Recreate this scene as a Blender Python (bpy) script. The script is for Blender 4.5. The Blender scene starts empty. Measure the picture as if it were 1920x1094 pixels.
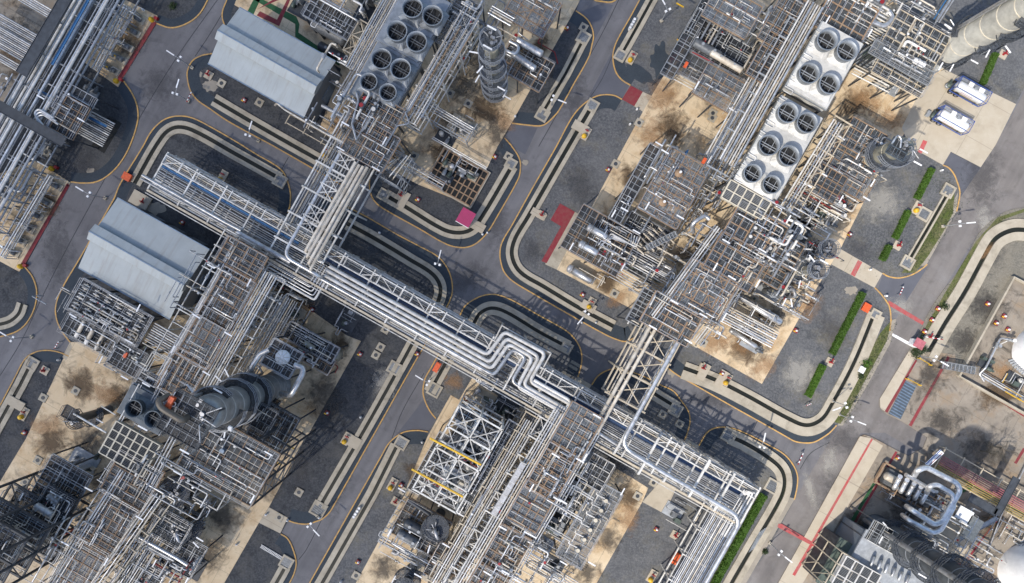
import bpy, math, random, re
from mathutils import Vector, Matrix
R = math.radians
C = bpy.context.scene.collection
scn = bpy.context.scene

# ---------------------------------------------------------------- camera, sky, sun, exposure
H = 120.0                       # the drone hovers 120 m up and looks straight down
S = 180.0 / 1920.0              # metres per photo pixel on the ground
cam_data = bpy.data.cameras.new("camera"); cam = bpy.data.objects.new("camera", cam_data); C.objects.link(cam)
cam.location = (0, 0, H); cam.rotation_euler = (0, 0, 0)
cam_data.sensor_width = 36; cam_data.lens = 24; cam_data.clip_start = 0.5; cam_data.clip_end = 20000
scn.camera = cam
SUN_EL, SUN_AZ = 50.0, 230.0    # shadows fall towards the upper right of the photo
w = bpy.data.worlds.new("World"); scn.world = w; w.use_nodes = True
nt = w.node_tree; bg = nt.nodes["Background"]; sky = nt.nodes.new("ShaderNodeTexSky")
sky.sky_type = 'NISHITA'; sky.sun_disc = False; sky.sun_elevation = R(SUN_EL); sky.sun_rotation = R(SUN_AZ)
sky.dust_density = 1.6; sky.ozone_density = 0.8; sky.air_density = 1.0
nt.links.new(sky.outputs[0], bg.inputs[0]); bg.inputs[1].default_value = 0.13
sl = bpy.data.lights.new("sun", 'SUN'); sun = bpy.data.objects.new("sun", sl); C.objects.link(sun)
sl.energy = 2.8; sl.angle = R(0.9); sl.color = (1.0, 0.93, 0.82)
az = R(SUN_AZ)
sdir = Vector((math.sin(az) * math.cos(R(SUN_EL)), math.cos(az) * math.cos(R(SUN_EL)), math.sin(R(SUN_EL))))
sun.rotation_euler = sdir.to_track_quat('Z', 'Y').to_euler()
scn.view_settings.view_transform = 'Standard'; scn.view_settings.look = 'None'
scn.view_settings.gamma = 1; scn.view_settings.exposure = 0.82
CLOUD_X, CLOUD_OPACITY = 13.0, 0.45   # an unseen thin cloud, placed toward the sun, shades everything west of this line
scn.cycles.max_bounces = 6; scn.cycles.transparent_max_bounces = 10; scn.cycles.use_adaptive_sampling = True

# ---------------------------------------------------------------- coordinates
TH = R(29.4)                    # the plant's grid is turned 29.4 degrees
U = Vector((math.cos(TH), -math.sin(TH), 0)); V = Vector((math.sin(TH), math.cos(TH), 0)); Z = Vector((0, 0, 1))
def P(x, y, z=0.0):
    k = S * (H - z) / H
    return Vector(((x - 960) * k, (547 - y) * k, z))
def px(p):
    k = S * (H - p.z) / H
    return (p.x / k + 960, 547 - p.y / k)
def W(p):
    return p if isinstance(p, Vector) else P(*p)

# ---------------------------------------------------------------- materials
MATS = {}
def node(nt, t, **kw):
    n = nt.nodes.new(t)
    for k, v in kw.items():
        if k in n.inputs: n.inputs[k].default_value = v
        else: setattr(n, k, v)
    return n
def mat(name, col, rough=0.6, metal=0.0, col2=None, scale=3.0, amt=0.35, bump=0.0, bscale=20.0, rnd=0.12, alpha=1.0, detail=6):
    if name in MATS: return MATS[name]
    m = bpy.data.materials.new(name); m.use_nodes = True; t = m.node_tree; L = t.links.new
    b = t.nodes["Principled BSDF"]; b.inputs["Roughness"].default_value = rough; b.inputs["Metallic"].default_value = metal
    g = node(t, "ShaderNodeNewGeometry"); no = node(t, "ShaderNodeTexNoise", Scale=scale, Detail=detail, Roughness=0.65)
    L(g.outputs["Position"], no.inputs["Vector"])
    rp = node(t, "ShaderNodeMapRange"); rp.inputs[1].default_value = 0.36; rp.inputs[2].default_value = 0.66
    L(no.outputs[0], rp.inputs[0])
    c2 = col2 or tuple(c * (1 - amt) for c in col)
    mx = node(t, "ShaderNodeMix", data_type='RGBA'); mx.inputs[6].default_value = (*col, 1); mx.inputs[7].default_value = (*c2, 1)
    L(rp.outputs[0], mx.inputs[0])
    oi = node(t, "ShaderNodeObjectInfo"); hs = node(t, "ShaderNodeHueSaturation")
    mr = node(t, "ShaderNodeMapRange"); mr.inputs[3].default_value = 1 - rnd; mr.inputs[4].default_value = 1 + rnd
    L(oi.outputs["Random"], mr.inputs[0]); L(mr.outputs[0], hs.inputs["Value"]); L(mx.outputs[2], hs.inputs["Color"])
    L(hs.outputs[0], b.inputs["Base Color"])
    if bump:
        n2 = node(t, "ShaderNodeTexNoise", Scale=bscale, Detail=4); L(g.outputs["Position"], n2.inputs["Vector"])
        bp = node(t, "ShaderNodeBump", Strength=bump, Distance=0.05); L(n2.outputs[0], bp.inputs["Height"]); L(bp.outputs[0], b.inputs["Normal"])
    if alpha < 1: b.inputs["Alpha"].default_value = alpha
    MATS[name] = m
    return m

def plant_axes(t, off=(0, 0)):
    """world position turned into the plant's own grid"""
    g = node(t, "ShaderNodeNewGeometry"); mp = node(t, "ShaderNodeMapping")
    mp.inputs["Rotation"].default_value = (0, 0, TH); mp.inputs["Location"].default_value = (off[0], off[1], 0)
    t.links.new(g.outputs["Position"], mp.inputs["Vector"])
    return g, mp
def ramp(t, src, stops):
    r = node(t, "ShaderNodeValToRGB"); e = r.color_ramp.elements
    while len(e) < len(stops): e.new(0.5)
    for k, (p, c) in enumerate(stops):
        e[k].position = p; e[k].color = (*c, 1) if len(c) == 3 else c
    t.links.new(src, r.inputs[0]); return r
def mixc(t, f, a, b, mode='MIX'):
    m = node(t, "ShaderNodeMix", data_type='RGBA', blend_type=mode)
    for k, v in ((0, f), (6, a), (7, b)):
        if isinstance(v, (int, float)): m.inputs[k].default_value = v
        elif isinstance(v, tuple): m.inputs[k].default_value = (*v, 1)
        else: t.links.new(v, m.inputs[k])
    return m.outputs[2]
def ground_mat(name, base, patch, speck, stain=None, joints=0.0, rough=0.9, pscale=0.25, sscale=7.0, bump=0.3, extra=None, stain_amt=0.6, streak=0.0):
    m = bpy.data.materials.new(name); m.use_nodes = True; t = m.node_tree; L = t.links.new
    b = t.nodes["Principled BSDF"]; b.inputs["Roughness"].default_value = rough
    b.inputs["Specular IOR Level"].default_value = 0.25
    g, mp = plant_axes(t); pos = g.outputs["Position"]
    n1 = node(t, "ShaderNodeTexNoise", Scale=pscale, Detail=8, Roughness=0.62); L(pos, n1.inputs["Vector"])
    r1 = node(t, "ShaderNodeMapRange"); r1.inputs[1].default_value = 0.38; r1.inputs[2].default_value = 0.64; L(n1.outputs[0], r1.inputs[0])
    c = mixc(t, r1.outputs[0], base, patch)
    if extra:
        n4 = node(t, "ShaderNodeTexNoise", Scale=0.16, Detail=7, Roughness=0.7); L(mp.outputs[0], n4.inputs["Vector"])
        r4 = node(t, "ShaderNodeMapRange"); r4.inputs[1].default_value = 0.5; r4.inputs[2].default_value = 0.66; L(n4.outputs[0], r4.inputs[0])
        c = mixc(t, r4.outputs[0], c, extra)
    n2 = node(t, "ShaderNodeTexNoise", Scale=sscale, Detail=5, Roughness=0.8); L(pos, n2.inputs["Vector"])
    r2 = node(t, "ShaderNodeMapRange"); r2.inputs[1].default_value = 0.42; r2.inputs[2].default_value = 0.70; L(n2.outputs[0], r2.inputs[0])
    c = mixc(t, r2.outputs[0], c, speck)
    if stain:
        n3 = node(t, "ShaderNodeTexNoise", Scale=0.33, Detail=9, Roughness=0.72, Distortion=0.6); L(mp.outputs[0], n3.inputs["Vector"])
        r3 = node(t, "ShaderNodeMapRange"); r3.inputs[1].default_value = 0.51; r3.inputs[2].default_value = 0.69; r3.inputs[4].default_value = stain_amt; L(n3.outputs[0], r3.inputs[0])
        c = mixc(t, r3.outputs[0], c, stain)
    if streak:
        sp = node(t, "ShaderNodeMapping"); sp.inputs["Scale"].default_value = (0.7, 0.03, 1); L(mp.outputs[0], sp.inputs["Vector"])
        n5 = node(t, "ShaderNodeTexNoise", Scale=1.0, Detail=4); L(sp.outputs[0], n5.inputs["Vector"])
        c = mixc(t, streak, c, mixc(t, n5.outputs[0], (0.25, 0.25, 0.25), (0.85, 0.85, 0.85)), 'OVERLAY')
    if joints:
        s = node(t, "ShaderNodeSeparateXYZ"); L(mp.outputs[0], s.inputs[0]); best = None
        for ax in (0, 1):
            md = node(t, "ShaderNodeMath", operation='MODULO'); md.inputs[1].default_value = joints
            ab = node(t, "ShaderNodeMath", operation='ABSOLUTE'); L(s.outputs[ax], md.inputs[0]); L(md.outputs[0], ab.inputs[0])
            lt = node(t, "ShaderNodeMath", operation='LESS_THAN'); lt.inputs[1].default_value = 0.09; L(ab.outputs[0], lt.inputs[0])
            if best is None: best = lt.outputs[0]
            else:
                mxm = node(t, "ShaderNodeMath", operation='MAXIMUM'); L(best, mxm.inputs[0]); L(lt.outputs[0], mxm.inputs[1]); best = mxm.outputs[0]
        ml = node(t, "ShaderNodeMath", operation='MULTIPLY'); ml.inputs[1].default_value = 0.55; L(best, ml.inputs[0])
        c = mixc(t, ml.outputs[0], c, tuple(x * 0.45 for x in base))
    L(c, b.inputs["Base Color"])
    if bump:
        bp = node(t, "ShaderNodeBump", Strength=bump, Distance=0.06); L(n2.outputs[0], bp.inputs["Height"]); L(bp.outputs[0], b.inputs["Normal"])
    MATS[name] = m
    return m

ground_mat("asphalt", (0.165, 0.162, 0.170), (0.120, 0.118, 0.126), (0.125, 0.122, 0.127), stain=(0.055, 0.056, 0.062), pscale=0.14, sscale=9, bump=0.2, stain_amt=0.42, streak=0.6)
ground_mat("asphalt_brown", (0.185, 0.170, 0.160), (0.130, 0.120, 0.117), (0.145, 0.134, 0.127), stain=(0.075, 0.068, 0.065), pscale=0.14, sscale=9, bump=0.2, stain_amt=0.42, streak=0.6, extra=(0.20, 0.19, 0.185))
ground_mat("asphalt_new", (0.118, 0.122, 0.142), (0.092, 0.095, 0.112), (0.10, 0.104, 0.122), pscale=0.2, sscale=14, bump=0.15)
ground_mat("verge", (0.040, 0.052, 0.066), (0.030, 0.040, 0.052), (0.052, 0.062, 0.074), pscale=0.3, sscale=5, bump=0.3)
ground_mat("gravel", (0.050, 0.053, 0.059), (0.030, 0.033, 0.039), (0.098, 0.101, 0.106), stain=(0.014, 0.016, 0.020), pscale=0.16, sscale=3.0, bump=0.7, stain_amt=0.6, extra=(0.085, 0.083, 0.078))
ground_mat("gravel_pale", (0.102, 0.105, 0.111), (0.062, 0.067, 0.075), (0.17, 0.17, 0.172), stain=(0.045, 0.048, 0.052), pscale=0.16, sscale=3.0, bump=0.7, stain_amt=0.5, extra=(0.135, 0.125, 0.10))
ground_mat("gravel_olive", (0.17, 0.155, 0.125), (0.12, 0.115, 0.10), (0.24, 0.22, 0.18), pscale=0.25, sscale=3.5, bump=0.6)
ground_mat("concrete", (0.66, 0.54, 0.375), (0.56, 0.425, 0.265), (0.58, 0.46, 0.31), stain=(0.13, 0.105, 0.08), joints=5.2, extra=(0.40, 0.255, 0.125), pscale=0.2, sscale=4, bump=0.15, stain_amt=0.8)
ground_mat("concrete_dirty", (0.30, 0.265, 0.22), (0.19, 0.165, 0.135), (0.24, 0.205, 0.165), stain=(0.035, 0.032, 0.03), joints=5.2, extra=(0.27, 0.19, 0.115), pscale=0.2, sscale=4, bump=0.15, stain_amt=0.9)
ground_mat("concrete_pale", (0.46, 0.41, 0.33), (0.40, 0.345, 0.265), (0.41, 0.36, 0.28), stain=(0.26, 0.22, 0.165), joints=7.0, pscale=0.3, sscale=5, bump=0.1, stain_amt=0.4)
ground_mat("drain_concrete", (0.45, 0.405, 0.325), (0.34, 0.30, 0.235), (0.37, 0.33, 0.26), stain=(0.12, 0.105, 0.08), pscale=0.5, sscale=6, bump=0.3, stain_amt=0.5)
ground_mat("drain_water", (0.012, 0.014, 0.012), (0.02, 0.022, 0.016), (0.016, 0.017, 0.014), pscale=0.5, sscale=6, bump=0.1, rough=0.5)
ground_mat("grass", (0.085, 0.105, 0.028), (0.16, 0.145, 0.08), (0.05, 0.075, 0.015), stain=(0.22, 0.19, 0.13), pscale=0.5, sscale=5, bump=0.6)
ground_mat("dirt", (0.33, 0.295, 0.245), (0.24, 0.22, 0.185), (0.27, 0.24, 0.195), pscale=0.4, sscale=5, bump=0.3)
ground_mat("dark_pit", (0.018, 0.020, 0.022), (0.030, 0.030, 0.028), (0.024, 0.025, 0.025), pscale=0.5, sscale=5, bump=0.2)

mat("yellow_line", (0.58, 0.33, 0.085), 0.8, col2=(0.33, 0.22, 0.11), scale=2.6)
mat("red_paint", (0.20, 0.014, 0.026), 0.8, col2=(0.19, 0.045, 0.045), scale=1.6)
mat("red_faded", (0.42, 0.055, 0.06), 0.85, col2=(0.34, 0.13, 0.12), scale=1.6)
mat("green_paint", (0.022, 0.10, 0.035), 0.8, scale=1.2)
mat("yellow_paint", (0.72, 0.43, 0.02), 0.5, scale=3)
mat("orange_paint", (0.75, 0.12, 0.03), 0.5, scale=3)
mat("red_steel", (0.30, 0.018, 0.022), 0.5, scale=3)
mat("blue_paint", (0.045, 0.17, 0.37), 0.5, scale=3)
mat("tray_blue", (0.035, 0.075, 0.17), 0.5, scale=3)
mat("blue_frame", (0.05, 0.10, 0.35), 0.5, scale=3)
mat("silver", (0.66, 0.67, 0.68), 0.36, 0.7, scale=1.3, col2=(0.40, 0.39, 0.38), rnd=0.22)
mat("silver_dull", (0.46, 0.47, 0.49), 0.48, 0.55, scale=1.3, col2=(0.27, 0.26, 0.25), rnd=0.28)
mat("pipe_beige", (0.60, 0.55, 0.47), 0.5, 0.1, scale=1.1, col2=(0.40, 0.34, 0.26), rnd=0.2)
mat("pipe_white", (0.74, 0.73, 0.71), 0.5, 0.05, scale=1.1, col2=(0.50, 0.47, 0.42), rnd=0.2)
mat("pipe_grey", (0.32, 0.34, 0.37), 0.45, 0.35, scale=1.5, amt=0.35)
mat("pipe_dark", (0.06, 0.068, 0.08), 0.5, 0.2, scale=1.5)
mat("steel_white", (0.66, 0.65, 0.62), 0.55, 0.0, scale=1.0, col2=(0.42, 0.39, 0.34), rnd=0.18)
mat("steel_beige", (0.56, 0.48, 0.36), 0.6, 0.0, scale=1.2, amt=0.3)
mat("steel_grey", (0.36, 0.38, 0.40), 0.55, 0.2, scale=1.2, amt=0.35)
mat("steel_dark", (0.055, 0.062, 0.072), 0.6, 0.1, scale=1.2, amt=0.4)
mat("steel_rust", (0.29, 0.205, 0.135), 0.8, 0.0, col2=(0.24, 0.15, 0.09), scale=1.4)
mat("steel_blue", (0.20, 0.27, 0.36), 0.5, 0.25, scale=1.2)
mat("galv", (0.30, 0.325, 0.35), 0.5, 0.45, scale=0.9, amt=0.35)
mat("machine", (0.16, 0.17, 0.18), 0.5, 0.2, scale=2.5, amt=0.5)
mat("machine_green", (0.10, 0.13, 0.11), 0.5, 0.1, scale=2.5, amt=0.5)
mat("black_void", (0.012, 0.013, 0.015), 0.8, scale=2)
mat("white_paint", (0.80, 0.80, 0.80), 0.45, scale=1.5, amt=0.12)
mat("tank_white", (0.78, 0.78, 0.78), 0.4, scale=0.6, amt=0.15)
mat("shell_olive", (0.33, 0.315, 0.25), 0.42, 0.35, scale=0.8, amt=0.3)
mat("shell_dark", (0.10, 0.11, 0.12), 0.45, 0.3, scale=0.8, amt=0.4)
mat("shell_brown", (0.17, 0.145, 0.115), 0.5, 0.2, scale=0.8, amt=0.4)
mat("hedge", (0.060, 0.135, 0.007), 0.7, col2=(0.035, 0.085, 0.005), scale=5, rnd=0.25)
mat("bush", (0.03, 0.055, 0.015), 0.8, scale=5, rnd=0.25)
mat("bare_twig", (0.13, 0.115, 0.09), 0.8, scale=5)
mat("roof_pink", (0.42, 0.04, 0.13), 0.5, scale=1.0, amt=0.15)
mat("glass_dark", (0.02, 0.03, 0.04), 0.15)
mat("rubber", (0.02, 0.02, 0.02), 0.8)
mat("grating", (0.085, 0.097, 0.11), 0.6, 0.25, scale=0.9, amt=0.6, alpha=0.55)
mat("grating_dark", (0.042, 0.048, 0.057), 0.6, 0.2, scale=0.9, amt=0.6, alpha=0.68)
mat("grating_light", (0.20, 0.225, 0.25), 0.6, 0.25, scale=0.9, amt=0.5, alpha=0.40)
mat("fan_dark", (0.016, 0.017, 0.018), 0.7, scale=2)
mat("red_faded_pipe", (0.42, 0.13, 0.15), 0.6, scale=2)
mat("grating_ring", (0.10, 0.115, 0.14), 0.6, 0.25, scale=1.6, amt=0.45, alpha=0.6)
mat("shell_pale", (0.52, 0.505, 0.45), 0.4, 0.35, scale=0.8, amt=0.3)
mat("yellow_pipe", (0.42, 0.30, 0.06), 0.6, scale=2)
mat("shell_grey", (0.31, 0.315, 0.31), 0.42, 0.35, scale=0.8, amt=0.35)
mat("fan_blade", (0.026, 0.027, 0.029), 0.7, scale=2)
mat("tank_trailer_white", (0.78, 0.79, 0.80), 0.3, 0.2, scale=1.0, amt=0.12)
mat("plenum_white", (0.60, 0.59, 0.56), 0.6, col2=(0.46, 0.45, 0.42), scale=1.1)
mat("navy_steel", (0.10, 0.125, 0.15), 0.5, 0.25, scale=1.2, amt=0.35)
mat("seam", (0.045, 0.047, 0.055), 0.9, scale=2)
mat("cream", (0.62, 0.56, 0.44), 0.6, scale=2)

def roof_mat(name, col, along):
    """sheet-metal roofing with standing seams running down the slope"""
    m = bpy.data.materials.new(name); m.use_nodes = True; t = m.node_tree; L = t.links.new
    b = t.nodes["Principled BSDF"]; b.inputs["Roughness"].default_value = 0.62; b.inputs["Metallic"].default_value = 0.1
    g, mp = plant_axes(t); s = node(t, "ShaderNodeSeparateXYZ"); L(mp.outputs[0], s.inputs[0])
    md = node(t, "ShaderNodeMath", operation='PINGPONG'); md.inputs[1].default_value = 0.19; L(s.outputs[0 if along else 1], md.inputs[0])
    n = node(t, "ShaderNodeTexNoise", Scale=0.5, Detail=6); L(g.outputs["Position"], n.inputs["Vector"])
    c = mixc(t, n.outputs[0], col, tuple(x * 0.72 for x in col))
    st = node(t, "ShaderNodeMapping"); st.inputs["Scale"].default_value = (2.2, 0.12, 1); L(mp.outputs[0], st.inputs[0])
    n2 = node(t, "ShaderNodeTexNoise", Scale=1.0, Detail=5); L(st.outputs[0], n2.inputs["Vector"])
    r2 = node(t, "ShaderNodeMapRange"); r2.inputs[1].default_value = 0.5; r2.inputs[2].default_value = 0.75; r2.inputs[4].default_value = 0.35; L(n2.outputs[0], r2.inputs[0])
    c = mixc(t, r2.outputs[0], c, (0.22, 0.19, 0.15))
    L(c, b.inputs["Base Color"])
    bp = node(t, "ShaderNodeBump", Strength=0.5, Distance=0.05); L(md.outputs[0], bp.inputs["Height"]); L(bp.outputs[0], b.inputs["Normal"])
    MATS[name] = m
roof_mat("roof_grey", (0.41, 0.445, 0.45), True)
roof_mat("roof_grey_ns", (0.34, 0.385, 0.43), False)
roof_mat("wall_sheet", (0.17, 0.20, 0.235), False)

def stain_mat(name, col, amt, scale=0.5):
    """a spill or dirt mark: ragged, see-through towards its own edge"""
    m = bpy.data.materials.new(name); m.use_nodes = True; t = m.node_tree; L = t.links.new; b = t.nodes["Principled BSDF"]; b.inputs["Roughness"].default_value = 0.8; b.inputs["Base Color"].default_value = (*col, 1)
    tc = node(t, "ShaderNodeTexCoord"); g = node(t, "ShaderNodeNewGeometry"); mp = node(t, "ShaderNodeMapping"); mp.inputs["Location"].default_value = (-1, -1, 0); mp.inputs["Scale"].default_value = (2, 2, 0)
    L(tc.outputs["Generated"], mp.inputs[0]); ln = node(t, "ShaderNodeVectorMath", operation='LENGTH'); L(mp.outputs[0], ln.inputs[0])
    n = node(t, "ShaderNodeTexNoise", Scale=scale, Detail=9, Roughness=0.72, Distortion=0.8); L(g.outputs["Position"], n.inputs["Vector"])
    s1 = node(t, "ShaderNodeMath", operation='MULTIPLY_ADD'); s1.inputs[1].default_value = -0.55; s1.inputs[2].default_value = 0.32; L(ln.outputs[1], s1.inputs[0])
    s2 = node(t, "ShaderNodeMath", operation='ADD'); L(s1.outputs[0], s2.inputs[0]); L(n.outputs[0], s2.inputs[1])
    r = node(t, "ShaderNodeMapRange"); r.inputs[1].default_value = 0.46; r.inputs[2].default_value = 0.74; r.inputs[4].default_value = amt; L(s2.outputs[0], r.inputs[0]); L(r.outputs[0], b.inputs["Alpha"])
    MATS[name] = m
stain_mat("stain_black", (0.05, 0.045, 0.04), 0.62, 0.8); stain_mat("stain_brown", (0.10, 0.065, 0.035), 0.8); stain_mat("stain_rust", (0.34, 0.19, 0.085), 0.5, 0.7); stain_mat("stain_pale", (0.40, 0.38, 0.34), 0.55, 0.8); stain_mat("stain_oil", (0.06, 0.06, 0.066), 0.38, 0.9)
# ---------------------------------------------------------------- mesh building
class MB:
    def __init__(s): s.v = []; s.f = []; s.sm = []
    def add(s, vs, fs, smooth=False):
        o = len(s.v); s.v.extend(vs); s.f.extend([tuple(i + o for i in f) for f in fs]); s.sm.extend([smooth] * len(fs)); return s
    def box(s, c, x, y, z, su, sv, sz):
        """box about c; x,y,z unit axes; su,sv,sz full sizes"""
        a, b, d = x * su / 2, y * sv / 2, z * sz / 2
        vs = [c + a * i + b * j + d * k for k in (-1, 1) for (i, j) in ((-1, -1), (1, -1), (1, 1), (-1, 1))]
        return s.add(vs, [(3, 2, 1, 0), (4, 5, 6, 7), (0, 1, 5, 4), (1, 2, 6, 5), (2, 3, 7, 6), (3, 0, 4, 7)])
    def ubox(s, c, su, sv, sz): return s.box(c, U, V, Z, su, sv, sz)
    def bar(s, p, q, w, h=None, up=Z):
        d = q - p; l = d.length
        if l < 1e-4: return s
        d = d / l; y = up.cross(d)
        if y.length < 1e-3: y = U.copy() if abs(d.z) > 0.9 else Vector((1, 0, 0))
        y.normalize(); z = d.cross(y)
        return s.box((p + q) / 2, d, y, z, l, w, h or w)
    def tube(s, pts, r, n=8, bend=None, cap=True):
        pts = fillet(pts, bend if bend is not None else r * 3.2)
        k = len(pts); rings = []; fr = None
        for i in range(k):
            a = pts[max(0, i - 1)]; b = pts[min(k - 1, i + 1)]; d = (b - a)
            if d.length < 1e-6: d = Z.copy()
            d.normalize()
            if fr is None:
                x = d.orthogonal().normalized()
            else:
                x = fr - d * fr.dot(d)
                x = x.normalized() if x.length > 1e-5 else d.orthogonal().normalized()
            fr = x; y = d.cross(x)
            rings.append([pts[i] + (x * math.cos(2 * math.pi * j / n) + y * math.sin(2 * math.pi * j / n)) * r for j in range(n)])
        vs = [v for rg in rings for v in rg]
        fs = [(i * n + j, i * n + (j + 1) % n, (i + 1) * n + (j + 1) % n, (i + 1) * n + j) for i in range(k - 1) for j in range(n)]
        s.add(vs, fs, True)
        if cap:
            s.add(rings[0], [tuple(range(n - 1, -1, -1))]); s.add(rings[-1], [tuple(range(n))])
        return s
    def lathe(s, p, q, prof, n=20, cap0=True, cap1=True, smooth=True):
        """profile [(t, r)] turned about the axis p->q; t in metres from p"""
        d = (q - p).normalized(); x = d.orthogonal().normalized(); y = d.cross(x); rings = []
        for t, r in prof:
            rings.append([p + d * t + (x * math.cos(2 * math.pi * j / n) + y * math.sin(2 * math.pi * j / n)) * r for j in range(n)])
        k = len(prof)
        s.add([v for rg in rings for v in rg], [(i * n + j, i * n + (j + 1) % n, (i + 1) * n + (j + 1) % n, (i + 1) * n + j) for i in range(k - 1) for j in range(n)], smooth)
        if cap0: s.add(rings[0], [tuple(range(n - 1, -1, -1))])
        if cap1: s.add(rings[-1], [tuple(range(n))])
        return s
    def cyl(s, p, q, r, n=12, r2=None): return s.lathe(p, q, [(0, r), ((q - p).length, r if r2 is None else r2)], n)
    def vessel(s, p, q, r, n=18):
        """cylinder with dished ends, p and q at the tangent lines' outer tips"""
        L = (q - p).length; e = min(r * 0.55, L * 0.3); pr = []
        for a in (0, 18, 40, 62, 80): pr.append((e * (1 - math.cos(R(a))), r * math.sin(R(max(a, 4)))))
        pr.append((e, r)); pr2 = [(L - t, rr) for t, rr in reversed(pr)]
        return s.lathe(p, q, pr + pr2, n)
    def prism(s, pts, z0, z1):
        n = len(pts); a = [Vector((p.x, p.y, z0)) for p in pts]; b = [Vector((p.x, p.y, z1)) for p in pts]
        ar = sum(pts[i].x * pts[(i + 1) % n].y - pts[(i + 1) % n].x * pts[i].y for i in range(n))
        if ar < 0: a.reverse(); b.reverse()
        return s.add(a + b, [tuple(range(n - 1, -1, -1)), tuple(range(n, 2 * n))] + [(i, (i + 1) % n, n + (i + 1) % n, n + i) for i in range(n)])
    def ring(s, c, r0, r1, z0, z1, n=24, a0=0.0, a1=360.0):
        full = abs(a1 - a0) >= 359.9; m = n if full else n + 1; vs = []
        for k in range(m):
            a = R(a0 + (a1 - a0) * k / n); d = Vector((math.cos(a), math.sin(a), 0))
            for (r, z) in ((r0, z0), (r1, z0), (r1, z1), (r0, z1)): vs.append(Vector((c.x, c.y, 0)) + d * r + Z * z)
        fs = []
        for k in range(n):
            i = k * 4; j = ((k + 1) % m) * 4
            fs += [(i + 3, i + 2, j + 2, j + 3), (i, j, j + 1, i + 1), (i + 1, j + 1, j + 2, i + 2), (i, i + 3, j + 3, j)]
        return s.add(vs, fs)
    def put(s, name, m, parent=None, origin=None):
        if parent is not None: o0 = ROOTLOC.get(parent.name, Vector((0, 0, 0)))
        else: o0 = origin if origin is not None else (s.v[0].copy() if s.v else Vector((0, 0, 0)))
        me = bpy.data.meshes.new(name); me.from_pydata([tuple(v - o0) for v in s.v], [], s.f)
        me.polygons.foreach_set("use_smooth", s.sm); me.materials.append(MATS[m]); me.update()
        o = bpy.data.objects.new(name, me); C.objects.link(o)
        if parent is not None: o.parent = parent; ROOTLOC[o.name] = o0
        else: o.location = o0; ROOTLOC[o.name] = o0
        return o
ROOTLOC = {}
def fillet(pts, rad, seg=4):
    pts = [p for i, p in enumerate(pts) if i == 0 or (p - pts[i - 1]).length > 1e-4]
    if len(pts) < 3: return pts
    out = [pts[0]]
    for i in range(1, len(pts) - 1):
        p = pts[i]; a = pts[i - 1] - p; b = pts[i + 1] - p; la, lb = a.length, b.length; a = a / la; b = b / lb
        ang = a.angle(b)
        if ang > R(176): out.append(p); continue
        t = min(rad / max(math.tan(ang / 2), 0.05), la * 0.48, lb * 0.48); p0 = p + a * t; p1 = p + b * t
        for k in range(seg + 1):
            f = k / seg; out.append(p0 * (1 - f) ** 2 + p * 2 * f * (1 - f) + p1 * f * f)
    out.append(pts[-1]); return out
def smooth(pts, sub=5):
    """a curve through the points; tangents are scaled to each span so that it never overshoots"""
    out = []; n = len(pts); V2 = [Vector((p[0], p[1])) for p in pts]
    tan = [(V2[min(n - 1, i + 1)] - V2[max(0, i - 1)]).normalized() for i in range(n)]
    for i in range(n - 1):
        a, b = V2[i], V2[i + 1]; L = (b - a).length
        for k in range(sub):
            t = k / sub; h = 2 * t ** 3 - 3 * t * t + 1
            q = a * h + tan[i] * L * (t ** 3 - 2 * t * t + t) + b * (1 - h) + tan[i + 1] * L * (t ** 3 - t * t); out.append((q.x, q.y))
    out.append((pts[-1][0], pts[-1][1])); return out
def offset(pts, d):
    """points of a flat polyline moved sideways by d metres (to the left of its run)"""
    out = []; n = len(pts)
    for i in range(n):
        a = pts[max(0, i - 1)]; b = pts[min(n - 1, i + 1)]; t = (b - a); t.z = 0; t.normalize()
        out.append(pts[i] + Vector((-t.y, t.x, 0)) * d)
    return out
def ribbon(mb, pts, d0, d1, z0, z1):
    a = offset(pts, d0); b = offset(pts, d1); n = len(pts); vs = []
    for p, q in zip(a, b):
        for (r, z) in ((p, z0), (q, z0), (q, z1), (p, z1)): vs.append(Vector((r.x, r.y, z)))
    fs = []
    flip = d1 > d0
    for i in range(n - 1):
        k = i * 4
        q = [(k + 3, k + 2, k + 6, k + 7), (k + 2, k + 1, k + 5, k + 6), (k, k + 3, k + 7, k + 4)]
        fs += [tuple(reversed(x)) for x in q] if flip else q
    q = [(0, 1, 2, 3), (n * 4 - 1, n * 4 - 2, n * 4 - 3, n * 4 - 4)]
    fs += [tuple(reversed(x)) for x in q] if flip else q
    return mb.add(vs, fs)

# ---------------------------------------------------------------- things
THINGS = []
def tag(o, label, cat, group=None):
    o['label'] = label; o['category'] = cat
    if group: o['group'] = group
    THINGS.append(o); return o
def thing(name, label, cat, loc, group=None):
    o = bpy.data.objects.new(name, None); C.objects.link(o); o.location = loc; o.empty_display_size = 0.3
    ROOTLOC[o.name] = Vector(loc); return tag(o, label, cat, group)
def struct(o): o['kind'] = 'structure'; return o
def slab(name, pts, z0, z1, m):
    mb = MB(); mb.prism([P(*p[:2]) for p in pts], z0, z1); return struct(mb.put(name, m, origin=Vector((0, 0, 0))))
def dup(root, loc, rz=None, label=None):
    r = root.copy(); C.objects.link(r); r.location = loc
    if rz is not None: r.rotation_euler = (0, 0, rz)
    def kids(a, b):
        for ch in list(a.children):
            c = ch.copy(); C.objects.link(c); c.parent = b; kids(ch, c)
    kids(root, r); THINGS.append(r)
    if label: r['label'] = label
    return r
def place_all(proto, spots, labels=None):
    """spots: (x, y, z, rz); the first one moves the prototype itself, the rest are copies"""
    for k, (x, y, z, rz) in enumerate(spots):
        loc = P(x, y, z)
        if k == 0: o = proto; o.location = loc; o.rotation_euler = (0, 0, rz)
        else: o = dup(proto, loc, rz)
        if labels: o['label'] = labels[k]
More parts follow.
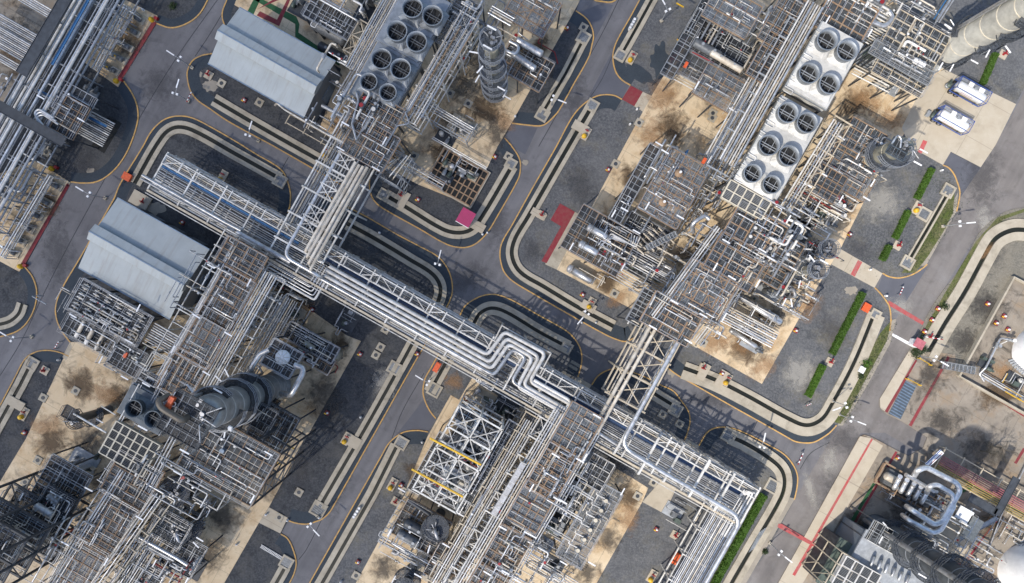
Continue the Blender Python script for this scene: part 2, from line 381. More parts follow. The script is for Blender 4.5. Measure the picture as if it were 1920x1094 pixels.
O = Vector((0, 0, 0)); X = Vector((1, 0, 0)); Y = Vector((0, 1, 0))
RZ = -TH                         # turns local x into the plant's U axis

# pipes ---------------------------------------------------------------------
PIPEWORD = {"silver": "silver", "silver_dull": "dull silver", "pipe_beige": "beige", "pipe_white": "white", "pipe_grey": "grey", "pipe_dark": "dark", "blue_paint": "blue", "red_steel": "red", "steel_rust": "rusty", "yellow_paint": "yellow", "yellow_pipe": "yellow", "shell_brown": "brown", "red_faded_pipe": "pink"}
PIPES = []
def pipe(pts, r, m, label, group=None, name=None, n=None, valves=0, bend=None, cat="pipe"):
    pts = [W(p) for p in pts]; segs = [(a, b) for a, b in zip(pts, pts[1:]) if (b - a).length > 2.2]; vs = []
    for k in range(valves):
        if not segs: break
        a, b = segs[k % len(segs)]; d = (b - a).normalized()
        vs.append((a + (b - a) * random.uniform(0.25, 0.75), d, random.choice(("steel_grey", "machine", "silver_dull")), random.choice(("white_paint", "red_steel", "steel_grey", "steel_white", "steel_grey", "machine"))))
    nm = name or ("large_pipe" if r >= 0.3 else "small_pipe" if r < 0.085 else "insulated_pipe" if m in ("pipe_beige", "pipe_white") else "process_pipe")
    if nm in ("process_pipe", "insulated_pipe") and "tier" not in (group or "") and group and group.startswith("pipework"): nm = {"process_pipe": "branch_pipe", "insulated_pipe": "insulated_branch_pipe"}[nm]
    PIPES.append(dict(pts=pts, r=r, m=m, label=label, group=group, nm=nm, n=n or (10 if r > 0.2 else 7), bend=bend, cat=cat, vs=vs))
def valve_mesh(r, c, d):
    v = MB(); rr = r * 1.9
    v.cyl(c - d * rr * 1.3, c - d * rr * 0.9, rr, 9); v.cyl(c + d * rr * 0.9, c + d * rr * 1.3, rr, 9); v.cyl(c - d * rr * 0.9, c + d * rr * 0.9, r * 1.4, 9)
    up = Z if abs(d.z) < 0.7 else U
    v.cyl(c, c + up * rr * 2.6, r * 0.45, 6); h = MB(); h.cyl(c + up * rr * 2.6, c + up * (rr * 2.6 + 0.06), rr * 0.9, 10); return v, h
def build_pipes(limit=280):
    """every pipe that shows is an object; past the limit of one kind the smallest and most hidden ones become one mass of pipework"""
    by = {}
    for p in PIPES: by.setdefault(p["nm"], []).append(p)
    rest = {}
    for nm, ps in by.items():
        def size(p):
            L = sum(Vector((b.x - a.x, b.y - a.y)).length for a, b in zip(p["pts"], p["pts"][1:])); f = 0.35 if re.search("under|low|deep|inside|behind|tier", p["label"]) else 1.0
            q = px(sum(p["pts"], Vector((0, 0, 0))) / len(p["pts"])); f *= 0.1 if not (-40 < q[0] < 1960 and -40 < q[1] < 1134) else 1.0
            return -L * p["r"] * f
        ps.sort(key=size)
        for k, p in enumerate(ps):
            if k < limit:
                mb = MB(); mb.tube(p["pts"], p["r"], p["n"], p["bend"]); o = mb.put(p["nm"], p["m"]); tag(o, p["label"], p["cat"], p["group"] or "single pipes")
                for c, d, vm, hm in p["vs"]: v, h = valve_mesh(p["r"], c, d); vo = v.put("valve", vm, o); h.put("handwheel", hm, vo)
            else:
                mb = rest.setdefault(p["m"], MB()); mb.tube(p["pts"], p["r"], p["n"], p["bend"])
                for c, d, vm, hm in p["vs"]: v, h = valve_mesh(p["r"], c, d); mb.add(v.v, v.f)
    if rest:
        t = bpy.data.objects.new("pipework", None); C.objects.link(t); t['kind'] = 'stuff'; t['label'] = "the finest and deepest pipework between the racks and decks of the whole plant"; t['category'] = "pipework"
        for m, mb in rest.items(): o = mb.put("pipework", m, t); o['kind'] = 'stuff'
def bundle(a, b, z, specs, label, group, side=None, ends=None):
    """parallel pipes along a->b (pixels at height z). specs: (sideways metres to the left of the run, radius, material[, dz])"""
    p, q = P(*a, z), P(*b, z); d = (q - p).normalized(); s = Vector((-d.y, d.x, 0)); out = []
    for k, sp in enumerate(specs):
        off, r, m = sp[:3]; dz = sp[3] if len(sp) > 3 else 0
        e0 = sp[4] if len(sp) > 4 else 0.0; e1 = sp[5] if len(sp) > 5 else 0.0
        pts = [p + s * off + Z * (dz + r) + d * e0, q + s * off + Z * (dz + r) - d * e1]
        if ends: pts = ends(k, pts)
        out.append(pipe(pts, r, m, "%s %s pipe %s" % ("thick" if r > 0.22 else "thin" if r < 0.09 else "medium", PIPEWORD[m], label), group))
    return out

# steelwork -------------------------------------------------------------------
def rack(a, b, zt, width, levels, bay, label, m="steel_white", w=0.22, brace="X", off=0.0, cat="pipe rack", col=None, every=1):
    """pipe rack along a->b (pixels of its centre line at height zt)"""
    p, q = P(*a, zt), P(*b, zt); p.z = q.z = 0; L = (q - p).length; d = (q - p) / L; s = Vector((-d.y, d.x, 0))
    t = thing("pipe_rack", label, cat, (p + q) / 2); n = max(1, round(L / bay)); hw = width / 2; cm = col or m
    for k in range(n + 1):
        c = p + d * (L * k / n)
        if k % every == 0:
            for sg in (-1, 1):
                MB().bar(c + s * hw * sg, c + s * hw * sg + Z * (zt - 0.02), w * 1.05, w * 1.05).put("column", cm, t)
        for z in levels:
            MB().bar(c - s * (hw + 0.25) + Z * (z - w * 0.6), c + s * (hw + 0.25) + Z * (z - w * 0.6), w, w * 1.2).put("crossbeam", m, t)
    for z in levels:
        for sg in (-1, 1):
            MB().bar(p + s * hw * sg + Z * (z - w * 2.0), q + s * hw * sg + Z * (z - w * 2.0), w * 0.9, w * 1.3).put("edge_beam", m, t)
    if brace:
        for k in range(n):
            if brace == "X" and k % 2 == 0 or brace == "A":
                c0 = p + d * (L * k / n); c1 = p + d * (L * (k + 1) / n); z = zt - w * 3.4; mb = MB(); mid = (c0 + c1) / 2
                mb.bar(c0 - s * hw + Z * z, c1 + s * hw + Z * z, w * 0.55); mb.bar(c0 + s * hw + Z * (z - w * 0.6), c1 - s * hw + Z * (z - w * 0.6), w * 0.55); mb.put("brace", m, t)
    return t
def rail_mesh(mb, pts, h=1.1, closed=True, step=1.6, r=0.023):
    n = len(pts); es = [(pts[i], pts[(i + 1) % n]) for i in range(n if closed else n - 1)]
    for a, b in es:
        for z in (h, h * 0.52): mb.bar(a + Z * z, b + Z * z, r * 1.8)
        L = (b - a).length; k = max(1, round(L / step))
        for i in range(k + 1): c = a + (b - a) * (i / k); mb.bar(c, c + Z * h, r * 1.8)
    return mb
def deck(x, y, z, lu, lv, label, nu=4, nv=3, m="grating", bm="steel_rust", rail="silver_dull", legs="steel_dark", bw=0.125, cat="platform", ang=None, brace=False, name="platform", low=0.0, lights=0, auto=0.85):
    """grated platform; x,y = the pixel of its middle at height z; lu, lv metres along the plant's two directions"""
    c = P(x, y, z); uu, vv = (U, V) if ang is None else (Vector((math.cos(ang), math.sin(ang), 0)), Vector((-math.sin(ang), math.cos(ang), 0)))
    t = thing(name, label, cat, (c.x, c.y, low)); a = uu * lu / 2; b = vv * lv / 2
    MB().box(c - Z * 0.03, uu, vv, Z, lu, lv, 0.06).put("grating", m, t)
    g = MB()
    for i in range(nu + 1):
        q = c + uu * (lu * (i / nu - 0.5)); g.bar(q - b + Z * 0.012, q + b + Z * 0.012, bw if i % 2 == 0 else bw * 0.7, 0.2)
    g.put("cross_beams", bm, t); g = MB()
    for i in range(nv + 1):
        q = c + vv * (lv * (i / nv - 0.5)); g.bar(q - a + Z * 0.03, q + a + Z * 0.03, bw * 0.85, 0.22)
    g.put("long_beams", bm, t); g = MB()
    for i in range(1, int(lu / .9)):
        q = c + uu * (lu * (i / int(lu / .9) - .5)); g.bar(q - b - Z * .02, q + b - Z * .02, .05, .14)
    for i in range(1, int(lv / 1.1)):
        q = c + vv * (lv * (i / int(lv / 1.1) - .5)); g.bar(q - a + Z * .01, q + a + Z * .01, .05, .12)
    if g.v: g.put("joists", "steel_grey", t)
    if brace:
        g = MB()
        for i in range(0, nu):
            for j in range(0, nv):
                if (i + j) % 2 == 0:
                    q0 = c + uu * (lu * (i / nu - 0.5)) + vv * (lv * (j / nv - 0.5)); q1 = q0 + uu * lu / nu + vv * lv / nv
                    q2 = q0 + uu * lu / nu; q3 = q0 + vv * lv / nv
                    g.bar(q0 + Z * 0.05, q1 + Z * 0.05, bw * 0.5, 0.08); g.bar(q2 + Z * 0.06, q3 + Z * 0.06, bw * 0.5, 0.08)
        g.put("bracing", bm, t)
    cs = [c - a - b, c + a - b, c + a + b, c - a + b]
    if rail: rail_mesh(MB(), cs).put("handrail", rail, t)
    if legs:
        ku = max(1, round(lu / 5)); kv = max(1, round(lv / 5))
        for i in range(ku + 1):
            for j in range(kv + 1):
                if 0 < i < ku and 0 < j < kv: continue
                q = c + uu * lu * (i / ku - 0.5) * 0.97 + vv * lv * (j / kv - 0.5) * 0.97
                MB().bar(Vector((q.x, q.y, low)), q - Z * 0.08, 0.2).put("leg", legs, t)
    if auto and lu * lv > 14:
        base = short(label); ar = lu * lv
        tangle(x, y, lu, lv, int(auto * ar / 4.6), "on the " + base, int(x * 7 + y * 3), (z + .25, z + .5, z + .9), ("silver", "pipe_white", "silver", "pipe_white", "silver_dull", "pipe_beige"), (.035, .05, .05, .07, .07, .11), ref=z)
    for i in range(lights):
        rnd = random.Random(x * 7 + y * 13 + i); q = cs[i % 4] * 0.85 + cs[(i + 1) % 4] * 0.15 if lights > 2 else cs[i % 4]
        floodlight(q + Z * 0.0, rnd.choice((U, V, -U)), 2.2, label)
    return t
def short(l):
    l = l.replace("grated ", "")
    for cut in (" with ", " between ", ", ", " beside ", " below ", " of ", " by "):
        if cut in l and len(l.split(cut)[0].split()) >= 3: l = l.split(cut)[0]
    ws = l.split()[:6]
    while len(ws) > 2 and ws[-1] in ("the", "a", "and", "in", "at", "on", "of", "down", "from", "beside", "below", "along", "where", "across", "with", "over", "under", "between", "upper", "down", "right", "left", "second"): ws.pop()
    return " ".join(ws).rstrip(",")
def floodlight(p, d, h, where=None):
    t = thing("floodlight", "tube lamp on the " + short(where or "platform"), "lamp", p, "tube lamps on posts")
    MB().bar(p, p + Z * h, 0.06).put("post", "steel_grey", t)
    MB().bar(p + Z * h, p + Z * (h + 0.05) + d * 1.35, 0.2, 0.1).put("lamp_tube", "white_paint", t)
    return t
def frame3(x, y, z, lu, lv, label, nu=2, nv=2, levels=(4, 8), m="steel_white", w=0.2, brace=True, cat="steel frame", roofx=False, low=0.0):
    """open steel frame of several storeys; x,y = pixel of the middle of its top"""
    c = P(x, y, z); c.z = 0; t = thing("steel_frame", label, cat, c + Z * low); a = U * lu / 2; b = V * lv / 2
    for i in range(nu + 1):
        for j in range(nv + 1):
            q = c + U * lu * (i / nu - 0.5) + V * lv * (j / nv - 0.5); MB().bar(q + Z * low, q + Z * z, w, w).put("column", m, t)
    for lv_z in list(levels) + [z]:
        g = MB()
        for i in range(nu + 1): q = c + U * lu * (i / nu - 0.5) + Z * (lv_z - w * 0.5); g.bar(q - b, q + b, w * 0.8, w)
        for j in range(nv + 1): q = c + V * lv * (j / nv - 0.5) + Z * (lv_z - w * 0.53); g.bar(q - a, q + a, w * 0.85, w)
        g.put("floor_beams", m, t)
    if roofx:
        g = MB()
        for i in range(nu):
            for j in range(nv):
                q0 = c + U * lu * (i / nu - 0.5) + V * lv * (j / nv - 0.5) + Z * (z - w); q1 = q0 + U * lu / nu; q2 = q1 + V * lv / nv; q3 = q0 + V * lv / nv
                g.bar(q0, q2, w * 0.6); g.bar(q1 - Z * w * 0.6, q3 - Z * w * 0.6, w * 0.6)
        g.put("roof_bracing", m, t)
    if brace:
        zs = [low] + list(levels) + [z]
        for i in range(len(zs) - 1):
            for sg in (-1, 1):
                q = c + V * lv / 2 * sg; MB().bar(q - a + Z * zs[i], q - a + U * lu / nu + Z * zs[i + 1], w * 0.5).put("diagonal_brace", m, t)
                q = c + U * lu / 2 * sg; MB().bar(q - b + Z * zs[i], q - b + V * lv / nv + Z * zs[i + 1], w * 0.5).put("diagonal_brace", m, t)
    return t

# vessels, towers, machines ---------------------------------------------------------
def hvessel(a, b, z, r, label, m="silver_dull", saddle=True, cat="vessel", nozz=2, name="horizontal_vessel", bands=0, low=0.12):
    p, q = P(*a, z), P(*b, z); t = thing(name, label, cat, Vector(((p.x + q.x) / 2, (p.y + q.y) / 2, low))); d = (q - p).normalized()
    MB().vessel(p, q, r).put("shell", m, t); L = (q - p).length; s = Vector((-d.y, d.x, 0))
    if saddle:
        for f in (0.22, 0.78):
            c = p + d * L * f; MB().box(Vector((c.x, c.y, (c.z - r * 0.5 + low) / 2)), d, s, Z, 0.25, r * 1.5, max(0.1, c.z - r * 0.5 - low)).put("saddle", "steel_dark", t)
    for k in range(nozz):
        c = p + d * L * (k + 0.7) / (nozz + 0.4); g = MB(); g.cyl(c + Z * r * 0.8, c + Z * (r + 0.35), r * 0.2, 9); g.cyl(c + Z * (r + 0.3), c + Z * (r + 0.38), r * 0.32, 9); g.put("nozzle", "steel_grey", t)
    if bands:
        g = MB()
        for k in range(bands):
            c = p + d * L * (k + 0.8) / (bands + 0.6); g.lathe(c, c + d * 0.1, [(0, r * 1.015), (0.1, r * 1.015)], 18)
        g.put("bands", "steel_white", t)
    return t
def exchanger(a, b, z, r, label, m="silver_dull", low=0.12):
    p, q = P(*a, z), P(*b, z); d = (q - p).normalized(); L = (q - p).length; t = thing("heat_exchanger", label, "heat exchanger", Vector(((p.x + q.x) / 2, (p.y + q.y) / 2, low)), "heat exchangers")
    MB().lathe(p + d * 0.8, q, [(0, r * 0.2), (0.0, r * 0.94), (L - 1.3, r * 0.94), (L - 0.95, r * 0.7), (L - 0.85, r * 0.2)], 16).put("shell", m, t)
    MB().lathe(p, q, [(0, r * 0.3), (0.12, r * 0.85), (0.3, r), (0.75, r), (0.76, r * 1.18), (0.9, r * 1.18), (0.91, r * 0.9)], 16).put("channel_head", "pipe_white" if m != "silver" else "silver_dull", t)
    s = Vector((-d.y, d.x, 0))
    for f in (0.3, 0.75):
        c = p + d * L * f; MB().box(Vector((c.x, c.y, (c.z - r * 0.5 + low) / 2)), d, s, Z, 0.22, r * 1.4, max(0.1, c.z - r * 0.5 - low)).put("saddle", "steel_dark", t)
    return t
def tower(x, y, h, r, label, m="shell_dark", rings=(), top=True, dome=True, taper=None, bandm="steel_white", nb=5, railm="steel_dark", ladder_az=200, prm=1.55, low=0.12, cat="column", head=None, ringm="grating_ring"):
    """upright process column standing at the ground pixel x,y"""
    c = P(x, y); t = thing("process_column", label, cat, c); p = c + Z * low; q = c + Z * h
    r2 = taper or r; pr = [(0, r * 1.08), (0.5, r * 1.08), (0.51, r), (h * 0.55, r), (h * 0.58, r2), (h - low - r2 * 0.5, r2)]
    if dome: pr += [(h - low - r2 * 0.2, r2 * 0.85), (h - low - r2 * 0.05, r2 * 0.5), (h - low, r2 * 0.08)]
    MB().lathe(p, q, pr, 24).put("shell", m, t)
    g = MB()
    for k in range(nb):
        z = low + (h - 1) * (k + 0.6) / nb; rr = (r if z < h * 0.55 else r2) + 0.04; g.lathe(c + Z * z, q, [(0, rr), (0.16, rr)], 24)
    if nb: g.put("insulation_bands", bandm, t)
    for k, (z, pr_, a0, a1) in enumerate(rings):
        rr = r if z < h * 0.55 else r2
        if z > h - 1.2: z = h + 0.05; rr = -0.02
        pl = MB().ring(c, rr + 0.03, pr_, z - 0.06, z, 18, a0, a1).put("platform", ringm, t)
        g = MB(); nn = 14
        pts = [c + Z * z + Vector((math.cos(R(a0 + (a1 - a0) * i / nn)), math.sin(R(a0 + (a1 - a0) * i / nn)), 0)) * pr_ for i in range(nn + 1)]
        for zz in (0.0, 0.55, 1.1):
            for i in range(nn): g.bar(pts[i] + Z * zz, pts[i + 1] + Z * zz, 0.075)
        for i in range(0, nn + 1): g.bar(pts[i], pts[i] + Z * 1.1, 0.06)
        g.put("handrail", railm, pl)
        g = MB()
        for i in range(0, nn + 1, 3):
            e = pts[i]; d = (e - c); d.z = 0; d.normalize(); g.bar(Vector((e.x, e.y, z - 0.12)), c + d * rr + Z * (z - 1.0), 0.09)
        g.put("brackets", railm, pl)
    rnd = random.Random(int(x * 3 + y)); hd = MB(); zt = h + .1
    for k in range(9):
        a = rnd.random() * 6.28; e = c + Vector((math.cos(a), math.sin(a), 0)) * rnd.uniform(.2, r2 * .9) + Z * zt; hh = rnd.uniform(.3, 1.1)
        if k % 3 == 0: hd.cyl(e, e + Z * hh, rnd.uniform(.12, .3), 9)
        elif k % 3 == 1: hd.tube([e, e + Z * hh, e + Z * hh + Vector((math.cos(a), math.sin(a), 0)) * r2], .09, 6)
        else: hd.ubox(e + Z * .25, rnd.uniform(.3, .7), rnd.uniform(.2, .5), .5)
    hd.put("head_nozzles", "silver_dull", t)
    for z_, pr_, a0, a1 in rings[::2]:
        for k in range(2):
            a = R(a0 + (a1 - a0) * rnd.uniform(.1, .9)); e = Vector((math.cos(a), math.sin(a), 0)); floodlight(c + e * pr_ + Z * min(z_, h), rnd.choice((e, U, -V)), 2.0, label)
    a = R(ladder_az); d = Vector((math.cos(a), math.sin(a), 0)); s = Vector((-d.y, d.x, 0)); g = MB(); rl = max(r, r2) + 0.25
    for sg in (-0.25, 0.25): g.bar(c + d * rl + s * sg + Z * 2, c + d * rl + s * sg + Z * (h - 0.5), 0.06)
    for k in range(int(h / 0.9)): g.bar(c + d * rl - s * 0.25 + Z * (2 + k * 0.85), c + d * rl + s * 0.25 + Z * (2 + k * 0.85), 0.04)
    for k in range(int(h / 1.6)):
        z = 3 + k * 1.5
        if z > h - 1: break
        g.ring(c + d * (rl + 0.35), 0.36, 0.41, z, z + 0.06, 8)
    g.put("caged_ladder", railm, t)
    if top:
        g = MB(); a = R(ladder_az + 90); e = Vector((math.cos(a), math.sin(a), 0)); tp = q + Z * 0.2
        g.tube([q - Z * 0.5, q + Z * 1.0, q + Z * 1.0 + e * (r2 + 0.7), c + e * (r2 + 0.7) + Z * 1.0], 0.28 if r < 1.6 else 0.42, 10); g.put("overhead_line", head or "silver_dull", t)
    return t
def vdrum(x, y, z0, h, r, label, m="machine", cat="drum", name="vertical_drum"):
    c = P(x, y, z0); t = thing(name, label, cat, c)
    MB().vessel(c + Z * 0.3, c + Z * h, r, 14).put("shell", m, t)
    g = MB()
    for k in range(3): a = k * 2.1; e = Vector((math.cos(a), math.sin(a), 0)); g.bar(c + e * r * 0.8, c + e * r * 0.8 + Z * (h * 0.5), 0.12)
    g.put("legs", "steel_dark", t)
    g = MB(); g.cyl(c + Z * (h - 0.05), c + Z * (h + 0.3), r * 0.35, 10); g.cyl(c + Z * (h + 0.25), c + Z * (h + 0.34), r * 0.55, 10); g.put("top_flange", "cream", t)
    return t
def make_pump():
    t = thing("pump_set", "pump", "pump", O, "pumps")
    MB().box(O + Z * 0.15, X, Y, Z, 3.0, 1.15, 0.3).put("base_plate", "concrete_pale", t)
    g = MB(); g.lathe(Vector((-1.15, 0, 0.85)), Vector((0.15, 0, 0.85)), [(0, 0.2), (0.05, 0.4), (1.1, 0.4), (1.25, 0.24), (1.3, 0.1)], 12); g.box(Vector((-0.55, 0, 1.28)), X, Y, Z, 0.4, 0.35, 0.2); g.put("motor", "machine", t)
    g = MB(); g.cyl(Vector((0.15, 0, 0.85)), Vector((0.6, 0, 0.85)), 0.14, 8); g.put("coupling_guard", "yellow_paint", t)
    g = MB(); g.lathe(Vector((0.6, 0, 0.85)), Vector((1.3, 0, 0.85)), [(0, 0.2), (0.1, 0.42), (0.45, 0.42), (0.55, 0.2), (0.7, 0.2)], 12); g.put("casing", "silver_dull", t)
    MB().tube([Vector((1.2, 0, 0.85)), Vector((2.2, 0, 0.85)), Vector((2.2, 0, 2.6))], 0.16, 8).put("suction_pipe", "silver", t)
    MB().tube([Vector((0.9, 0, 1.1)), Vector((0.9, 0, 2.4)), Vector((0.9, 0.9, 2.4))], 0.12, 8).put("discharge_pipe", "pipe_white", t)
    return t

# tangles of pipework --------------------------------------------------------------
def tangle(x, y, lu, lv, n, where, seed, zs=(1.0, 2.4, 4.0, 6.0), mats=("silver", "pipe_white", "silver_dull", "pipe_beige", "pipe_grey", "silver"), rs=(0.07, 0.1, 0.13, 0.17), valves=1, ref=0.0, drop=0.6):
    """small-bore pipework routed on the plant's grid within a box lu x lv metres about the pixel (x, y) at height ref"""
    rnd = random.Random(seed); random.seed(seed); c = P(x, y, ref); c.z = 0
    for k in range(n):
        z = rnd.choice(zs) + rnd.uniform(-0.25, 0.25); r = rnd.choice(rs); m = rnd.choice(mats); along = rnd.random() < 0.55
        A, B, la, lb = (U, V, lu, lv) if along else (V, U, lv, lu)
        a0 = rnd.uniform(-0.5, 0.1); a1 = rnd.uniform(a0 + 0.3, 0.5) if a0 < 0.1 else 0.5; b0 = rnd.uniform(-0.5, 0.5)
        p = c + A * la * a0 + B * lb * b0 + Z * z; q = c + A * la * a1 + B * lb * b0 + Z * z; pts = [p, q]
        kind = rnd.random()
        if kind < 0.4:
            j = rnd.uniform(-0.3, 0.3) * lb; b1 = max(-0.5 * lb, min(0.5 * lb, b0 * lb + j)); q2 = c + A * la * a1 + B * b1 + Z * z
            if abs(b1 - b0 * lb) > 0.6: pts.append(q2)
            if rnd.random() < 0.5 and len(pts) == 3:
                pts.append(c + A * la * min(0.5, a1 + rnd.uniform(0.05, 0.25)) + B * b1 + Z * z) if rnd.random() < .5 else pts.append(q2 + Z * rnd.uniform(-1.5, 1.0))
        elif kind < 0.45:
            w_ = rnd.uniform(0.8, 1.8) * rnd.choice((-1, 1)); f0 = rnd.uniform(0.3, 0.5); d = q - p
            pts = [p, p + d * f0, p + d * f0 + B * w_, p + d * (f0 + 0.18) + B * w_, p + d * (f0 + 0.18), q]
        if rnd.random() < drop: e = pts[0]; pts.insert(0, Vector((e.x, e.y, max(0.2, z - rnd.uniform(0.8, 3.0)))))
        if rnd.random() < drop: e = pts[-1]; pts.append(Vector((e.x, e.y, max(0.2, e.z - rnd.uniform(0.8, 3.0)))))
        pts = [Vector((v.x, v.y, max(0.25, v.z))) for v in pts]
        sz = "thin" if r < 0.09 else "thick" if r > 0.16 else "slim"
        pipe(pts, r, m, "%s %s pipe %s" % (sz, PIPEWORD[m], where), "pipework " + where, valves=(1 if rnd.random() < 0.6 else 2) if valves else 0)
def skid(x, y, lu, lv, where, seed, ref=0.12, hmax=2.2, pad=True):
    """a packaged machine: base frame, drums, boxes, motors, with handwheels on top"""
    rnd = random.Random(seed); c = P(x, y, ref); t = thing("equipment_skid", "machine skid " + where, "equipment skid", c, "equipment skids")
    if pad: MB().ubox(c + Z * 0.1, lu, lv, 0.2).put("base_frame", rnd.choice(("steel_dark", "steel_grey", "concrete_pale")), t)
    k = max(3, int(lu * lv / 3.0))
    for i in range(min(k, 14)):
        p = c + U * lu * rnd.uniform(-0.42, 0.42) + V * lv * rnd.uniform(-0.42, 0.42) + Z * 0.2; kind = rnd.random(); h = rnd.uniform(0.6, hmax)
        if kind < 0.35: MB().ubox(p + Z * h / 2, rnd.uniform(0.5, 1.3), rnd.uniform(0.4, 1.0), h).put("cabinet", rnd.choice(("machine", "steel_grey", "cream", "machine_green")), t)
        elif kind < 0.7: MB().vessel(p, p + Z * h, rnd.uniform(0.25, 0.5), 12).put("small_vessel", rnd.choice(("silver_dull", "machine", "steel_white", "pipe_grey")), t)
        else: MB().lathe(p + Z * 0.5, p + Z * 0.5 + rnd.choice((U, V)) * 1.4, [(0, .15), (0.05, 0.36), (0.9, 0.36), (1.0, 0.2), (1.4, 0.2)], 10).put("motor", rnd.choice(("machine", "steel_grey", "machine_green")), t)
    return t
# ================================================================= THE SETTING
slab("ground", [(-2600, -2200), (4500, -2200), (4500, 3300), (-2600, 3300)], -0.6, 0.0, "asphalt")
k1 = smooth([(430, -120), (402, -30), (388, 5), (372, 30), (347, 47), (320, 53), (294, 45)])
k2 = smooth([(232, 152), (248, 175), (258, 200), (259, 228), (244, 275), (225, 308), (203, 330), (180, 342), (155, 344), (133, 342)])
k3 = smooth([(47, 500), (62, 520), (70, 548), (63, 585), (40, 617), (0, 632), (-60, 636)])
k4 = smooth([(130, 668), (110, 660), (90, 657), (68, 660), (48, 673), (30, 705), (0, 762), (-30, 815), (-120, 975)])
k5 = smooth([(132, 642), (117, 622), (107, 600), (105, 575), (115, 545), (150, 485)]) + smooth([(215, 372), (226, 345), (268, 276), (285, 246), (308, 225), (335, 218), (362, 222), (400, 241), (450, 270), (480, 289), (510, 306), (527, 318), (537, 333), (545, 362), (544, 385), (540, 400)])
k6 = smooth([(610, 364), (667, 396), (690, 408), (745, 440), (785, 461), (822, 482), (840, 505), (848, 530), (847, 555), (835, 582)]) + smooth([(797, 647), (776, 683), (698, 821), (628, 945), (618, 961), (605, 973), (590, 979), (575, 983), (555, 981), (540, 976)])
k8 = smooth([(527, 1001), (540, 1010), (550, 1030), (556, 1055), (552, 1075), (543, 1094), (500, 1180), (440, 1290)])
k9 = smooth([(823, 663), (808, 690), (797, 710), (793, 733), (796, 750), (806, 771), (817, 785)])
k10 = smooth([(803, 810), (783, 807), (758, 810), (741, 820), (727, 834), (715, 855), (655, 961), (580, 1094), (470, 1290)])
k11 = smooth([(861, 594), (871, 575), (888, 562), (911, 553), (933, 553), (960, 563), (1010, 591), (1055, 616), (1073, 630), (1088, 653), (1091, 678), (1084, 707)])
k12 = smooth([(1109, 722), (1120, 706), (1135, 696), (1156, 691), (1200, 703), (1239, 722), (1262, 733), (1277, 751), (1290, 770), (1294, 788), (1290, 808), (1284, 825)])
k13 = smooth([(1310, 836), (1322, 815), (1332, 806), (1348, 801), (1368, 802), (1395, 811), (1440, 834), (1470, 852), (1487, 872), (1495, 892), (1494, 915), (1489, 937)])
k14 = smooth([(398, 101), (378, 105), (361, 115), (352, 133), (352, 150), (358, 172), (371, 189), (391, 203), (426, 227), (480, 257), (510, 273), (603, 326), (640, 347)])
k14b = smooth([(470, -120), (435, -25), (425, 2), (418, 20), (417, 33), (421, 48)])
k15 = smooth([(693, 335), (693, 352), (697, 369), (708, 384), (731, 399), (785, 429), (838, 459), (866, 465), (886, 461), (903, 449), (916, 434), (934, 404), (972, 336), (976, 316), (974, 298), (960, 275), (946, 259)])
k16 = smooth([(960, 232), (985, 235), (1010, 237), (1022, 234), (1035, 223), (1048, 208), (1075, 160), (1104, 108), (1110, 85), (1113, 68), (1108, 48), (1098, 34), (1080, 21)])
k17 = smooth([(1100, -30), (1114, 0), (1130, 4), (1145, 5), (1155, 0), (1172, -30)])
k18 = smooth([(1260, -110), (1199, 0), (1180, 35), (1158, 74), (1150, 95), (1149, 113), (1154, 135), (1165, 150), (1182, 161)])
k19 = smooth([(1166, 187), (1153, 180), (1135, 178), (1118, 181), (1100, 191), (1080, 210), (1065, 233), (1044, 273), (1000, 350), (960, 422), (941, 455), (937, 477), (940, 497), (946, 512), (960, 527), (994, 548), (1063, 588), (1133, 627), (1153, 636), (1173, 641), (1189, 634)])
k20 = smooth([(1225, 668), (1255, 693), (1270, 704), (1295, 718), (1370, 761), (1440, 800), (1475, 820), (1490, 828), (1510, 831), (1527, 829), (1545, 819), (1556, 811), (1568, 798)])
k21 = smooth([(1668, 621), (1670, 598), (1667, 575), (1658, 560), (1649, 549), (1640, 540)])
k22 = smooth([(1654, 513), (1665, 519), (1683, 522), (1700, 519), (1715, 513), (1730, 503), (1738, 496)])
k23 = smooth([(1793, 397), (1798, 374), (1799, 359), (1795, 344), (1788, 327), (1778, 315), (1767, 310)])
k24 = smooth([(1990, 388), (1920, 390), (1898, 393), (1876, 402), (1850, 422), (1831, 444), (1803, 500), (1766, 547), (1740, 588), (1728, 613), (1703, 658), (1660, 731), (1649, 748), (1649, 763), (1660, 776), (1690, 790), (1738, 820)], 4)

ISLANDS = {
 "gravel_yard_a": (k1 + [(296, 28), (222, 160)] + k2 + [(133, 342), (45, 503)] + k3 + [(-500, 640), (-500, -500), (600, -500)]),
 "gravel_yard_b": (k14b + k14 + [(640, 347), (693, 335)] + k15 + k16 + [(1090, -10), (1240, -500), (640, -500)]),
 "gravel_yard_c": (k17 + [(1300, -500), (1250, -500)]),
 "gravel_yard_d": (k18 + k19 + [(1189, 634), (1225, 660)] + k20 + [(1600, 740), (1660, 632)] + k21 + k22 + k23 + [(1782, 285), (1838, 315), (1880, 240), (1920, 165), (2300, -500), (1450, -500)]),
 "gravel_yard_e": (list(reversed(k4)) + k5 + [(556, 420), (610, 364)] + k6 + k8 + [(300, 1500), (-500, 1500), (-500, 1400)]),
 "gravel_yard_f": (list(reversed(k10)) + list(reversed(k9)) + k11 + k12 + k13 + [(1440, 1030), (1395, 1094), (1200, 1450), (300, 1500)]),
 "gravel_yard_g": (k24 + [(1730, 840), (1703, 855), (1680, 844), (1635, 820), (1620, 815), (1610, 820), (1508, 1005), (1458, 1094), (1250, 1480), (2400, 1480), (2400, 388)]),
}
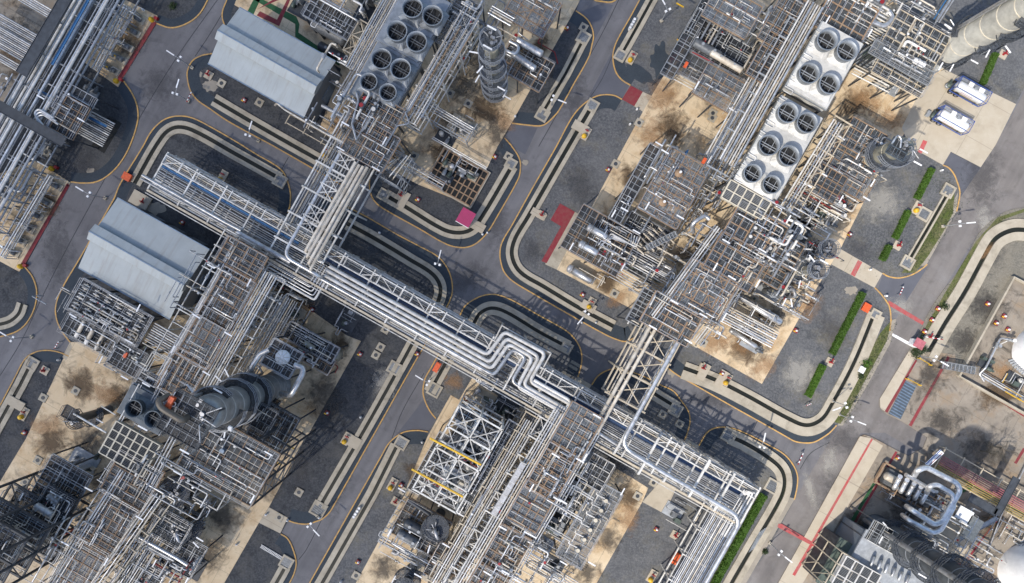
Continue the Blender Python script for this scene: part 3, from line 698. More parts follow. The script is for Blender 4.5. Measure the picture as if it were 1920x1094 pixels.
for nm, pts in ISLANDS.items():
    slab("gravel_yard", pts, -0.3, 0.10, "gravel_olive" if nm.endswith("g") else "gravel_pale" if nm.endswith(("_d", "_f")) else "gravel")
# darker verges behind the kerbs and the yellow kerb lines; side = +1 when the yard lies to the left of the run
for pts, side, vw in ((k1, 1, 1.6), (k2, 1, 1.8), (k3, 1, 1.6), (k4, 1, 2.0), (k5, -1, 2.0), (k6, -1, 2.2), (k8, -1, 2.0), (k9, 1, 0), (k10, 1, 2.4), (k11, -1, 2.2), (k12, -1, 2.0), (k13, -1, 2.0),
                      (k14, 1, 2.2), (k14b, 1, 1.6), (k15, 1, 2.2), (k16, 1, 2.2), (k17, 1, 1.4), (k18, 1, 2.0), (k19, 1, 2.4), (k20, 1, 2.2), (k21, 1, 0), (k22, 1, 0), (k23, 1, 0)):
    w3 = [P(*p) for p in pts]
    # decide the inner side by the yard polygon itself
    mid = len(w3) // 2; t = (w3[min(mid + 1, len(w3) - 1)] - w3[mid - 1]).normalized(); nrm = Vector((-t.y, t.x, 0))
    def inside(q):
        for poly in ISLANDS.values():
            c = False; n = len(poly); x, y = px(q)
            for i in range(n):
                x1, y1 = poly[i][:2]; x2, y2 = poly[i - 1][:2]
                if (y1 > y) != (y2 > y) and x < (x2 - x1) * (y - y1) / (y2 - y1) + x1: c = not c
            if c: return True
        return False
    sg = 1 if inside(w3[mid] + nrm * 0.6) else -1
    if vw: struct(ribbon(MB(), w3, 0.1 * sg, vw * sg, 0.02, 0.106).put("verge", "verge"))
    struct(ribbon(MB(), w3, -0.08 * sg, 0.13 * sg, -0.1, 0.15).put("kerb", "yellow_line"))

# the brownish older road on the right, lane seams and darker patches of new asphalt
slab("road", [(2300, -420), (1925, 165), (1885, 240), (1840, 316), (1800, 365), (1786, 398), (1735, 500), (1690, 580), (1668, 622), (1572, 800), (1490, 937), (1395, 1094), (1200, 1420), (1260, 1460), (1458, 1094), (1508, 1005), (1614, 812), (1660, 812), (1740, 860), (1738, 815), (1690, 788), (1655, 770), (1703, 656), (1766, 547), (1831, 442), (1876, 400), (1930, 388), (2100, 100), (2500, -420)], -0.05, 0.004, "asphalt_brown")
slab("road", [(936, 264), (958, 234), (1008, 240), (985, 290)], -0.04, 0.006, "asphalt_new")
slab("road", [(1149, 95), (1155, 135), (1180, 160), (1166, 186), (1130, 180), (1098, 192)], -0.04, 0.006, "asphalt_new")
slab("road", [(1070, 30), (1130, 6), (1150, 10), (1112, 80), (1109, 45)], -0.04, 0.006, "asphalt_new")
slab("road", [(796, 748), (738, 822), (760, 808), (802, 812), (818, 786), (804, 770)], -0.04, 0.006, "asphalt_new")
slab("road", [(1645, 545), (1690, 580), (1740, 500), (1700, 520), (1655, 514)], -0.04, 0.010, "asphalt_new")
slab("road", [(1768, 312), (1795, 345), (1800, 372), (1838, 315), (1783, 285)], -0.04, 0.010, "asphalt_new")
for pts in ([(415, -10), (330, 110), (258, 228), (150, 420), (85, 545), (40, 640), (0, 705)], [(425, 12), (395, 62), (366, 106)], [(1165, -10), (1128, 65), (1080, 150), (1030, 240), (1010, 275)], [(795, 700), (755, 770), (735, 822)], [(608, 965), (575, 1030), (560, 1050)], [(1420, 790), (1408, 812), (1392, 822)], [(541, 295), (527, 320)], [(1555, 830), (1520, 850), (1500, 880)], [(1150, 100), (1128, 150), (1098, 195)]):
    w3 = [P(*p) for p in smooth(pts, 4)]
    struct(ribbon(MB(), w3, -0.06, 0.06, 0.0, 0.013).put("road_seam", "seam"))

# concrete paving -------------------------------------------------------------
def pad(pts, m="concrete", z=0.14, name="concrete_paving"): return slab(name, pts, -0.2, z, m)
pad([(235, 0), (297, 31), (222, 164), (155, 115)]); pad([(67, 301), (133, 343), (37, 510), (0, 490), (-60, 455), (-10, 330)])
pad([(-300, -300), (150, -140), (118, -10), (105, 25), (0, 205), (-120, 380), (-300, 300)], "concrete_dirty")
pad([(560, -300), (1260, -300), (1092, -10), (1083, 10), (1015, 132), (960, 230), (933, 275), (880, 385), (783, 346), (747, 326), (690, 300), (640, 270), (600, 240), (640, 130), (440, 10)])
pad([(1420, -200), (1328, 8), (1255, 125), (1221, 181), (1171, 273), (1104, 399), (1060, 470), (1044, 506), (1123, 548), (1185, 580), (1240, 615), (1295, 645), (1428, 720), (1526, 548), (1575, 467), (1646, 325), (1705, 235), (1768, 130), (1680, 5), (1740, -200)])
pad([(1768, 130), (1904, 196), (1866, 272), (1838, 314), (1782, 285), (1767, 310), (1705, 275), (1690, 240), (1730, 160)], "concrete_pale", 0.146)
pad([(1573, 466), (1654, 513), (1639, 540), (1558, 496)], "concrete_pale", 0.146)
pad([(1205, 173), (1222, 181), (1205, 210), (1189, 200)], "concrete_pale", 0.146)
pad([(1078, 398), (1096, 408), (1044, 506), (1022, 496)], "drain_concrete", 0.15)
pad([(132, 642), (120, 672), (50, 822), (0, 905), (-150, 1170), (60, 1300), (340, 1250), (421, 1093), (486, 980), (505, 950), (575, 821), (677, 640), (650, 629), (552, 560), (470, 515), (330, 590), (180, 640)])
pad([(505, 951), (540, 971), (526, 1000), (486, 980)], "concrete_pale", 0.146); pad([(132, 642), (136, 650), (126, 675), (118, 670)], "concrete_pale", 0.146)
pad([(886, 708), (861, 750), (845, 741), (801, 820), (755, 933), (667, 1094), (560, 1300), (1000, 1300), (1118, 1094), (1204, 941), (1215, 915), (1183, 895), (1113, 853), (1000, 790)])
pad([(1240, 900), (1268, 915), (1245, 963), (1204, 941)], "concrete_pale", 0.146)
for q in ([(538, 402), (566, 416), (556, 430), (530, 418)], [(1084, 707), (1109, 722), (1098, 742), (1072, 728)], [(1286, 822), (1311, 836), (1300, 855), (1276, 842)]): pad(q, "drain_concrete", 0.13)
pad([(1703, 658), (1790, 664), (1793, 703), (1960, 800), (2300, 1000), (2300, 1400), (1400, 1400), (1458, 1094), (1508, 1005), (1610, 820), (1620, 815), (1635, 820), (1680, 844), (1703, 855), (1730, 840), (1738, 820), (1690, 790), (1660, 776), (1649, 763), (1649, 748)], "concrete_dirty")
pad([(1703, 660), (1716, 668), (1660, 772), (1650, 765), (1649, 748)], "concrete_pale", 0.146)
pad([(1612, 818), (1633, 822), (1655, 836), (1548, 1020), (1530, 1050), (1460, 1170), (1400, 1170), (1458, 1094), (1508, 1005)], "concrete_pale", 0.146)
pad([(1780, 965), (1840, 985), (1800, 1050), (1750, 1010)], "concrete_pale", 0.15)
# painted markings
def paint(pts, m="red_paint", z=0.152, name="painted_marking"): return slab(name, pts, z - 0.03, z, m)
paint([(287, 40), (294, 44), (229, 151), (221, 147)]); paint([(126, 345), (131, 349), (44, 503), (38, 499)]); paint([(131, 348), (128, 344), (126, 350)])
paint([(1182, 161), (1205, 173), (1189, 200), (1166, 187)], z=0.156)
paint([(1050, 382), (1078, 398), (1025, 494), (1015, 490), (1052, 425), (1032, 413)], z=0.156)
paint([(1730, 263), (1738, 266), (1727, 289), (1720, 285)], "red_faded"); paint([(1608, 488), (1616, 492), (1602, 519), (1594, 515)], "red_faded")
paint([(1667, 564), (1733, 604), (1730, 610), (1663, 571)], "red_faded", 0.03); paint([(1666, 621), (1710, 645), (1708, 650), (1664, 625)], "white_paint", 0.03)
paint([(1716, 674), (1719, 676), (1663, 774), (1658, 771)]); paint([(1776, 668), (1780, 671), (1708, 800), (1703, 797)]); paint([(1790, 702), (1793, 704), (1925, 780), (1922, 784)])
paint([(1633, 822), (1636, 824), (1490, 1080), (1485, 1077)], "red_faded"); paint([(1678, 846), (1682, 848), (1590, 1005), (1586, 1002)])
paint([(1459, 982), (1465, 982), (1533, 1022), (1531, 1028), (1457, 988)], "red_faded", 0.162)
paint([(1636, 905), (1640, 908), (1596, 985), (1590, 982)], "green_paint", 0.156); paint([(1786, 925), (1824, 910), (1826, 915), (1788, 930)], "green_paint", 0.156)
paint([(1867, 972), (1869, 974), (1813, 1052), (1810, 1049)]); paint([(1917, 840), (1922, 842), (1905, 870), (1900, 868)])
paint([(465, 22), (476, 0), (488, -14), (494, -12), (476, 28)], "green_paint"); paint([(484, 18), (545, -20), (550, -12), (524, 50), (482, 30), (488, 22), (520, 38), (543, -8)], "red_paint", 0.156)
paint([(478, -8), (556, 32), (562, 46), (560, 62), (640, 118), (636, 124), (554, 70), (554, 46), (476, 0)], "green_paint")

# storm drains: two concrete walls with a dark channel between -----------------------
def drain(pts, wi=0.75, gap=0.7, wo=0.75, h=0.34, sm=True, label=None):
    w3 = [P(*p) for p in (smooth(pts, 6) if sm else pts)]
    root = struct(ribbon(MB(), w3, -gap / 2, gap / 2, 0.08, 0.125).put("storm_drain", "drain_water"))
    ribbon(MB(), w3, gap / 2, gap / 2 + wo, 0.05, h).put("drain_wall", "drain_concrete", root); ribbon(MB(), w3, -gap / 2 - wi, -gap / 2, 0.05, h - 0.03).put("drain_wall", "drain_concrete", root)
def basin(x, y, s=2.4, rz=0.0, label="sump"):
    c = P(x, y); t = thing("catch_basin", label, "drain basin", c); a = 0.32
    for (i, j, su, sv) in ((0, 1, s, a), (0, -1, s, a), (1, 0, a, s - 2 * a), (-1, 0, a, s - 2 * a)):
        MB().ubox(c + U * i * (s - a) / 2 + V * j * (s - a) / 2 + Z * 0.22, su, sv, 0.34).put("wall", "drain_concrete", t)
    g = MB()
    for k in range(9): g.ubox(c + U * (k - 4) * (s - 2 * a) / 9 + Z * 0.26, 0.09, s - 2 * a, 0.05)
    g.put("grate", "steel_grey", t); MB().ubox(c + Z * 0.14, s - 2 * a, s - 2 * a, 0.02).put("water", "drain_water", t)
def bridge_slab(x, y, lu, lv, label="pale concrete slab bridging the drain"):
    c = P(x, y); o = MB().ubox(c + Z * 0.3, lu, lv, 0.3).put("drain_slab", "concrete_pale"); tag(o, label, "slab")
drain([(254, 345), (305, 258), (330, 240), (362, 245), (440, 288), (526, 336)]); basin(526, 340, 2.2, label="grated sump at the end of the drain beside the kerb near the north-west rack")
drain([(402, 188), (470, 228), (540, 268), (622, 314)]);
drain([(652, 420), (700, 446), (770, 488), (812, 515), (826, 540), (820, 570), (800, 600)])
drain([(776, 640), (752, 684), (690, 795), (600, 950)], 0.7, 0.6, 0.8); basin(598, 954, 2.6, label="grated sump at the south end of the long drain by the lower road"); basin(740, 690, 2.2, label="small sump half way along the drain below the big pipes")
drain([(722, 366), (760, 388), (830, 430), (860, 437), (885, 430), (905, 405), (960, 312)]); basin(720, 366, 2.0, label="sump at the west end of the drain by the crossing road"); basin(958, 308, 1.9, label="sump at the north end of the drain below the pink shelter")
drain([(888, 608), (900, 588), (922, 578), (950, 586), (1010, 622), (1066, 652)], 0.9, 0.6, 0.9); basin(1062, 652, 2.0, label="sump at the east end of the curved drain beside the rack")
drain([(806, 735), (850, 655), (858, 640)], 0.8, 0.6, 0.8); basin(815, 731, 2.3, label="sump at the foot of the short drain beside the orange box")
drain([(1226, 738), (1270, 765)], 0.8, 0.6, 0.8, sm=False); basin(1266, 768, 2.2, label="sump at the end of the drain under the south-east bridge")
drain([(1092, 78), (1060, 140), (1016, 215)], 0.6, 0.5, 0.7, sm=False); basin(1094, 72, 2.2, label="sump at the north end of the drain by the middle road"); basin(1017, 216, 2.2, label="sump at the south end of the drain by the middle road")
drain([(1225, -5), (1195, 50), (1168, 98)], 0.7, 0.5, 0.7, sm=False); basin(1163, 105, 2.0, label="sump beside the white drums near the top")
drain([(1108, 203), (1060, 285), (990, 407), (965, 450), (960, 480), (975, 510), (1020, 538), (1090, 580), (1150, 612)], 0.7, 0.7, 0.7); basin(1110, 199, 2.1, label="sump at the corner below the dark red square")
bridge_slab(1088, 240, 2.9, 1.6, "pale slab across the drain below the dark red square")
drain([(1282, 690), (1340, 712), (1400, 742), (1480, 786), (1512, 797), (1540, 785), (1560, 755), (1600, 680), (1638, 588)], 1.6, 0.7, 0.8)
basin(1640, 590, 1.8, label="sump at the north end of the wide concrete drain by the hedges")
drain([(1776, 362), (1740, 425), (1702, 490)], 0.3, 0.55, 0.3, sm=False); basin(1776, 358, 2.2, label="sump at the upper end of the hedge drain"); basin(1700, 493, 2.2, label="sump at the lower end of the hedge drain")
basin(1731, 402, 2.2, label="square sump between the upper hedges")
drain([(1980, 440), (1920, 432), (1898, 432), (1876, 440), (1861, 452), (1846, 477), (1808, 547), (1770, 607), (1735, 668)], 1.5, 0.8, 1.5)
drain([(62, 678), (40, 722), (-20, 830)], 0.8, 0.6, 0.8, sm=False); basin(62, 682, 2.2, label="sump by the left road bend"); bridge_slab(32, 756, 3.2, 1.6, "pale slab across the drain at the left edge")
drain([(44, 570), (36, 590), (15, 605), (-30, 612)], 0.7, 0.6, 0.7)
drain([(745, 835), (700, 925), (615, 1075), (560, 1170)], 0.9, 0.6, 0.6, sm=False); basin(753, 830, 2.2, label="sump at the top of the long drain beside the lower road")
drain([(536, 1062), (515, 1100), (480, 1160)], 0.7, 0.6, 0.7, sm=False); basin(538, 1054, 2.2, label="sump by the kerb at the bottom edge")
bridge_slab(660, 826, 3.2, 2.0, "pale slab across the long drain by the lower road")
drain([(1368, 818), (1400, 833), (1440, 858), (1464, 880), (1470, 905), (1462, 935), (1410, 1025), (1370, 1094), (1300, 1220)], 1.0, 0.7, 1.0); basin(1366, 816, 2.4, label="sump at the rounded corner of the south-east yard"); basin(1447, 911, 2.4, label="square sump inside the bend of the south-east drain")
bridge_slab(1103, 575, 2.6, 1.5, "pale slab across the drain above the big expansion loop"); bridge_slab(1318, 697, 1.5, 3.0, "pale slab across the drain with a red hydrant on it"); bridge_slab(1352, 710, 1.5, 3.0, "pale slab across the drain with a yellow hydrant on it")
bridge_slab(757, 376, 1.4, 3.0, "yellowed slab across the drain with a red hydrant box"); bridge_slab(896, 425, 2.6, 1.6, "pale slab across the drain beside the pink shelter"); bridge_slab(1010, 402, 2.8, 1.2, "pale slab across the drain with a red valve on it")
bridge_slab(265, 376, 3.5, 2.4, "pale slab across the drain behind the lower warehouse")
# grass and dirt along the right-hand road, and the containment yard
def stuff(o): o['kind'] = 'stuff'; return o
for nm, m, pts in (("grass", "grass", [(1672, 600), (1662, 640), (1620, 716), (1592, 770), (1575, 795), (1560, 790), (1600, 715), (1650, 625)]), ("dirt", "dirt", [(1680, 598), (1668, 645), (1626, 722), (1580, 798), (1570, 798), (1600, 740), (1655, 640), (1672, 600)]),
                   ("grass", "grass", [(1790, 350), (1786, 400), (1768, 435), (1740, 480), (1715, 512), (1690, 512), (1725, 465), (1770, 388)]), ("dirt", "dirt", [(1796, 360), (1792, 398), (1736, 498), (1722, 500), (1760, 432)]),
                   ("grass", "grass", [(1920, 398), (1880, 412), (1850, 440), (1800, 530), (1735, 640), (1718, 668), (1708, 660), (1770, 552), (1830, 452), (1870, 408), (1920, 392)]), ("grass", "grass", [(1485, 880), (1484, 915), (1455, 970), (1445, 965), (1476, 910)]), ("dirt", "dirt", [(1490, 935), (1398, 1094), (1340, 1190), (1320, 1180), (1385, 1075), (1470, 930)])):
    stuff(slab(nm, pts, 0.0, 0.118 if nm == "grass" else 0.112, m))
slab("tank_yard", [(1895, 522), (1960, 555), (2250, 720), (2250, 980), (1920, 776), (1793, 704)], -0.1, 0.13, "concrete_dirty")
slab("weathered_patch", [(1720, 730), (1800, 740), (1880, 800), (1890, 850), (1800, 850), (1730, 800)], 0.1, 0.147, "concrete_dirty")
slab("steel_grate_floor", [(1697, 714), (1717, 724), (1688, 786), (1665, 776)], 0.1, 0.156, "navy_steel")
g = MB()
for k in range(13): a = P(1697 - 31.5 * k / 12.5, 715 + 61 * k / 12.5); g.bar(a + Z * .19, a + U * 2.1 + Z * .19, .2, .05)
struct(g.put("floor_bars", "steel_blue"))
def wall(pts, h, wd, label, m="drain_concrete"):
    o = ribbon(MB(), [P(*p) for p in pts], -wd / 2, wd / 2, 0.0, h).put("containment_wall", m); tag(o, label, "wall")
wall([(1990, 570), (1895, 520), (1793, 704), (1830, 726), (1960, 800)], 1.0, 0.35, "low pale concrete wall around the white tank's yard")

# spills, leaks, dirt and some painted shade on the paving, the roads and the gravel
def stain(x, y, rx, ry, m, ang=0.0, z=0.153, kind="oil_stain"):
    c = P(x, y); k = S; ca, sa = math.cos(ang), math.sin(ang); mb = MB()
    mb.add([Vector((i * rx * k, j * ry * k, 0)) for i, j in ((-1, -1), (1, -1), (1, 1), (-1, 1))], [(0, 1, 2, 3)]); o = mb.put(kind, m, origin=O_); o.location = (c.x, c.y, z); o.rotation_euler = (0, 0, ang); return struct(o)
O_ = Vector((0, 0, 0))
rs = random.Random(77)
for m, L_ in (("stain_black", ((875, 165, 80, 55), (905, 120, 60, 50), (845, 235, 50, 40), (740, 275, 60, 40), (660, 205, 45, 45), (1335, 165, 60, 40), (1395, 255, 45, 60), (1500, 440, 60, 45), (1560, 405, 50, 40), (1300, 480, 60, 50), (1455, 590, 50, 40), (560, 640, 60, 45), (610, 745, 55, 80), (250, 690, 60, 45), (165, 830, 55, 45), (110, 885, 50, 45), (420, 965, 60, 50), (395, 1040, 60, 50), (505, 905, 40, 60), (860, 1040, 60, 50), (1150, 868, 55, 40), (1140, 1010, 45, 55), (720, 1065, 50, 40), (1845, 850, 80, 50), (1745, 705, 45, 50), (1850, 575, 60, 50), (1810, 640, 45, 50), (1770, 790, 60, 40), (1700, 965, 70, 60), (1620, 240, 35, 25), (70, 150, 50, 60), (45, 420, 40, 60), (240, 90, 40, 40), (30, 60, 60, 50), (1100, 1075, 45, 30), (930, 250, 30, 45), (200, 900, 50, 40))),  # black marks under machines paint shade in together with dirt
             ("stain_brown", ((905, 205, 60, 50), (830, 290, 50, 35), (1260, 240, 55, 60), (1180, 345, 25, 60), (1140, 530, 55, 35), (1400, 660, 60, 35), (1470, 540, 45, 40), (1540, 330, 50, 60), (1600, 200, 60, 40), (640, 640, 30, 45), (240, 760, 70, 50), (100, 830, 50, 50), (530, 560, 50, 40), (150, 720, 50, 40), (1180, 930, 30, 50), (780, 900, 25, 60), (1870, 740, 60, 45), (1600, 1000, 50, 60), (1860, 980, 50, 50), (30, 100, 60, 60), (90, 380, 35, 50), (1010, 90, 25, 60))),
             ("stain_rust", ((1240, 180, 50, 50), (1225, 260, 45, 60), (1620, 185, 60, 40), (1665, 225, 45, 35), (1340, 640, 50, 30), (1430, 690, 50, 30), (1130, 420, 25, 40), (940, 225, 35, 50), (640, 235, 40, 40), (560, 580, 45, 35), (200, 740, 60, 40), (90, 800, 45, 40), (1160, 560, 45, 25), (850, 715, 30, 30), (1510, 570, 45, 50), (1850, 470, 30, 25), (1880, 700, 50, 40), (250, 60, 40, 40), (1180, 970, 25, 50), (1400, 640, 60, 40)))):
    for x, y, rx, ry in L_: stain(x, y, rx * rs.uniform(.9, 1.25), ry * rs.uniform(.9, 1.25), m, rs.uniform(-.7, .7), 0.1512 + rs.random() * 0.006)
for x, y, rx, ry in ((870, 520, 90, 50), (300, 160, 70, 60), (1080, 190, 40, 90), (640, 900, 30, 110), (1600, 830, 120, 50), (1560, 950, 40, 110), (1840, 330, 60, 110), (110, 480, 50, 110), (930, 420, 40, 70), (1340, 750, 110, 30)): stain(x, y, rx, ry, "stain_oil", rs.uniform(-.3, .3), 0.0165 + rs.random() * .002)
for x, y, rx, ry in ((1555, 865, 30, 50), (1690, 575, 40, 30), (1520, 920, 20, 60), (1460, 880, 30, 40), (400, 590, 30, 25), (60, 690, 30, 50), (1850, 420, 30, 60)): stain(x, y, rx, ry, "stain_pale", rs.uniform(-.3, .3), 0.0165 + rs.random() * .002, "dust_mark")
for x, y, rx, ry in ((1650, 380, 80, 60), (1610, 470, 50, 40), (1500, 700, 70, 60), (1090, 350, 50, 90), (1000, 470, 40, 40), (560, 880, 40, 80), (720, 720, 40, 60), (420, 330, 70, 40), (160, 310, 40, 40), (740, 470, 60, 40), (1560, 620, 40, 80), (1850, 480, 60, 60), (820, 420, 50, 30)): stain(x, y, rx, ry, "stain_oil" if rs.random() < .5 else "stain_pale", rs.uniform(-.6, .6), 0.1075 + rs.random() * .002, "dust_mark")
# ================================================================= WAREHOUSES
def warehouse(x, y, lu, lv, label):
    c = P(x, y, 7.0); c.z = 0; t = thing("warehouse", label, "warehouse", c); e, r = 6.6, 7.7; mo = 1.25; a = lu / 2; b = lv / 2
    def q(u, v, z): return c + U * u + V * v + Z * z
    # walls butt under the roof; gable ends are closed five-sided panels
    for sg in (-1, 1):
        MB().add([q(-a + .3, sg * (b - .45), 0), q(a - .3, sg * (b - .45), 0), q(a - .3, sg * (b - .45), e - .05), q(-a + .3, sg * (b - .45), e - .05), q(-a + .3, sg * (b - .65), 0), q(a - .3, sg * (b - .65), 0), q(a - .3, sg * (b - .65), e - .05), q(-a + .3, sg * (b - .65), e - .05)],
                 [(0, 1, 2, 3), (7, 6, 5, 4), (3, 2, 6, 7), (0, 3, 7, 4), (1, 5, 6, 2)]).put("side_wall", "wall_sheet", t)
        u0, u1 = sg * (a - .3), sg * (a - .5); prof = [(-b + .45, 0), (b - .45, 0), (b - .45, e - .1), (0, r - .1), (-b + .45, e - .1)]; n = 5
        MB().add([q(u0, v, z) for v, z in prof] + [q(u1, v, z) for v, z in prof], [tuple(range(5)), tuple(range(9, 4, -1))] + [(i, (i + 1) % 5, 5 + (i + 1) % 5, 5 + i) for i in range(5)]).put("gable_wall", "wall_sheet", t)
        MB().add([q(-a, sg * mo * .6, r - .15), q(a, sg * mo * .6, r - .15), q(a, sg * b, e), q(-a, sg * b, e), q(-a, sg * mo * .6, r - .3), q(a, sg * mo * .6, r - .3), q(a, sg * b, e - .15), q(-a, sg * b, e - .15)],
                 [(0, 1, 2, 3), (7, 6, 5, 4), (0, 3, 7, 4), (1, 5, 6, 2), (3, 2, 6, 7), (0, 4, 5, 1)]).put("roof", "roof_grey", t)
        MB().bar(q(-a, sg * (b + .08), e - .05), q(a, sg * (b + .08), e - .05), 0.16, 0.2).put("gutter", "steel_blue", t)
    m0, m1 = -a - .15, a + .15; prof = [(-mo - .15, r + .55), (0, r + 1.05), (mo + .15, r + .55), (mo + .15, r + .4), (mo - .1, r + .42), (mo - .1, r - .35), (-mo + .1, r - .35), (-mo + .1, r + .42), (-mo - .15, r + .4)]; n = len(prof)
    MB().add([q(m0, v, z) for v, z in prof] + [q(m1, v, z) for v, z in prof], [tuple(range(n)), tuple(range(2 * n - 1, n - 1, -1))] + [(i, i + n, (i + 1) % n + n, (i + 1) % n) for i in range(n)]).put("ridge_vent", "roof_grey", t)
    MB().bar(q(m0, 0, r + 1.08), q(m1, 0, r + 1.08), 0.18, 0.06).put("ridge_cap", "steel_blue", t)
    for k in range(4):
        u = -a + lu * (k + .6) / 4.2; MB().box(q(u, b - .4, 1.4), U, V, Z, 1.0, .12, 2.2).put("louvre", "steel_dark", t); MB().box(q(u, -b + .4, 1.4), U, V, Z, 1.0, .12, 2.2).put("louvre", "steel_dark", t)
    MB().box(q(a - .27, 0.5, 1.5), U, V, Z, .12, 2.6, 3.0).put("door", "steel_blue", t)
    return t
warehouse(508, 116, 18.3, 10.6, "grey ridged-roof warehouse beside the green and red painted floor at the top")
warehouse(267, 485, 17.5, 13.2, "larger grey ridged-roof warehouse beside the left road, its ridge vent full length")

# ================================================================= AIR COOLERS
def cooler(x, y, z, lu, lv, fans, label, m, stack="galv", hfan=1.9, legs=True, base=5.0):
    """fan bay; x,y pixel of the middle of its plenum top at height z; fans = (pixel x, pixel y, radius) of the fan mouths"""
    c = P(x, y, z); t = thing("air_cooler", label, "air cooler", Vector((c.x, c.y, 0)))
    MB().ubox(c - Z * 0.95, lu, lv, 1.9).put("plenum", m, t)
    for k in (-1, 1): MB().ubox(c + U * k * (lu / 2 + .09) - Z * 0.5, 0.16, lv + .3, 0.35).put("edge_beam", "steel_grey", t)
    for k in (-1, 1): MB().ubox(c + V * k * (lv / 2 + .09) - Z * 0.5, lu, 0.16, 0.36).put("edge_beam", "steel_grey", t)
    MB().ubox(c - Z * 2.4, lu - .1, lv - .1, 0.8).put("tube_bundle", "machine", t)
    for fx, fy, r in fans:
        zt = z + hfan; f = P(fx, fy, zt); p = f - Z * (hfan - .02); hs = r * 1.12; vs = []
        nn = 24
        top = [p + Z * 0.55 + Vector((math.cos(2 * math.pi * i / nn), math.sin(2 * math.pi * i / nn), 0)) * (r + .02) for i in range(nn)]; bot = []
        for i in range(nn):
            a = 2 * math.pi * i / nn; dx, dy = math.cos(a), math.sin(a); d = Vector((dx, dy, 0)); du, dv = d.dot(U), d.dot(V); k = min(lu * .245 / max(abs(du), 1e-3), lv * 1.0 / max(abs(dv), 1e-3), hs * 1.2 / max(abs(du), abs(dv)))
            bot.append(p + d * k)
        MB().add(bot + top, [(i, (i + 1) % nn, nn + (i + 1) % nn, nn + i) for i in range(nn)] + [tuple(range(nn - 1, -1, -1)), tuple(range(nn, 2 * nn))]).put("transition", m, t)
        g = MB(); g.lathe(p + Z * 0.5, f, [(0, r), (hfan - .5, r * 1.03), (hfan - .5, r * 1.09), (hfan - .58, r * 1.09)], 28, False, False)
        g.lathe(p + Z * 0.5, f, [(hfan - .5, r * 1.03), (hfan - .5, r * .97), (0.05, r * .95)], 28, False, False)
        s = g.put("fan_stack", stack, t)
        g = MB(); g.cyl(p + Z * 0.58, p + Z * 0.62, r * .95, 24); g.put("fan_throat", "fan_dark", s)
        g = MB()
        for k in range(6):
            a = k * math.pi / 3 + fx; d = Vector((math.cos(a), math.sin(a), 0)); n_ = Vector((-d.y, d.x, 0.35)).normalized(); g.box(p + Z * 0.85 + d * r * .5, d, n_, d.cross(n_), r * .85, 0.36, 0.03)
        g.cyl(p + Z * 0.65, p + Z * 1.0, .22, 10); g.put("fan_blades", "fan_blade", s)
        g = MB()
        for k in (-.08, .08): g.bar(p + V * r * k * 1.6 - U * r * .96 + Z * 1.05, p + V * r * k * 1.6 + U * r * .96 + Z * 1.05, .10, .12)
        for k in (-.42, .42): g.bar(p + U * r * k - V * r * .86 + Z * 1.0, p + U * r * k + V * r * .86 + Z * 1.0, .07, .1)
        g.put("motor_beam", "steel_grey" if m == "plenum_white" else "machine", s)
    if legs:
        for i in (-1, 1):
            for j in (-1, 0, 1):
                q = c + U * i * (lu / 2 - .2) + V * j * (lv / 2 - .2); MB().bar(Vector((q.x, q.y, 0.1)), q - Z * 2.8, .3).put("leg", "steel_dark", t)
    return t
NB = 13.2
cooler(775, 40, NB, 7.4, 10.6, [(773, 14, 1.5), (811, 29, 1.5), (744, 58, 1.5), (781, 78, 1.5)], "grey four-fan air cooler, the upper of the two grey ones by the upper warehouse", "galv", base=4)
cooler(722, 145, NB - .3, 7.4, 9.6, [(715, 110, 1.5), (751, 129, 1.5), (691, 153, 1.27), (727, 173, 1.27)], "grey four-fan air cooler with two smaller fans at its lower end", "galv")
cooler(1547, 122, NB, 7.2, 11.6, [(1552, 75, 1.5), (1589, 95, 1.5), (1518, 137, 1.5), (1556, 157, 1.5)], "white four-fan air cooler at the upper right near the banded column", "plenum_white")
cooler(1462, 277, NB, 7.2, 14.6, [(1478, 211, 1.5), (1514, 230, 1.5), (1443, 272, 1.5), (1480, 292, 1.5), (1412, 325, 1.32), (1448, 346, 1.32)], "white six-fan air cooler above the beige louvre panel", "plenum_white")
cooler(272, 768, NB, 7.4, 5.0, [(250, 767, 1.27), (286, 787, 1.27)], "dark grey two-fan air cooler beside the big leaning column", "navy_steel", "navy_steel")
def louvre(x, y, z, lu, lv, nu, nv, label, fm="cream"):
    c = P(x, y, z); t = thing("louvre_panel", label, "louvre panel", Vector((c.x, c.y, 0)))
    MB().ubox(c - Z * 0.5, lu, lv, 0.9).put("casing", fm, t); g = MB()
    for i in range(nu + 1): g.ubox(c + U * lu * (i / nu - .5) + Z * .02, 0.22, lv, 0.14)
    for j in range(nv + 1): g.ubox(c + V * lv * (j / nv - .5) + Z * .035, lu, 0.15, 0.14)
    g.put("frame", fm, t); g = MB(); n = int(lv / .22)
    g.ubox(c - Z * 0.03, lu - .05, lv - .05, 0.04); g.put("opening", "fan_dark", t); g = MB()
    for j in range(n): g.box(c + V * lv * ((j + .5) / n - .5) + Z * .02, U, (V + Z * .6).normalized(), (Z - V * .6).normalized(), lu - .1, .12, .02)
    g.put("slats", "machine", t)
    for i in (-1, 1):
        for j in (-1, 1): q = c + U * i * (lu / 2 - .2) + V * j * (lv / 2 - .2); MB().bar(Vector((q.x, q.y, .1)), q - Z * .96, .28).put("leg", "steel_dark", t)
louvre(1399, 375, 13.4, 7.2, 3.1, 5, 2, "beige louvre panel below the white six-fan air cooler")
louvre(243, 842, 13.4, 7.8, 5.6, 6, 4, "large grey louvre panel with pale bars beside the dark two-fan air cooler")

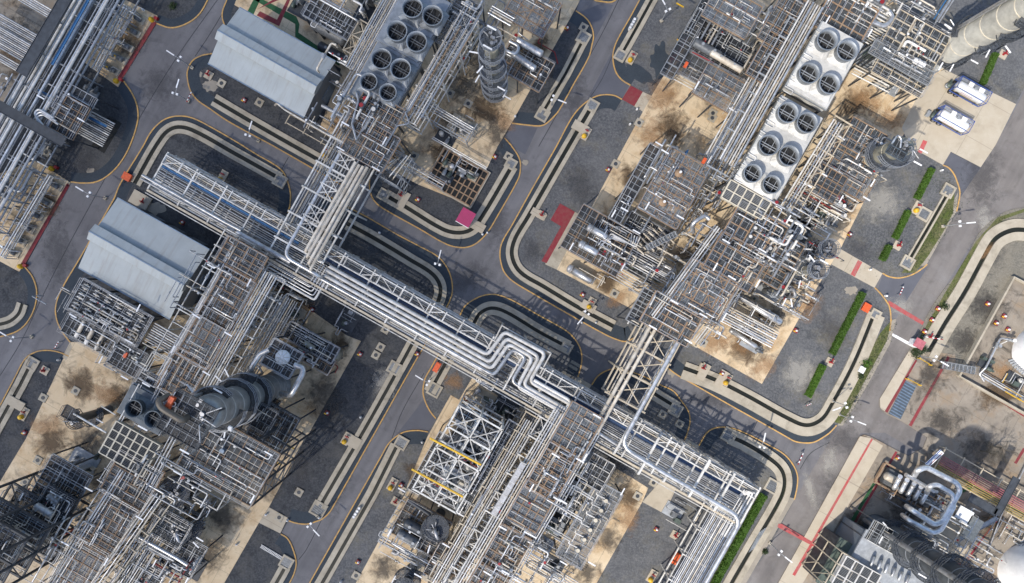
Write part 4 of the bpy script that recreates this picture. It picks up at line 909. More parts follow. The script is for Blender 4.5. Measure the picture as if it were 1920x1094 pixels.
# ================================================================= MAIN RACK across the middle
MR = "on the central pipe rack"
rk = rack((296, 320), (1407, 949), 10.0, 6.3, (4.6, 7.3, 10.0), 5.6, "long white steel pipe rack running diagonally across the whole site", w=0.24, brace=None)
p0, p1 = P(296, 320, 10), P(1407, 949, 10); dd = (p1 - p0).normalized(); ss = Vector((-dd.y, dd.x, 0)); LL = (p1 - p0).length
MB().bar(p0 + ss * 1.35, p1 + ss * 1.35, .18, .24).put("walkway_beam", "steel_white", rk); MB().bar(p0 + ss * 2.8 + Z * .05, p1 + ss * 2.8 + Z * .05, .16, .2).put("walkway_beam", "steel_white", rk)
MB().bar(p0 - ss * 3.6, p1 - ss * 3.6, .32, .16).put("walkway_beam", "steel_beige", rk); MB().bar(p0 - ss * 4.1, p1 - ss * 4.1, .14, .16).put("walkway_beam", "steel_white", rk)
for k in range(36):
    a = p0 + dd * (LL * k / 36); b = p0 + dd * (LL * (k + 1) / 36); g = MB(); g.bar(a + ss * 1.35 + Z * .1, a + ss * 3.1 + Z * .1, .2 if k % 2 else .14)
    if k % 3 != 2 : g.bar((a if k % 2 else b) + ss * 3.0 - Z * .12, (b if k % 2 else a) + ss * 1.4 - Z * .12, .13)
    g.put("truss_bracing", "steel_white", rk)
rs_ = lambda *l: [(o, r, m, *e) for (o, r, m, *e) in l]
bundle((296, 320), (1407, 949), 8.0, [(2.9, .12, "pipe_beige"), (2.6, .09, "pipe_white"), (2.25, .12, "pipe_beige"), (1.95, .07, "silver_dull"), (1.7, .07, "silver_dull"), (1.05, .07, "pipe_grey"), (0.8, .07, "silver_dull"), (0.5, .09, "pipe_grey")], MR, "pipes along the central rack's walkway side")
bundle((296, 320), (650, 520), 7.7, [(o, r, m) for o, r, m in ((0.0, .1, "silver"), (-.35, .07, "pipe_white"), (-.7, .1, "silver_dull"), (-1.05, .07, "pipe_white"), (-1.4, .12, "silver"), (-1.8, .07, "silver_dull"), (-2.2, .1, "pipe_white"))], "on the north-west arm of the central rack", "pipes on the north-west arm of the rack")
bundle((1120, 786), (1407, 949), 7.7, [(o, r, m) for o, r, m in ((0.3, .1, "silver_dull"), (0, .07, "silver"), (-.3, .1, "silver_dull"), (-.6, .07, "silver_dull"), (-.9, .1, "silver"), (-1.3, .13, "silver_dull"), (-1.7, .1, "silver"), (-2.1, .1, "pipe_white"), (-2.5, .12, "silver_dull"))], "on the south-east arm of the central rack", "pipes on the south-east arm of the rack")
bundle((296, 320), (1407, 949), 5.2, [(2.4, .1, "pipe_grey"), (1.6, .1, "silver_dull"), (.8, .12, "pipe_grey"), (0, .1, "silver_dull"), (-.8, .12, "pipe_grey"), (-1.6, .1, "silver_dull"), (-2.4, .12, "silver_dull")], "low down inside the central pipe rack", "lower-tier pipes in the central rack")
def tray(a, b, z, w, label, m="blue_paint", pts=None):
    p, q = P(*a, z), P(*b, z); d = (q - p).normalized(); s = Vector((-d.y, d.x, 0)); g = MB(); t = thing("cable_tray", label, "cable tray", p)
    MB().bar(p, q, w, .05).put("tray_bed", m, t)
    for k in (-1, 1): MB().bar(p + s * k * (w / 2 + .03) + Z * .06, q + s * k * (w / 2 + .03) + Z * .06, .05, .16).put("side_rail", m, t)
tray((304, 312), (560, 457), 8.6, .28, "bright blue cable tray along the north-west arm of the central rack"); tray((608, 484), (1390, 927), 8.3, .4, "dark blue cable tray beside the big silver pipes on the central rack", "tray_blue")
zz = 10.4
pipe([(267, 329, zz), (420, 416, zz), (452, 433, zz)], .24, "silver", "upper of two silver pipes along the lower edge of the rack's north-west arm"); pipe([(264, 335, zz), (416, 420, zz), (440, 434, zz)], .2, "silver_dull", "lower of two silver pipes along the lower edge of the rack's north-west arm")
pipe([(445, 436, zz), (522, 479, zz), (545, 492, zz)], .42, "silver_dull", "thick dull silver pipe joining the north-west arm to the bridge")
pipe([(645, 274, 12.2), (531, 480, 12.2), (600, 519, 12.2), (606, 523, 9.0)], .30, "silver", "silver pipe turning off the north-west bridge onto the central rack", bend=1.6)
for k, (a, b, c_, d_) in enumerate((((667, 304), (573, 471), 0, 0), ((674, 309), (576, 482), 0, 0), ((681, 312), (579, 494), 0, 0), ((689, 314), (582, 506), 0, 0))):
    pipe([(a[0], a[1], 13.0), (b[0], b[1], 13.0), (b[0] + 2, b[1] + 2, 10.6)], .26, "pipe_beige", "%s of four big cream pipes side by side on the north-west bridge" % ("westernmost", "second from west", "third from west", "easternmost")[k], "big cream pipes of the north-west bridge", "large_pipe", bend=.5)
# big silver line-up and its expansion loop
names5 = ("first from the walkway", "second from the walkway", "third from the walkway", "fourth from the walkway")
L4 = [[(618, 500), (914, 666), (946, 622), (1023, 663), (993, 716), (1072, 760), (1122, 789)], [(612, 507), (919, 680), (950, 634), (1011, 669), (981, 722), (1060, 767), (1118, 799)], [(608, 516), (922, 692), (954, 645), (999, 671), (970, 726), (1050, 771), (1030, 808)], [(604, 524), (926, 704), (961, 655), (986, 670), (959, 716), (1080, 785), (1163, 838)]]
for k, L_ in enumerate(L4):
    pts = [(x, y, zz + .05 + (0 if not 2 <= i <= 3 else 0)) for i, (x, y) in enumerate(L_)]
    pipe(pts, .30, "pipe_white" if k < 3 else "silver", "%s of the four big loop pipes on the central rack" % names5[k].capitalize().lower(), "big looped pipes on the central rack", "large_pipe", n=12, bend=.9)
pipe([(612, 529, zz), (700, 579, zz), (905, 695, zz), (915, 700, 8.8)], .24, "silver_dull", "fifth silver pipe under the big loop line-up on the central rack")
pipe([(1001, 713, zz), (1070, 752, zz), (1047, 795, zz), (1030, 822, zz)], .28, "pipe_white", "white pipe turning off the central rack towards the lower middle block", bend=.7)
# loop support outrigger
fr = thing("outrigger_frame", "white steel outrigger carrying the big expansion loop beside the rack", "steel frame", P(980, 640)); g = MB()
for a, b in (((926, 640), (941, 611)), ((941, 611), (1033, 663)), ((1033, 663), (1012, 702))): g.bar(P(*a, 9.9), P(*b, 9.9), .2)
g.put("beam", "steel_white", fr)
for a in ((941, 611), (1033, 663), (987, 637)): p = P(*a, 9.8); MB().bar(Vector((p.x, p.y, .1)), p, .24).put("column", "steel_white", fr)
# L-shaped bundle at the west end of the loop line-up
for k in range(5):
    f = k / 4; a = (507 - 11 * f, 490 + 20 * f); b = (580 + 10 * f, 532 + 31 * f); c_ = (605 + 14 * f, 491 + 22 * f)
    pipe([(a[0] - 14, a[1] + 30, 9.8), (*a, 9.8), (*b, 9.8), (*c_, 9.8), (c_[0] + 2, c_[1] + 1, 8.6)], .11 if k < 4 else .2, "silver" if k % 2 else "pipe_white", "%s pipe of the L-shaped bundle below the north-west bridge" % ("innermost", "second innermost", "middle", "second outermost", "outermost")[k], "L-shaped pipe bundle", "process_pipe", bend=.45)
for k in range(3):
    pipe([(896 - 3 * k + 8, 702 + 3 * k, 9.0), (890 + 6 * k, 713 + 1.5 * k, 9), (922 + 2 * k - 0, 734 - 5 * k, 9.0), (930 + 2 * k, 720 - 5 * k, 9.0)], .1, "pipe_white", "%s of three nested pipe loops under the big expansion loop" % ("outer", "middle", "inner")[k], "nested pipe loops", bend=.4)

# ================================================================= BRIDGES over the crossing road
b1 = rack((690, 232), (560, 468), 12.4, 8.4, (8.0, 12.4), 4.2, "wide white steel pipe bridge over the crossing road carrying four cream pipes", w=.26, brace=None, every=3)
q0, q1 = P(648, 290, 12.4), P(560, 448, 12.4); d = (q1 - q0).normalized(); s = Vector((-d.y, d.x, 0)); ll = (q1 - q0).length
for k in range(8):
    a = q0 + d * ll * k / 8; b = q0 + d * ll * (k + 1) / 8; g = MB(); g.bar(a - s * 1.3, a + s * 1.7, .2)
    if k % 3 != 1: g.bar(a - s * 1.3 + Z * .1, b + s * 1.7 + Z * .1, .13); g.bar(a + s * 1.7 - Z * .1, b - s * 1.3 - Z * .1, .13)
    g.put("truss_bracing", "steel_white", b1)
for k, (o, r, m) in enumerate(((-4.0, .1, "pipe_beige"), (-3.6, .1, "silver_dull"), (-3.1, .13, "pipe_beige"), (3.4, .09, "silver_dull"), (3.9, .1, "pipe_beige"), (3.0, .1, "silver_dull"))):
    bundle((690, 232), (568, 452), 9.6, [(o, r, m)], "in the side of the north-west pipe bridge", "side pipes of the north-west bridge")
bundle((690, 232), (566, 456), 7.9, [(-2.8 + .55 * k, .08 + .02 * (k % 3), ("silver_dull", "pipe_grey", "pipe_white")[k % 3]) for k in range(9)], "inside the north-west pipe bridge", "inner pipes of the north-west bridge")
b2 = rack((1268, 575), (1172, 755), 11.4, 6.8, (7.5, 11.4), 4.2, "beige steel pipe bridge over the crossing road on the right, with open X bracing", "steel_beige", w=.26, brace="A", every=3)
pipe([(1226, 600, 12.0), (1121, 790, 12.0)], .30, "pipe_beige", "western of two big cream pipes on the right-hand bridge", "big pipes of the right-hand bridge", "large_pipe"); pipe([(1236, 605, 12.0), (1120, 812, 12.0), (1121, 813, 10.2)], .28, "pipe_beige", "eastern of two big cream pipes on the right-hand bridge", "big pipes of the right-hand bridge", "large_pipe")
pipe([(1276, 632, 12.2), (1163, 836, 12.2), (1240, 884, 12.2), (1392, 972, 12.2), (1330, 1082, 12.2), (1250, 1225, 12.2)], .34, "silver", "long thick silver pipe from the right-hand bridge round the south-east corner", "large silver pipes", "large_pipe", n=12, bend=2.2)
bundle((1268, 575), (1170, 758), 8.0, [(-3.0, .12, "pipe_beige"), (-2.6, .1, "silver_dull"), (-2.2, .12, "pipe_beige"), (-1.2, .08, "pipe_grey"), (.2, .1, "pipe_beige"), (.5, .1, "pipe_white"), (2.2, .1, "silver_dull"), (2.7, .1, "silver")], "inside the right-hand pipe bridge", "inner pipes of the right-hand bridge")
# heavy portal beams over the south-east arm and the run down to the bottom edge
for k, (x, y) in enumerate(((1190, 800), (1236, 838), (1283, 852), (1331, 880), (1378, 906))):
    t = thing("portal_beam", "white portal beam over the south-east arm, %s from the bridge" % ("first", "second", "third", "fourth", "fifth")[k], "portal", P(x, y)); a = P(x + 0, y - 18, 11.0); b = a - V * 6.8
    MB().bar(a, b, .34, .3).put("beam", "steel_white", t)
    for q in (a, b): MB().bar(Vector((q.x, q.y, .1)), q - Z * .15, .28).put("column", "steel_white", t)
rack((1362, 962), (1230, 1196), 6.4, 5.6, (3.6, 6.4), 5.2, "low white rack carrying many silver pipes down to the bottom edge", w=.2, brace=None)
bundle((1372, 952), (1232, 1200), 6.5, [(-2.7 + .3 * k, (.07, .1, .08, .12)[k % 4], ("silver", "silver_dull", "pipe_white", "silver", "pipe_beige")[k % 5]) for k in range(19)], "on the low rack beside the long hedge", "pipes on the low south-east rack")
bundle((1372, 952), (1232, 1200), 3.7, [(-2.2 + .6 * k, .1, ("silver_dull", "pipe_grey")[k % 2]) for k in range(8)], "underneath the low south-east rack", "lower pipes of the low south-east rack")
for k in range(5):
    f = k * .5; pipe([(1405 - 18, 939 - 10, 8.6), Vector(P(1421, 922, 8.6)) - U * f * 1.0 - V * f * .2, Vector(P(1368, 1012, 8.6)) - U * f], .14 if k < 3 else .08, "pipe_white", "%s white pipe turning the corner at the rack's south-east end" % ("outermost", "second outermost", "middle", "second innermost", "innermost")[k], "corner pipes", bend=.5)
# ================================================================= NORTH BLOCK (grey air coolers)
w_ = "west of the grey air coolers"
deck(620, 36, 7.5, 8.6, 3.6, "grated platform over the long vessel by the red painted floor", 8, 3, "grating_dark", "steel_grey")
hvessel((585, 40), (652, 77), 4.5, 1.25, "dark horizontal vessel under the platform by the red painted floor", "machine")
hvessel((597, 84), (655, 116), 2.2, .8, "low black horizontal vessel beside the upper warehouse's gable", "pipe_dark")
frame3(672, 72, 9, 2.6, 5.6, "small cream braced frame beside the grey air coolers", 1, 2, (4.5,), "steel_beige", .2, True, roofx=True)
bundle((738, -6), (662, 132), 12.2, [(-1.4 + .34 * k, (.1, .14, .08)[k % 3], ("pipe_beige", "silver", "pipe_white", "silver_dull")[k % 4]) for k in range(9)], w_, "pipes west of the grey air coolers")
bundle((764, -20), (642, 196), 9.5, [(-1.0 + .5 * k, .1, ("silver_dull", "pipe_white", "pipe_beige")[k % 3]) for k in range(5)], "low down west of the grey coolers", "lower pipes west of the grey coolers")
tangle(640, 30, 14, 6, 10, "between the red floor and the grey coolers", 11, (3, 5, 8, 9.5)); tangle(655, 165, 5, 9, 9, "between the upper warehouse and the grey coolers", 12, (2, 5, 8, 11))
tangle(700, 20, 4, 12, 8, "beside the top grey cooler", 13, (6, 9, 12), rs=(.1, .14, .18))
skid(570, 20, 5, 3, "beside the red painted floor", 14); skid(690, 25, 4, 4, "beside the top grey cooler", 15, hmax=5); vdrum(700, 8, .2, 9, .9, "upright dark drum left of the top grey cooler")
e_ = "east of the grey air coolers"
bundle((868, 52), (764, 226), 12.4, [(-1.3 + .5 * k, (.08, .12, .1)[k % 3], ("pipe_beige", "pipe_white", "steel_rust", "silver")[k % 4]) for k in range(7)], e_, "pipes east of the grey air coolers")
rack((880, 30), (764, 226), 12.3, 3.0, (6.5, 9.4, 12.3), 2.6, "narrow white ladder-like pipe rack east of the grey air coolers", w=.17, brace="A", every=2)
bundle((905, 20), (790, 222), 13.6, [(0, .14, "pipe_grey"), (-.9, .1, "silver_dull"), (-2.2, .12, "pipe_grey"), (-2.7, .08, "silver_dull")], "beyond the narrow rack east of the grey coolers", "outer pipes east of the grey coolers")
for k, (x, y) in enumerate(((868, 30), (845, 58), (800, -6))): deck(x, y, 10.5, 4.5, 5.5, "grated deck %s the top grey air cooler" % ("just east of", "south-east of", "above")[k], 3, 3, ("grating", "grating_light", "grating_dark")[k], "steel_grey")
tangle(862, 62, 6, 9, 10, "over the decks beside the top grey cooler", 16, (7, 11, 12.5)); tangle(985, 60, 8, 14, 12, "around the north-east deck", 17, (3, 6, 9))
deck(997, 20, 10, 7.6, 6.4, "pale grated deck with a rusty disc, top of the northern block", 4, 4, "grating_light", "steel_rust", brace=True)
deck(985, 125, 7, 8.2, 5.4, "dark grated deck with two silver vessels by the middle road", 5, 3, "grating_dark", "steel_rust")
hvessel((968, 74), (1018, 103), 9.0, .62, "upper silver vessel on the deck by the middle road", "silver", bands=2, low=7); hvessel((958, 98), (1005, 131), 8.4, .6, "lower silver vessel on the deck by the middle road", "silver", bands=3, low=7)
pipe([(955, 78, 9.5), (975, 88, 9.5), (966, 104, 9.5), (948, 95, 9.5), (948, 95, 5)], .28, "silver", "fat silver pipe curling behind the two silver vessels"); pipe([(974, 40, 8), (972, 62, 8), (990, 76, 8)], .12, "silver", "slim silver pipe dropping towards the silver vessels")
pipe([(1042, 20, .8), (1030, 42, .8), (1008, 80, .8), (1040, 98, .8), (1046, 120, .8)], .1, "red_steel", "red fire main around the deck by the middle road")
tower(929, 182, 27, 1.0, "tall dark column caged in ring platforms, at the top middle", "shell_olive", ((4, 2.15, 160, 400), (7.5, 2.2, 180, 380), (11, 2.2, 150, 395), (15, 2.1, 170, 420), (19, 2.0, 130, 330), (22.5, 1.95, 0, 360), (26.5, 1.5, 0, 360)), nb=9, railm="pipe_grey", top=False, bandm="cream", ladder_az=250)
bundle((918, 20), (960, 44), 11, [(0, .12, "pipe_beige"), (.4, .1, "pipe_white"), (.8, .1, "silver"), (-.5, .14, "silver")], "reaching north-east behind the caged column", "pipes behind the caged column")
tangle(905, 30, 7, 8, 10, "behind the tall caged column", 18, (5, 8, 11)); tangle(890, 90, 5, 12, 9, "west of the tall caged column", 19, (3, 6, 9), ("pipe_dark", "silver_dull", "pipe_grey", "pipe_white"))
bundle((795, 196), (884, 248), 6.0, [(0, .14, "silver_dull"), (.4, .1, "pipe_white"), (.75, .08, "silver"), (-.4, .1, "silver_dull")], "running out towards the stained concrete", "pipes running over the stained concrete")
rack((790, 200), (880, 252), 5.8, 2.2, (3.2, 5.8), 3, "low grey rack running out over the stained concrete", "steel_grey", .15, None)
skid(868, 240, 5.2, 3.2, "at the end of the low grey rack", 20, hmax=2.6); tangle(866, 240, 5, 4, 8, "on the skid at the low rack's end", 21, (1.5, 2.5, 3.2), rs=(.06, .08, .1)); skid(835, 260, 3.5, 2.5, "below the low grey rack", 22)
deck(704, 222, 13.0, 7.2, 6.6, "grated deck just below the grey air coolers", 5, 4, "grating", "steel_rust", lights=2); deck(695, 272, 12.9, 7.6, 6.0, "brownish grated deck where the cream pipes begin", 6, 3, "grating", "steel_rust", lights=2)
tangle(700, 240, 7, 10, 14, "over the decks below the grey coolers", 23, (13.3, 13.8, 12.4), rs=(.07, .09, .14, .2)); pipe([(640, 190, 9), (668, 172, 13.4), (672, 190, 13.4), (660, 232, 13.4), (668, 262, 13.4)], .2, "silver", "winding silver pipe beside the decks below the grey coolers")
pipe([(760, 210, 13.5), (768, 232, 13.5), (745, 236, 13.5), (722, 275, 13.5)], .13, "pipe_grey", "bluish pipe hooked round the lower corner of the grey coolers")
frame3(738, 312, 9.5, 4.0, 5.0, "dark stair tower beside the start of the north-west bridge", 1, 3, (3, 6), "steel_grey", .16)
for k in range(5): pipe([(748 - 7 * k + 22, 290 + 2 * k, 9.8), (728 - 7 * k + 10, 334 - 4 * k, 9.8), (726 - 7 * k + 10, 338 - 4 * k, 2.0)], .1, ("pipe_beige", "pipe_white", "pipe_dark")[k % 3], "%s of five pipes dropping beside the stair tower" % ("first", "second", "third", "fourth", "last")[k], "pipes by the stair tower")
bundle((748, 300), (832, 348), 4.2, [(0, .1, "pipe_white"), (.32, .08, "silver_dull"), (-.5, .08, "pipe_grey")], "between the stair tower and the dark pit", "pipes beside the dark pit")
rack((748, 300), (832, 348), 4.1, 1.4, (4.1,), 2.6, "low rack between the stair tower and the dark pit", "steel_grey", .13, None)
# dark pit with a brown beam grid
c = P(858, 334); t = thing("sump_pit", "dark pit crossed by a brown beam grid beside the pink shelter", "pit", c)
MB().ubox(c + Z * .3, 8.8, 6.6, .5).put("pit_floor", "dark_pit", t); g = MB()
for i in range(10): g.ubox(c + U * 8.8 * (i / 9 - .5) + Z * .62, .2, 6.6, .16)
for j in range(6): g.ubox(c + V * 6.6 * (j / 5 - .5) + Z * .66, 8.8, .2, .16)
g.put("beam_grid", "steel_rust", t)
for k in (-1, 1): MB().ubox(c + U * k * 4.55 + Z * .35, .3, 7.2, .5).put("curb", "drain_concrete", t); MB().ubox(c + V * k * 3.45 + Z * .35, 8.8, .3, .5).put("curb", "drain_concrete", t)
for i, (x, y) in enumerate(((842, 312), (868, 326), (838, 334), (884, 330))): skid(x, y, 2.2, 1.4, ("on the pit's upper edge", "in the middle of the dark pit", "on the pit's lower left", "on the pit's right side")[i], 30 + i, .75, 1.2)
tangle(862, 318, 7, 4, 8, "over the dark pit", 34, (1.3, 2.2), rs=(.06, .08, .1)); bundle((810, 260), (912, 318), 2.5, [(0, .1, "pipe_white"), (.3, .08, "silver")], "along the upper edge of the dark pit", "pipes along the pit's upper edge")
pipe([(515, 199, 3), (519, 194, 3), (560, 218, 3), (656, 276, 3)], .2, "pipe_beige", "cream pipe along the front of the upper warehouse"); pipe([(522, 196, 3.4), (534, 206, 3.4), (660, 279, 3.4)], .16, "pipe_white", "white pipe along the front of the upper warehouse")
pipe([(604, 198, 5), (656, 226, 5)], .34, "pipe_grey", "fat grey-blue duct from the upper warehouse's gable"); rack((540, 222), (640, 279), 2.8, 1.6, (2.8,), 4, "low beige pipe stand in front of the upper warehouse", "steel_beige", .14, None)
pipe([(628, 184, 6), (664, 124, 6), (664, 124, 10)], .16, "silver_dull", "pipe climbing from the upper warehouse's corner"); tangle(640, 250, 6, 6, 7, "at the head of the north-west bridge", 35, (4, 8, 10))

# ================================================================= EAST BLOCK (white air coolers)
deck(1289, 72, 7.2, 2.2, 14.5, "long narrow walkway deck above the red fire main", 2, 7, "grating_dark", "steel_grey"); deck(1352, 92, 6.2, 9.5, 5.5, "dark grated deck with brown pipes in the upper east block", 5, 3, "grating_dark", "steel_grey")
deck(1350, 168, 8.6, 7.6, 5.6, "rust-beamed deck with a round hatch, above the tan apron", 4, 3, "grating_light", "steel_rust", lights=2); deck(1300, 128, 6.5, 4.2, 4.0, "small grey deck with an orange box near the yellow beam", 2, 2, "grating", "steel_grey")
hvessel((1342, 40), (1392, 68), 5.5, .7, "beige ribbed vessel in the upper east block", "pipe_beige", bands=5); hvessel((1332, 98), (1392, 134), 8, .55, "pale horizontal drum on the dark deck, upper east block", "pipe_beige", low=6.3); hvessel((1300, 78), (1352, 108), 7.4, .8, "dark long drum on the dark deck, upper east block", "machine", low=6.3)
pipe([(1327, 12, 1.0), (1255, 122, 1.0)], .1, "red_steel", "straight red fire main beside the long walkway deck"); pipe([(1258, 108, 1.8), (1303, 132, 1.8)], .09, "red_steel", "red branch pipe under the small grey deck"); pipe([(1298, 98, 7.5), (1338, 118, 7.5)], .1, "red_steel", "red pipe lying across the dark deck")
bundle((1262, 142), (1310, 168), 4.4, [(0, .12, "pipe_beige"), (.5, .12, "pipe_beige"), (-.5, .1, "pipe_white")], "under the rust-beamed deck", "pipes under the rust-beamed deck")
tangle(1372, 55, 9, 8, 14, "in the upper east block", 40, (5, 8, 10)); tangle(1320, 70, 7, 12, 12, "beside the long walkway deck", 41, (4, 6.8, 7.6)); tangle(1390, 160, 6, 9, 14, "beside the rust-beamed deck", 42, (3, 5, 8)); tangle(1330, 150, 6, 6, 7, "below the small grey deck", 43, (3, 6, 7))
skid(1380, 110, 4, 4, "at the east end of the dark deck", 44, hmax=4); skid(1400, 185, 4, 4, "below the rust-beamed deck", 45, hmax=3)
for k, (x, y, lu, lv, m) in enumerate(((1372, 22, 8, 6, "grating_light"), (1470, 40, 5, 9, "grating"), (1440, 110, 4, 8, "grating"))): deck(x, y, 10, lu, lv, "grated deck %s" % ("at the top edge above the upper east block", "left of the white four-fan cooler", "further left of the white four-fan cooler")[k], 4, 3, m, "steel_rust")
for o, z in ((0, 12.6), (3.2, 9.0)):
    bundle((1528 - o * 8, 8 - o * 3), (1362 - o * 8, 306 - o * 3), z, [(-1.2 + .42 * k, (.14, .1, .18, .1)[k % 4], ("pipe_white", "pipe_beige", "silver", "pipe_beige")[k % 4]) for k in range(7)], "%s the white air coolers' west side" % ("along" if o == 0 else "lower down, off"), "pipes west of the white coolers, tier %d" % (1 if o == 0 else 2))
rack((1500, 42), (1345, 320), 12.4, 3.4, (6, 9, 12.4), 3.2, "narrow steel pipe rack along the west side of the white air coolers", "steel_grey", .18, None, every=2)
bundle((1400, 190), (1322, 332), 11, [(0, .12, "pipe_grey"), (.6, .1, "pipe_dark"), (1.2, .12, "pipe_grey"), (-1.0, .1, "pipe_grey")], "in the dark gap beside the pale X-braced deck", "bluish pipes in the dark gap")
for k in range(14):
    q = P(1530 - k * 11.6, 58 + k * 20.8, 13.6)
    if k % 7 == 3: continue
    pipe([q, q + U * 1.5, q + U * 1.5 - V * .7, q + U * .1 - V * .7], .07, "pipe_white", "small white hairpin pipe beside the white coolers", "hairpin pipes", "hairpin_pipe", bend=.2)
# pale X-braced deck
deck(1262, 354, 9.6, 7.2, 11.2, "big pale X-braced deck with two rusty nozzles, east block", 5, 7, "grating_light", "steel_rust", brace=True, lights=4)
for i, (x, y) in enumerate(((1273, 325), (1243, 380))):
    c = P(x, y, 9.7); t = thing("roof_nozzle", "rusty round nozzle on the pale X-braced deck, %s one" % ("upper", "lower")[i], "nozzle", c); MB().lathe(c, c + Z * 1.0, [(0, .7), (.35, .62), (.4, .35), (.9, .3)], 14).put("collar", "steel_rust", t); MB().cyl(c + Z * .9, c + Z * 1.3, .2, 10).put("cap", "white_paint", t)
deck(1190, 345, 8.0, 2.2, 14.0, "narrow dark walkway deck beside the tan concrete strip", 2, 7, "grating_dark", "steel_grey", lights=3)
tangle(1222, 335, 5, 14, 14, "on the walkway west of the X-braced deck", 50, (6, 8.3, 9.2)); tangle(1318, 350, 4, 13, 14, "on the east edge of the X-braced deck", 51, (8, 10, 10.6)); tangle(1262, 350, 7, 11, 10, "under the X-braced deck", 52, (4, 6.5), ("blue_paint", "silver_dull", "pipe_grey", "silver"))
for k in range(7):
    a = P(1178 + 9.5 * k, 448 - 3.5 * k, 6); pipe([a, a + U * 3.6 - V * 1.0, a + U * 3.6 - V * 1.0 - Z * 2], .16, "pipe_beige", "cream inclined pipe of the row below the X-braced deck", "cream pipe row", "insulated_pipe", bend=.3)
deck(1210, 440, 5.0, 8, 4.6, "dark deck under the cream pipe row, below the X-braced deck", 6, 2, "grating_dark", "steel_grey")
t = deck(1240, 452, 9.0, 5.2, .9, "steep grey stairway below the X-braced deck", 10, 1, "grating_light", "steel_grey", ang=R(26), name="stairway", cat="stairs")
deck(1124, 452, 6.2, 10.6, 8.0, "dark deck with two silver exchangers beside the red painted strip", 7, 3, "grating_dark", "steel_rust", lights=3)
exchanger((1101, 425), (1140, 447), 7.6, .62, "upper of two silver exchangers on the deck by the red strip", "silver", 6.2); exchanger((1085, 456), (1122, 477), 7.6, .62, "lower of two silver exchangers on the deck by the red strip", "silver", 6.2)
exchanger((1064, 501), (1112, 529), 1.6, .75, "long silver exchanger on the ground at the corner of the tan pad", "silver")
for k in range(4): pipe([(1122 + 4 * k, 470 - 9 * k, 7.2), (1146 + 3 * k, 438 + 4 * k, 7.2), (1192 - 3 * k, 464 - 2 * k, 7.2), (1200 - 5 * k, 446 - 2 * k, 7.2)], .12, "silver" if k % 2 else "pipe_white", "%s nested pipe on the deck by the red strip" % ("outermost", "second", "third", "innermost")[k], "nested pipes on the deck", bend=.4)
tangle(1140, 470, 10, 7, 14, "on the deck beside the red painted strip", 53, (6.6, 7.2, 8), rs=(.07, .1, .13)); tangle(1100, 515, 7, 3, 7, "around the ground exchanger at the pad's corner", 54, (1.2, 2.0, 2.8), rs=(.06, .08, .11))
bundle((1170, 470), (1260, 520), 5.5, [(-1.6 + .4 * k, (.1, .14, .08)[k % 3], ("silver", "pipe_white", "silver_dull")[k % 3]) for k in range(9)], "between the exchanger deck and the east spine", "pipes between the exchanger deck and the spine"); bundle((1150, 505), (1240, 556), 4.0, [(-1.4 + .45 * k, (.1, .08)[k % 2], ("silver", "pipe_white", "silver_dull")[k % 3]) for k in range(7)], "low beside the east spine's lower end", "low pipes by the spine's lower end")
skid(1205, 500, 6, 4, "between the exchanger deck and the east spine", 55, hmax=3.5); tangle(1215, 520, 9, 8, 14, "in the gap west of the east spine", 56, (2, 4, 6.5))
# east spine
for k, (x, y, lu, lv, m) in enumerate(((1412, 440, 8.6, 7.0, "grating"), (1378, 492, 8.2, 6.4, "grating"), (1318, 548, 8.4, 7.6, "grating_light"), (1258, 598, 8.4, 5.4, "grating"))):
    deck(x, y, 12.8, lu, lv, "%s rust-beamed deck down the east spine from the louvre panel" % ("first", "second", "third", "last")[k], 5, 4, m, "steel_rust", lights=3, bw=.2, brace=k == 2)
bundle((1420, 420), (1262, 600), 10.4, [(-2.4 + .45 * k, (.13, .1, .17)[k % 3], ("silver", "pipe_white", "silver_dull", "pipe_beige")[k % 4]) for k in range(11)], "under the decks of the east spine", "pipes under the east spine decks")
bundle((1450, 440), (1300, 640), 12.6, [(0, .14, "pipe_beige"), (.4, .1, "pipe_white"), (.8, .12, "pipe_beige"), (1.3, .1, "silver"), (-.5, .1, "silver_dull")], "along the east side of the east spine", "pipes east of the east spine"); bundle((1345, 425), (1222, 592), 13, [(0, .14, "pipe_white"), (.4, .1, "pipe_white"), (-.4, .1, "silver_dull"), (.9, .12, "pipe_grey")], "along the west side of the east spine", "pipes west of the east spine")
rack((1462, 395), (1290, 640), 11.5, 3.0, (6, 11.5), 4.2, "cream steel rack along the east side of the east spine", "steel_beige", .2, None)
tangle(1395, 455, 9, 12, 18, "over the upper decks of the east spine", 57, (13.1, 13.6), rs=(.07, .1, .16, .2)); tangle(1300, 560, 9, 12, 14, "over the lower decks of the east spine", 58, (13.1, 13.6, 12.2), rs=(.07, .1, .14))
pipe([(1300, 436, 10), (1296, 420, 12), (1322, 404, 12), (1330, 412, 12)], .34, "silver", "fat silver hook-shaped pipe beside the X-braced deck", bend=1.2); pipe([(1196, 560, 8), (1215, 555, 8), (1190, 602, 8)], .2, "pipe_grey", "grey duct at the west corner of the last spine deck")
for k in range(4): pipe([P(1206 - 5 * k, 552 + 8 * k, 9), P(1206 - 5 * k, 552 + 8 * k, 9) - V * 3.0 + U * .3], .12, "pipe_white", "short white pipe on the west corner of the last spine deck", "short white pipes", bend=.3)
deck(1206, 578, 9.6, 3.2, 6.0, "black-slatted stair landing at the spine's south-west corner", 3, 8, "grating_dark", "steel_grey")
